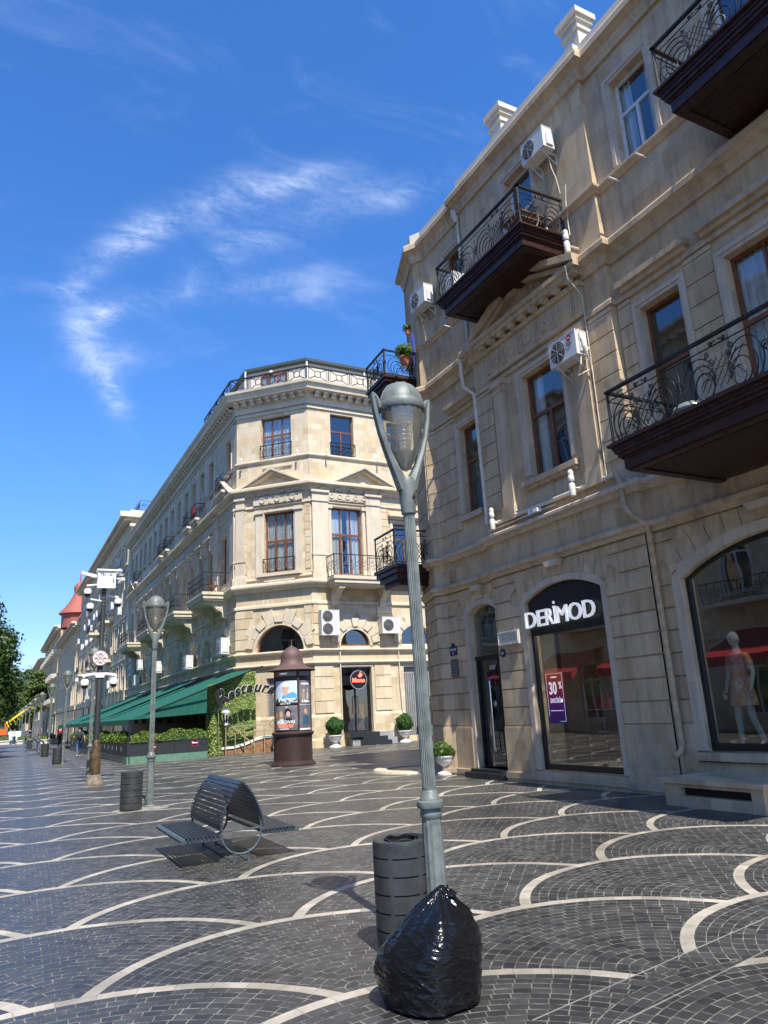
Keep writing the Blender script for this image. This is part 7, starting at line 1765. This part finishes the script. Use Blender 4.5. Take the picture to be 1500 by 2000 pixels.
# round restaurant sign over the entrance
rs_ = thing('round_sign', 'round black sign with red flame and lettering above the restaurant door', 'sign', (16.4, 34.7, 3.2)); FRS = Fr((16.36, 34.66), (1, 0), (0, -1))
m = MB(FRS @ T(0, 0, 3.2) @ Rx(-PI/2)); m.lathe([(0, .07), (.47, .07), (.47, -.07), (0, -.07)], seg=36); m.obj('disc', 'black_board', rs_)
m = MB(FRS @ T(0, 0, 3.2) @ Rx(-PI/2)); m.lathe([(.44, .072), (.44, .085), (.475, .085), (.475, .05)], seg=36); m.obj('rim', 'ac_grey', rs_)
mb = text_mb('Mono', .30, FRS @ T(0, .08, 3.08), .02, .008); mb.obj('lettering', 'emissive_red', rs_)
m = MB(FRS); m.prism([(.02, 3.33), (.14, 3.33), (.22, 3.42), (.2, 3.52), (.15, 3.46), (.13, 3.62), (.07, 3.52), (.06, 3.44), (.02, 3.48), (-.02, 3.4)], .075, .09); m.obj('flame', 'emissive_red', rs_)
m = MB(FRS); m.box((-.05, -.05, 3.55), (.05, 0, 3.86)); m.obj('bracket', 'black_frame', rs_)
# urns with round bushes
def urn(x, y, s, label, ball=True, grp='white urns with bushes'):
    t = thing('planted_urn', label, 'planter', (x, y, 0), 0, grp); F = T(x, y, 0) @ Matrix.Scale(s, 4)
    m = MB(F); m.sm = True; m.lathe([(0, 0), (.30, 0), (.30, .05), (.26, .07), (.16, .12), (.11, .20), (.12, .25), (.16, .28), (.24, .33), (.30, .42), (.325, .52), (.36, .54), (.36, .58), (.32, .58), (.31, .54), (0, .52)], seg=32); m.obj('urn', 'urn_white', t)
    if ball: leaves(7000, rnd_ball((x, y, .98*s), (.46*s, .46*s, .46*s), .25), .045*s, 'leaf_ball', 'bush', t)
    else: leaves(5200, rnd_ball((x, y, .74*s), (.46*s, .46*s, .27*s), .6), .055*s, 'leaf_hedge', 'bush', t)
    return t
urn(14.78, 34.15, 1.0, 'white urn with round clipped bush left of the restaurant steps'); urn(18.75, 34.3, 1.0, 'white urn with round clipped bush right of the restaurant steps')
urn(10.05, 16.35, .78, 'small white urn with loose green bush at the corner of the tan building', ball=False)
sb = thing('service_counter', 'small dark counter with green panels right of the restaurant door', 'counter', (20.6, 34.2, 0)); m = MB(); m.box((19.8, 33.9, .1), (22, 34.5, 1.55)); m.obj('cabinet', 'dark_panel', sb)
m = MB(); m.box((20.0, 33.87, .25), (21.4, 33.899, .48)); m.box((20.0, 33.87, .55), (21.4, 33.899, .78)); m.obj('panel', 'grey_green', sb); m = MB(Fr((20.9, 33.88), (1, 0), (0, -1))); m.F = m.F @ T(0, 0, 1.1) @ Rx(-PI/2); m.lathe([(.1, .01), (.13, .01)], seg=20); m.obj('badge', 'red_paint', sb)
bsh = leaves(1500, rnd_ball((20.2, 34.2, 1.85), (.42, .35, .5), .6), .07, 'leaf_hedge', 'bush', None, (20.2, 34.2, 1.55)); tag(bsh, 'small bush on top of the dark counter', 'bush')
# stone ring in the pavement
rg = MB(T(10.5, 18.3, 0)); rg.lathe([(1.0, .02), (1.0, .06), (1.35, .06), (1.38, .0)], seg=48); o = rg.obj('stone_ring', 'ring_stone', None, (10.5, 18.3, 0)); tag(o, 'flat beige stone ring set in the paving before the side street', 'stone ring')
rg = MB(T(10.5, 18.3, 0)); rg.lathe([(0, .03), (1.0, .03)], seg=40); q = rg.obj('grate', 'black_step', None, (10.5, 18.3, 0)); q.parent = o; q.location = (0, 0, 0)
# balcony belongings
def pot(x, y, z, s, label):
    t = thing('potted_plant', label, 'potted plant', (x, y, z)); m = MB(T(x, y, z) @ Matrix.Scale(s, 4)); m.sm = True; m.lathe([(0, 0), (.10, 0), (.14, .2), (.15, .2), (.15, .24), (.12, .24), (.12, .22), (0, .22)], seg=20); m.obj('pot', 'terracotta', t)
    leaves(260, rnd_ball((x, y, z+.42*s), (.28*s, .28*s, .22*s), .9), .09*s, 'leaf_hedge', 'plant', t)
pot(9.5, 16.2, 11.0, 1.0, 'terracotta pot with spiky plant on the upper corner balcony'); pot(9.3, 15.6, 11.6, .5, 'tiny terracotta pot hung on the upper corner balcony rail')
um = thing('parasol', 'folded blue parasol on the upper corner balcony', 'parasol', (9.75, 16.1, 11.0)); m = MB(T(9.75, 16.1, 11.0)); m.sm = True; m.lathe([(.02, .0), (.02, .3), (.09, .36), (.075, .7), (.03, .95), (0, 1.0)], seg=12, flute=1, fd=.25); m.obj('canopy', 'blue_cloth', um)
bx = MB(); bx.box((8.35, 6.35, 5.36), (8.9, 7.2, 5.75)); 
o = place_ac('air_conditioner', FRf, -6.35, 5.45, .85, .55, .3, 1, 'white air conditioner standing on the right balcony floor'); 
o = place_ac('air_conditioner', FRf, -5.3, 5.45, .85, .55, .3, 1, 'white air conditioner on the right balcony, nearer the picture edge')
m = MB(); m.sm = True
for k in range(3): m.ellip((9.3-.1*k, 7.1-.05*k, 5.5+.16*k), (.22, .28, .12), 14, 8)
o = m.obj('foil_bundle', 'silver_foil', None, (9.2, 7.0, 5.37)); o.location = (9.2, 7.0, 5.37); tag(o, 'silvery bundle lying behind the railing of the right balcony', 'bundle')
tbl = thing('balcony_table', 'old wooden table with turned white legs on the middle balcony', 'table', (9.2, 10.4, 11.18)); m = MB(); m.box((8.95, 10.1, 11.62), (9.8, 10.75, 11.66)); m.box((9.0, 10.15, 11.52), (9.75, 10.7, 11.62)); m.obj('tabletop', 'brown_marble', tbl)
for (x, y) in ((9.02, 10.18), (9.72, 10.18), (9.02, 10.66), (9.72, 10.66)):
    m = MB(T(x, y, 11.18)); m.sm = True; m.lathe([(.015, 0), (.02, .04), (.012, .08), (.022, .13), (.012, .18), (.022, .23), (.012, .28), (.02, .34)], seg=10); m.obj('leg', 'urn_white', tbl)
m = MB(); m.box((8.95, 12.7, 11.18), (9.3, 13.05, 11.75)); o = m.obj('storage_box', 'upvc', None, (9.1, 12.9, 11.18)); o.location = (9.1, 12.9, 11.18); tag(o, 'white box on the far end of the middle balcony', 'box')
ch = thing('folding_chair', 'small folding chair in the sun on the nearest balcony of the cream building', 'chair', (10.2, 40.1, 8.36)); m = MB(T(10.2, 40.1, 8.36)); m.box((-.25, -.22, .44), (.25, .22, .47)); m.obj('seat', 'brown_frame', ch); m = MB(T(10.2, 40.1, 8.36)); m.box((.2, -.22, .47), (.24, .22, .95)); m.obj('backrest', 'white_paint', ch)
for sx in (-.2, .2): 
    m = MB(T(10.2, 40.1, 8.36)); m.tube([(sx, -.2, 0), (-sx, -.2, .45)], .02, 4); m.tube([(sx, .2, 0), (-sx, .2, .45)], .02, 4); m.obj('leg', 'brown_frame', ch)
rc_ = MB(); rc_.box((10.32, 45.6, 14.5), (10.4, 46.4, 15.0)); o = rc_.obj('red_cloth', 'red_cloth', None, (10.36, 46, 14.5)); o.location = (10.36, 46, 14.5); tag(o, 'red cloth hanging on a small upper balcony rail of the cream side wall', 'cloth')

# ================================================================ CCTV POLE
cc = thing('camera_pole', 'dark pole with bronze sleeve carrying a white control box and many security cameras', 'camera pole', (2.62, 23.35, 0)); Kc = T(2.62, 23.35, 0); Z0 = (0, 0, 0)
def cob(mb, n_, mat, par=cc): return mb.obj(n_, mat, par)
m = MB(Kc); m.sm = True; m.lathe([(.26, 0), (.25, .05), (.20, .12), (.17, .24), (.15, .26)], seg=10); cob(m, 'foot', 'rough_base')
m = MB(Kc); m.sm = True; m.lathe([(.145, .25), (.15, .6), (.145, .85), (.10, 1.02), (.095, 1.18), (.085, 1.2)], seg=20); cob(m, 'sleeve', 'bronze_sleeve')
m = MB(Kc); m.sm = True; m.lathe([(.085, 1.15), (.08, 3.6), (.07, 3.62), (.068, 5.66)], seg=20); cob(m, 'pole', 'cctv_pole')
m = MB(Kc); m.box((-.22, -.20, 5.60), (.30, .12, 6.12)); m.box((-.25, -.24, 6.12), (.33, .15, 6.17)); bxo = cob(m, 'control_box', 'white_paint')
mb = text_mb('TS1-161', .115, Kc @ T(.04, -.205, 5.97) @ Matrix.Diagonal((1, -1, 1, 1)), .004, .002); mb.obj('lettering', 'black_paint', bxo)
m = MB(Kc); m.box((.22, -.212, 5.76), (.245, -.2, 5.90)); m.obj('lock', 'black_paint', bxo)
def dome(x, y, z, s=.84):
    m = MB(Kc @ T(x, y, z) @ Matrix.Scale(s, 4)); m.sm = True; m.lathe([(0, .14), (.08, .14), (.125, .08), (.13, -.02), (.12, -.06)], seg=20); d = cob(m, 'dome_camera', 'white_paint')
    m = MB(Kc @ T(x, y, z) @ Matrix.Scale(s, 4)); m.sm = True; m.lathe([(.10, -.05), (.10, -.09), (.07, -.15), (0, -.18)], seg=18); m.obj('lens_dome', 'black_paint', d)
dome(-.46, 0, 5.48); dome(-.38, -.1, 5.02); dome(.42, 0, 5.20); dome(-.40, 0, 2.80, .9); dome(.40, 0, 2.82, .9)
m = MB(Kc); m.bbox((-.45, 0, 6.02), (.44, .12, .09), Ry(rad(12))); m.bbox((.47, -.05, 5.86), (.10, .26, .09), Rz(.4) @ Rx(-.3)); cob(m, 'bullet_camera', 'white_paint')
m = MB(Kc)
for a in (((-.22, 0, 5.72), (-.50, 0, 5.68)), ((-.06, 0, 5.22), (-.38, -.1, 5.26)), ((.06, 0, 5.38), (.42, 0, 5.36)), ((-.22, 0, 5.95), (-.4, 0, 5.95)), ((.3, 0, 5.92), (.45, -.05, 5.92)), ((.28, 0, 6.1), (.44, 0, 6.1))): m.tube(a, .03, 6)
m.tube([(-.46, 0, 2.98), (-.40, 0, 3.03), (-.2, 0, 3.06), (.2, 0, 3.06), (.42, 0, 3.03), (.46, 0, 2.98)], .045, 8); m.box((-.12, -.1, 2.96), (.12, .1, 3.10)); cob(m, 'bracket', 'white_paint')
m = MB(Kc @ T(.42, 0, 6.16)); m.sm = True; m.lathe([(0, .08), (.06, .06), (.09, 0), (.05, -.05), (0, -.06)], seg=14); cob(m, 'dome_camera', 'white_paint')
m = MB(Kc)
for z in (5.1, 5.2, 5.3, 5.4, 5.5): m.lathe([(.068, z), (.085, z+.01), (.068, z+.02)], seg=14)
cob(m, 'clamp', 'ac_grey')
ns = thing('prohibition_sign', 'round white no-entry sign with four symbols crossed in red on the dark pole', 'sign', (2.62, 23.2, 3.5)); FNs = T(2.60, 23.22, 3.52) @ Matrix.Diagonal((1, -1, 1, 1))
m = MB(FNs @ Rx(-PI/2)); m.lathe([(0, .02), (.215, .02), (.22, 0), (0, 0)], seg=32); m.obj('disc', 'white_paint', ns)
m = MB(FNs @ Rx(-PI/2)); m.lathe([(.202, .021), (.202, .026), (.215, .026), (.215, .02)], seg=32); m.F = FNs; m.bbox((0, .03, 0), (.38, .006, .016), Ry(PI/4)); m.bbox((0, .032, 0), (.38, .006, .016), Ry(-PI/4)); m.obj('red_cross', 'faded_red', ns)
m = MB(FNs)
for (x, z) in ((0, .12), (-.12, 0), (.12, 0), (0, -.12)): m.tube([(x-.03+.022*math.cos(a), .028, z-.015+.022*math.sin(a)) for a in [i*PI/4 for i in range(8)]], .005, 4, closed=True); m.tube([(x+.03+.022*math.cos(a), .028, z-.015+.022*math.sin(a)) for a in [i*PI/4 for i in range(8)]], .005, 4, closed=True); m.tube([(x-.03, .028, z-.015), (x, .028, z+.03), (x+.03, .028, z-.015)], .006, 4)
m.obj('symbol', 'black_paint', ns)

# ================================================================ TREES, CARS, FAR THINGS
def tree(x, y, h, r, label, n=26000, leaf=.16, z0=2.2, seed=1, grp='street trees on the left', mat='leaf_tree', clumps=34):
    t = thing('street_tree', label, 'tree', (x, y, 0), 0, grp); R_ = random.Random(seed)
    m = MB(); m.sm = True; m.tube([(x, y, 0), (x+.08, y, h*.2), (x-.05, y+.1, h*.38), (x, y, h*.6)], [.24, .19, .15, .07], 10); m.obj('trunk', 'bark', t)
    cs = []
    for i in range(clumps):
        a = R_.random()*2*PI; u = R_.random(); zz = z0+r*.3+(h-z0-r*.5)*u; rr = r*math.sqrt(R_.random())*(.55+.45*math.sin(PI*min(1, .15+u*.85)))
        cs.append((Vector((x+rr*math.cos(a), y+rr*math.sin(a), zz)), r*R_.uniform(.22, .42)))
    m = MB(); m.sm = True
    for c, q in cs[:14]: m.tube([(x, y, h*.3), tuple((Vector((x, y, h*.35))+c)/2), tuple(c)], [.08, .05, .02], 5)
    m.obj('limb', 'bark', t)
    def fn():
        c, q = cs[int(random.random()*len(cs))]; d = Vector((random.gauss(0, 1), random.gauss(0, 1), random.gauss(0, .8))).normalized()
        k = q*(.35+.7*random.random()**.6)*(1+.5*noise.noise(d*2.5+c)); return c+d*k, d+Vector((0, 0, .3))
    leaves(n, fn, leaf, mat, 'crown', t)
tree(-2.6, 50, 9.6, 3.4, 'tall dark green tree at the left picture edge', 34000, .15, seed=3)
tree(-2.9, 62, 10.5, 3.6, 'second tall tree behind the first at the left edge', 20000, .19, seed=8)
tree(-1.6, 78, 8.0, 3.4, 'lower tree in the left row beyond the tall ones', 20000, .20, z0=1.4, seed=5)
tree(-2.9, 122, 7.5, 3.6, 'bushy tree behind the cars at the left', 18000, .26, z0=1.0, seed=6)
tree(-4.0, 138, 8.0, 4.6, 'wide tree above the yellow boom', 16000, .34, z0=1.0, seed=9)
tree(2.6, 185, 9.5, 4.4, 'far tree below the glass building', 12000, .42, z0=1.0, seed=11, mat='leaf_far')
tree(7.2, 190, 15.0, 3.6, 'far light green tree against the arcaded buildings', 9000, .40, z0=4, seed=12, mat='leaf_far')
def car(x, y, rz, mat, label, L=4.2, h=1.4, grp='cars parked at the far left'):
    t = thing('parked_car', label, 'car', (x, y, 0), rz, grp); O = (0, 0, 0)
    m = MB(); side = [(-L/2, .35), (-L/2, .75), (-L*.36, .86), (-L*.22, h), (L*.16, h), (L*.30, .90), (L*.46, .80), (L/2, .62), (L/2, .35)]
    m.F = I4; m.prism(side, -.82, .82); m.obj('body', mat, t, O)
    g_ = MB(); g_.prism([(-L*.33, .90), (-L*.205, h-.06), (L*.145, h-.06), (L*.27, .92)], -.83, .83); g_.obj('window_band', 'far_glass', t, O)
    for sx in (-L*.31, L*.31):
        for sy in (-.8, .8):
            w2 = MB(T(sx, sy, .32) @ Rx(PI/2)); w2.lathe([(0, -.1), (.31, -.1), (.31, .1), (0, .1)], seg=18); w2.obj('wheel', 'tyre', t, O)
    return t
car(.3, 108, rad(95), 'car_white', 'white parked car behind the box planters'); car(2.4, 112, rad(88), 'car_white', 'second white car, right of the first'); car(-1.6, 106, rad(10), 'car_blue', 'blue car at the very left edge'); car(1.3, 122, rad(5), 'car_dark', 'dark car between the white cars'); car(3.6, 130, rad(92), 'car_dark', 'dark car below the far lamps')
tk = thing('crane_truck', 'orange truck with a raised yellow lattice boom at the far left', 'truck', (.8, 103, 0)); m = MB(T(.15, 103, 0)); m.box((-2.2, -1, .6), (1.4, 1, 1.1)); m.obj('chassis', 'car_dark', tk); m = MB(T(.15, 103, 0)); m.prism([(-.8, 1.1), (1.1, 1.1), (1.1, 2.0), (.8, 2.7), (-.8, 2.7)], -1.0, 1.0); m.obj('cab', 'orange_paint', tk)
m = MB(T(.15, 103, 0)); m.prism([(-.2, 1.8), (.95, 1.8), (.75, 2.5), (-.2, 2.5)], -1.01, 1.01); m.obj('cab_window', 'far_glass', tk)
for sx in (-1.5, .6): 
    for sy in (-.95, .95): w2 = MB(T(.15+sx, 103+sy, .5) @ Rx(PI/2)); w2.lathe([(0, -.15), (.5, -.15), (.5, .15), (0, .15)], seg=18); w2.obj('wheel', 'tyre', tk)
m = MB(); m.bbox((2.40, 102, 3.35), (2.9, .20, .22), Ry(-rad(37))); m.tube([(1.1, 102, 2.6), (1.5, 102, 1.9), (1.25, 102, 2.6)], .12, 6); m.tube([(3.5, 102, 4.2), (4.3, 102, 4.0)], .07, 6)
for i in range(6): m.tube([(1.5+i*.38, 102, 2.5+i*.29), (1.7+i*.38, 102, 2.2+i*.29)], .04, 4)
m.obj('boom', 'yellow_paint', tk)
for i, (x, y, L) in enumerate(((0.2, 100.5, 2.8), (3.0, 97, 1.4), (5.6, 92, 2.2))):
    lb_ = ('long pale stone planter box at the far left', 'short pale stone planter box beside the long one', 'pale stone planter box behind the far benches')[i]
    t = thing('planter_box', lb_, 'planter', (x, y, 0), 0, 'pale stone planter boxes across the street'); m = MB(); m.box((x-L/2, y-.6, 0), (x+L/2, y+.6, .32)); m.box((x-L/2-.06, y-.66, .32), (x+L/2+.06, y+.66, .45)); m.obj('box', 'planter_stone', t)
    leaves(2600, hedge_fn((x-L/2+.1, y), (x+L/2-.1, y), .9, .42, .95), .13, 'leaf_hedge', 'shrub', t)
aw2 = thing('awning', 'small dark green awning on posts beyond the terrace', 'awning', (6.5, 92, 3)); m = MB(); m.add([(5.0, 80, 2.9), (5.0, 98, 2.9), (9.5, 98, 3.7), (9.5, 80, 3.7), (5.0, 80, 2.65), (5.0, 98, 2.65)], [(0, 1, 2, 3), (0, 4, 5, 1)]); m.obj('canopy', 'green_canvas', aw2)
m = MB()
for y in (80.1, 86, 92, 97.9): m.box((5.0, y-.05, 0), (5.1, y+.05, 2.9)); m.box((9.3, y-.05, 0), (9.4, y+.05, 3.6))
m.obj('frame', 'black_frame', aw2)
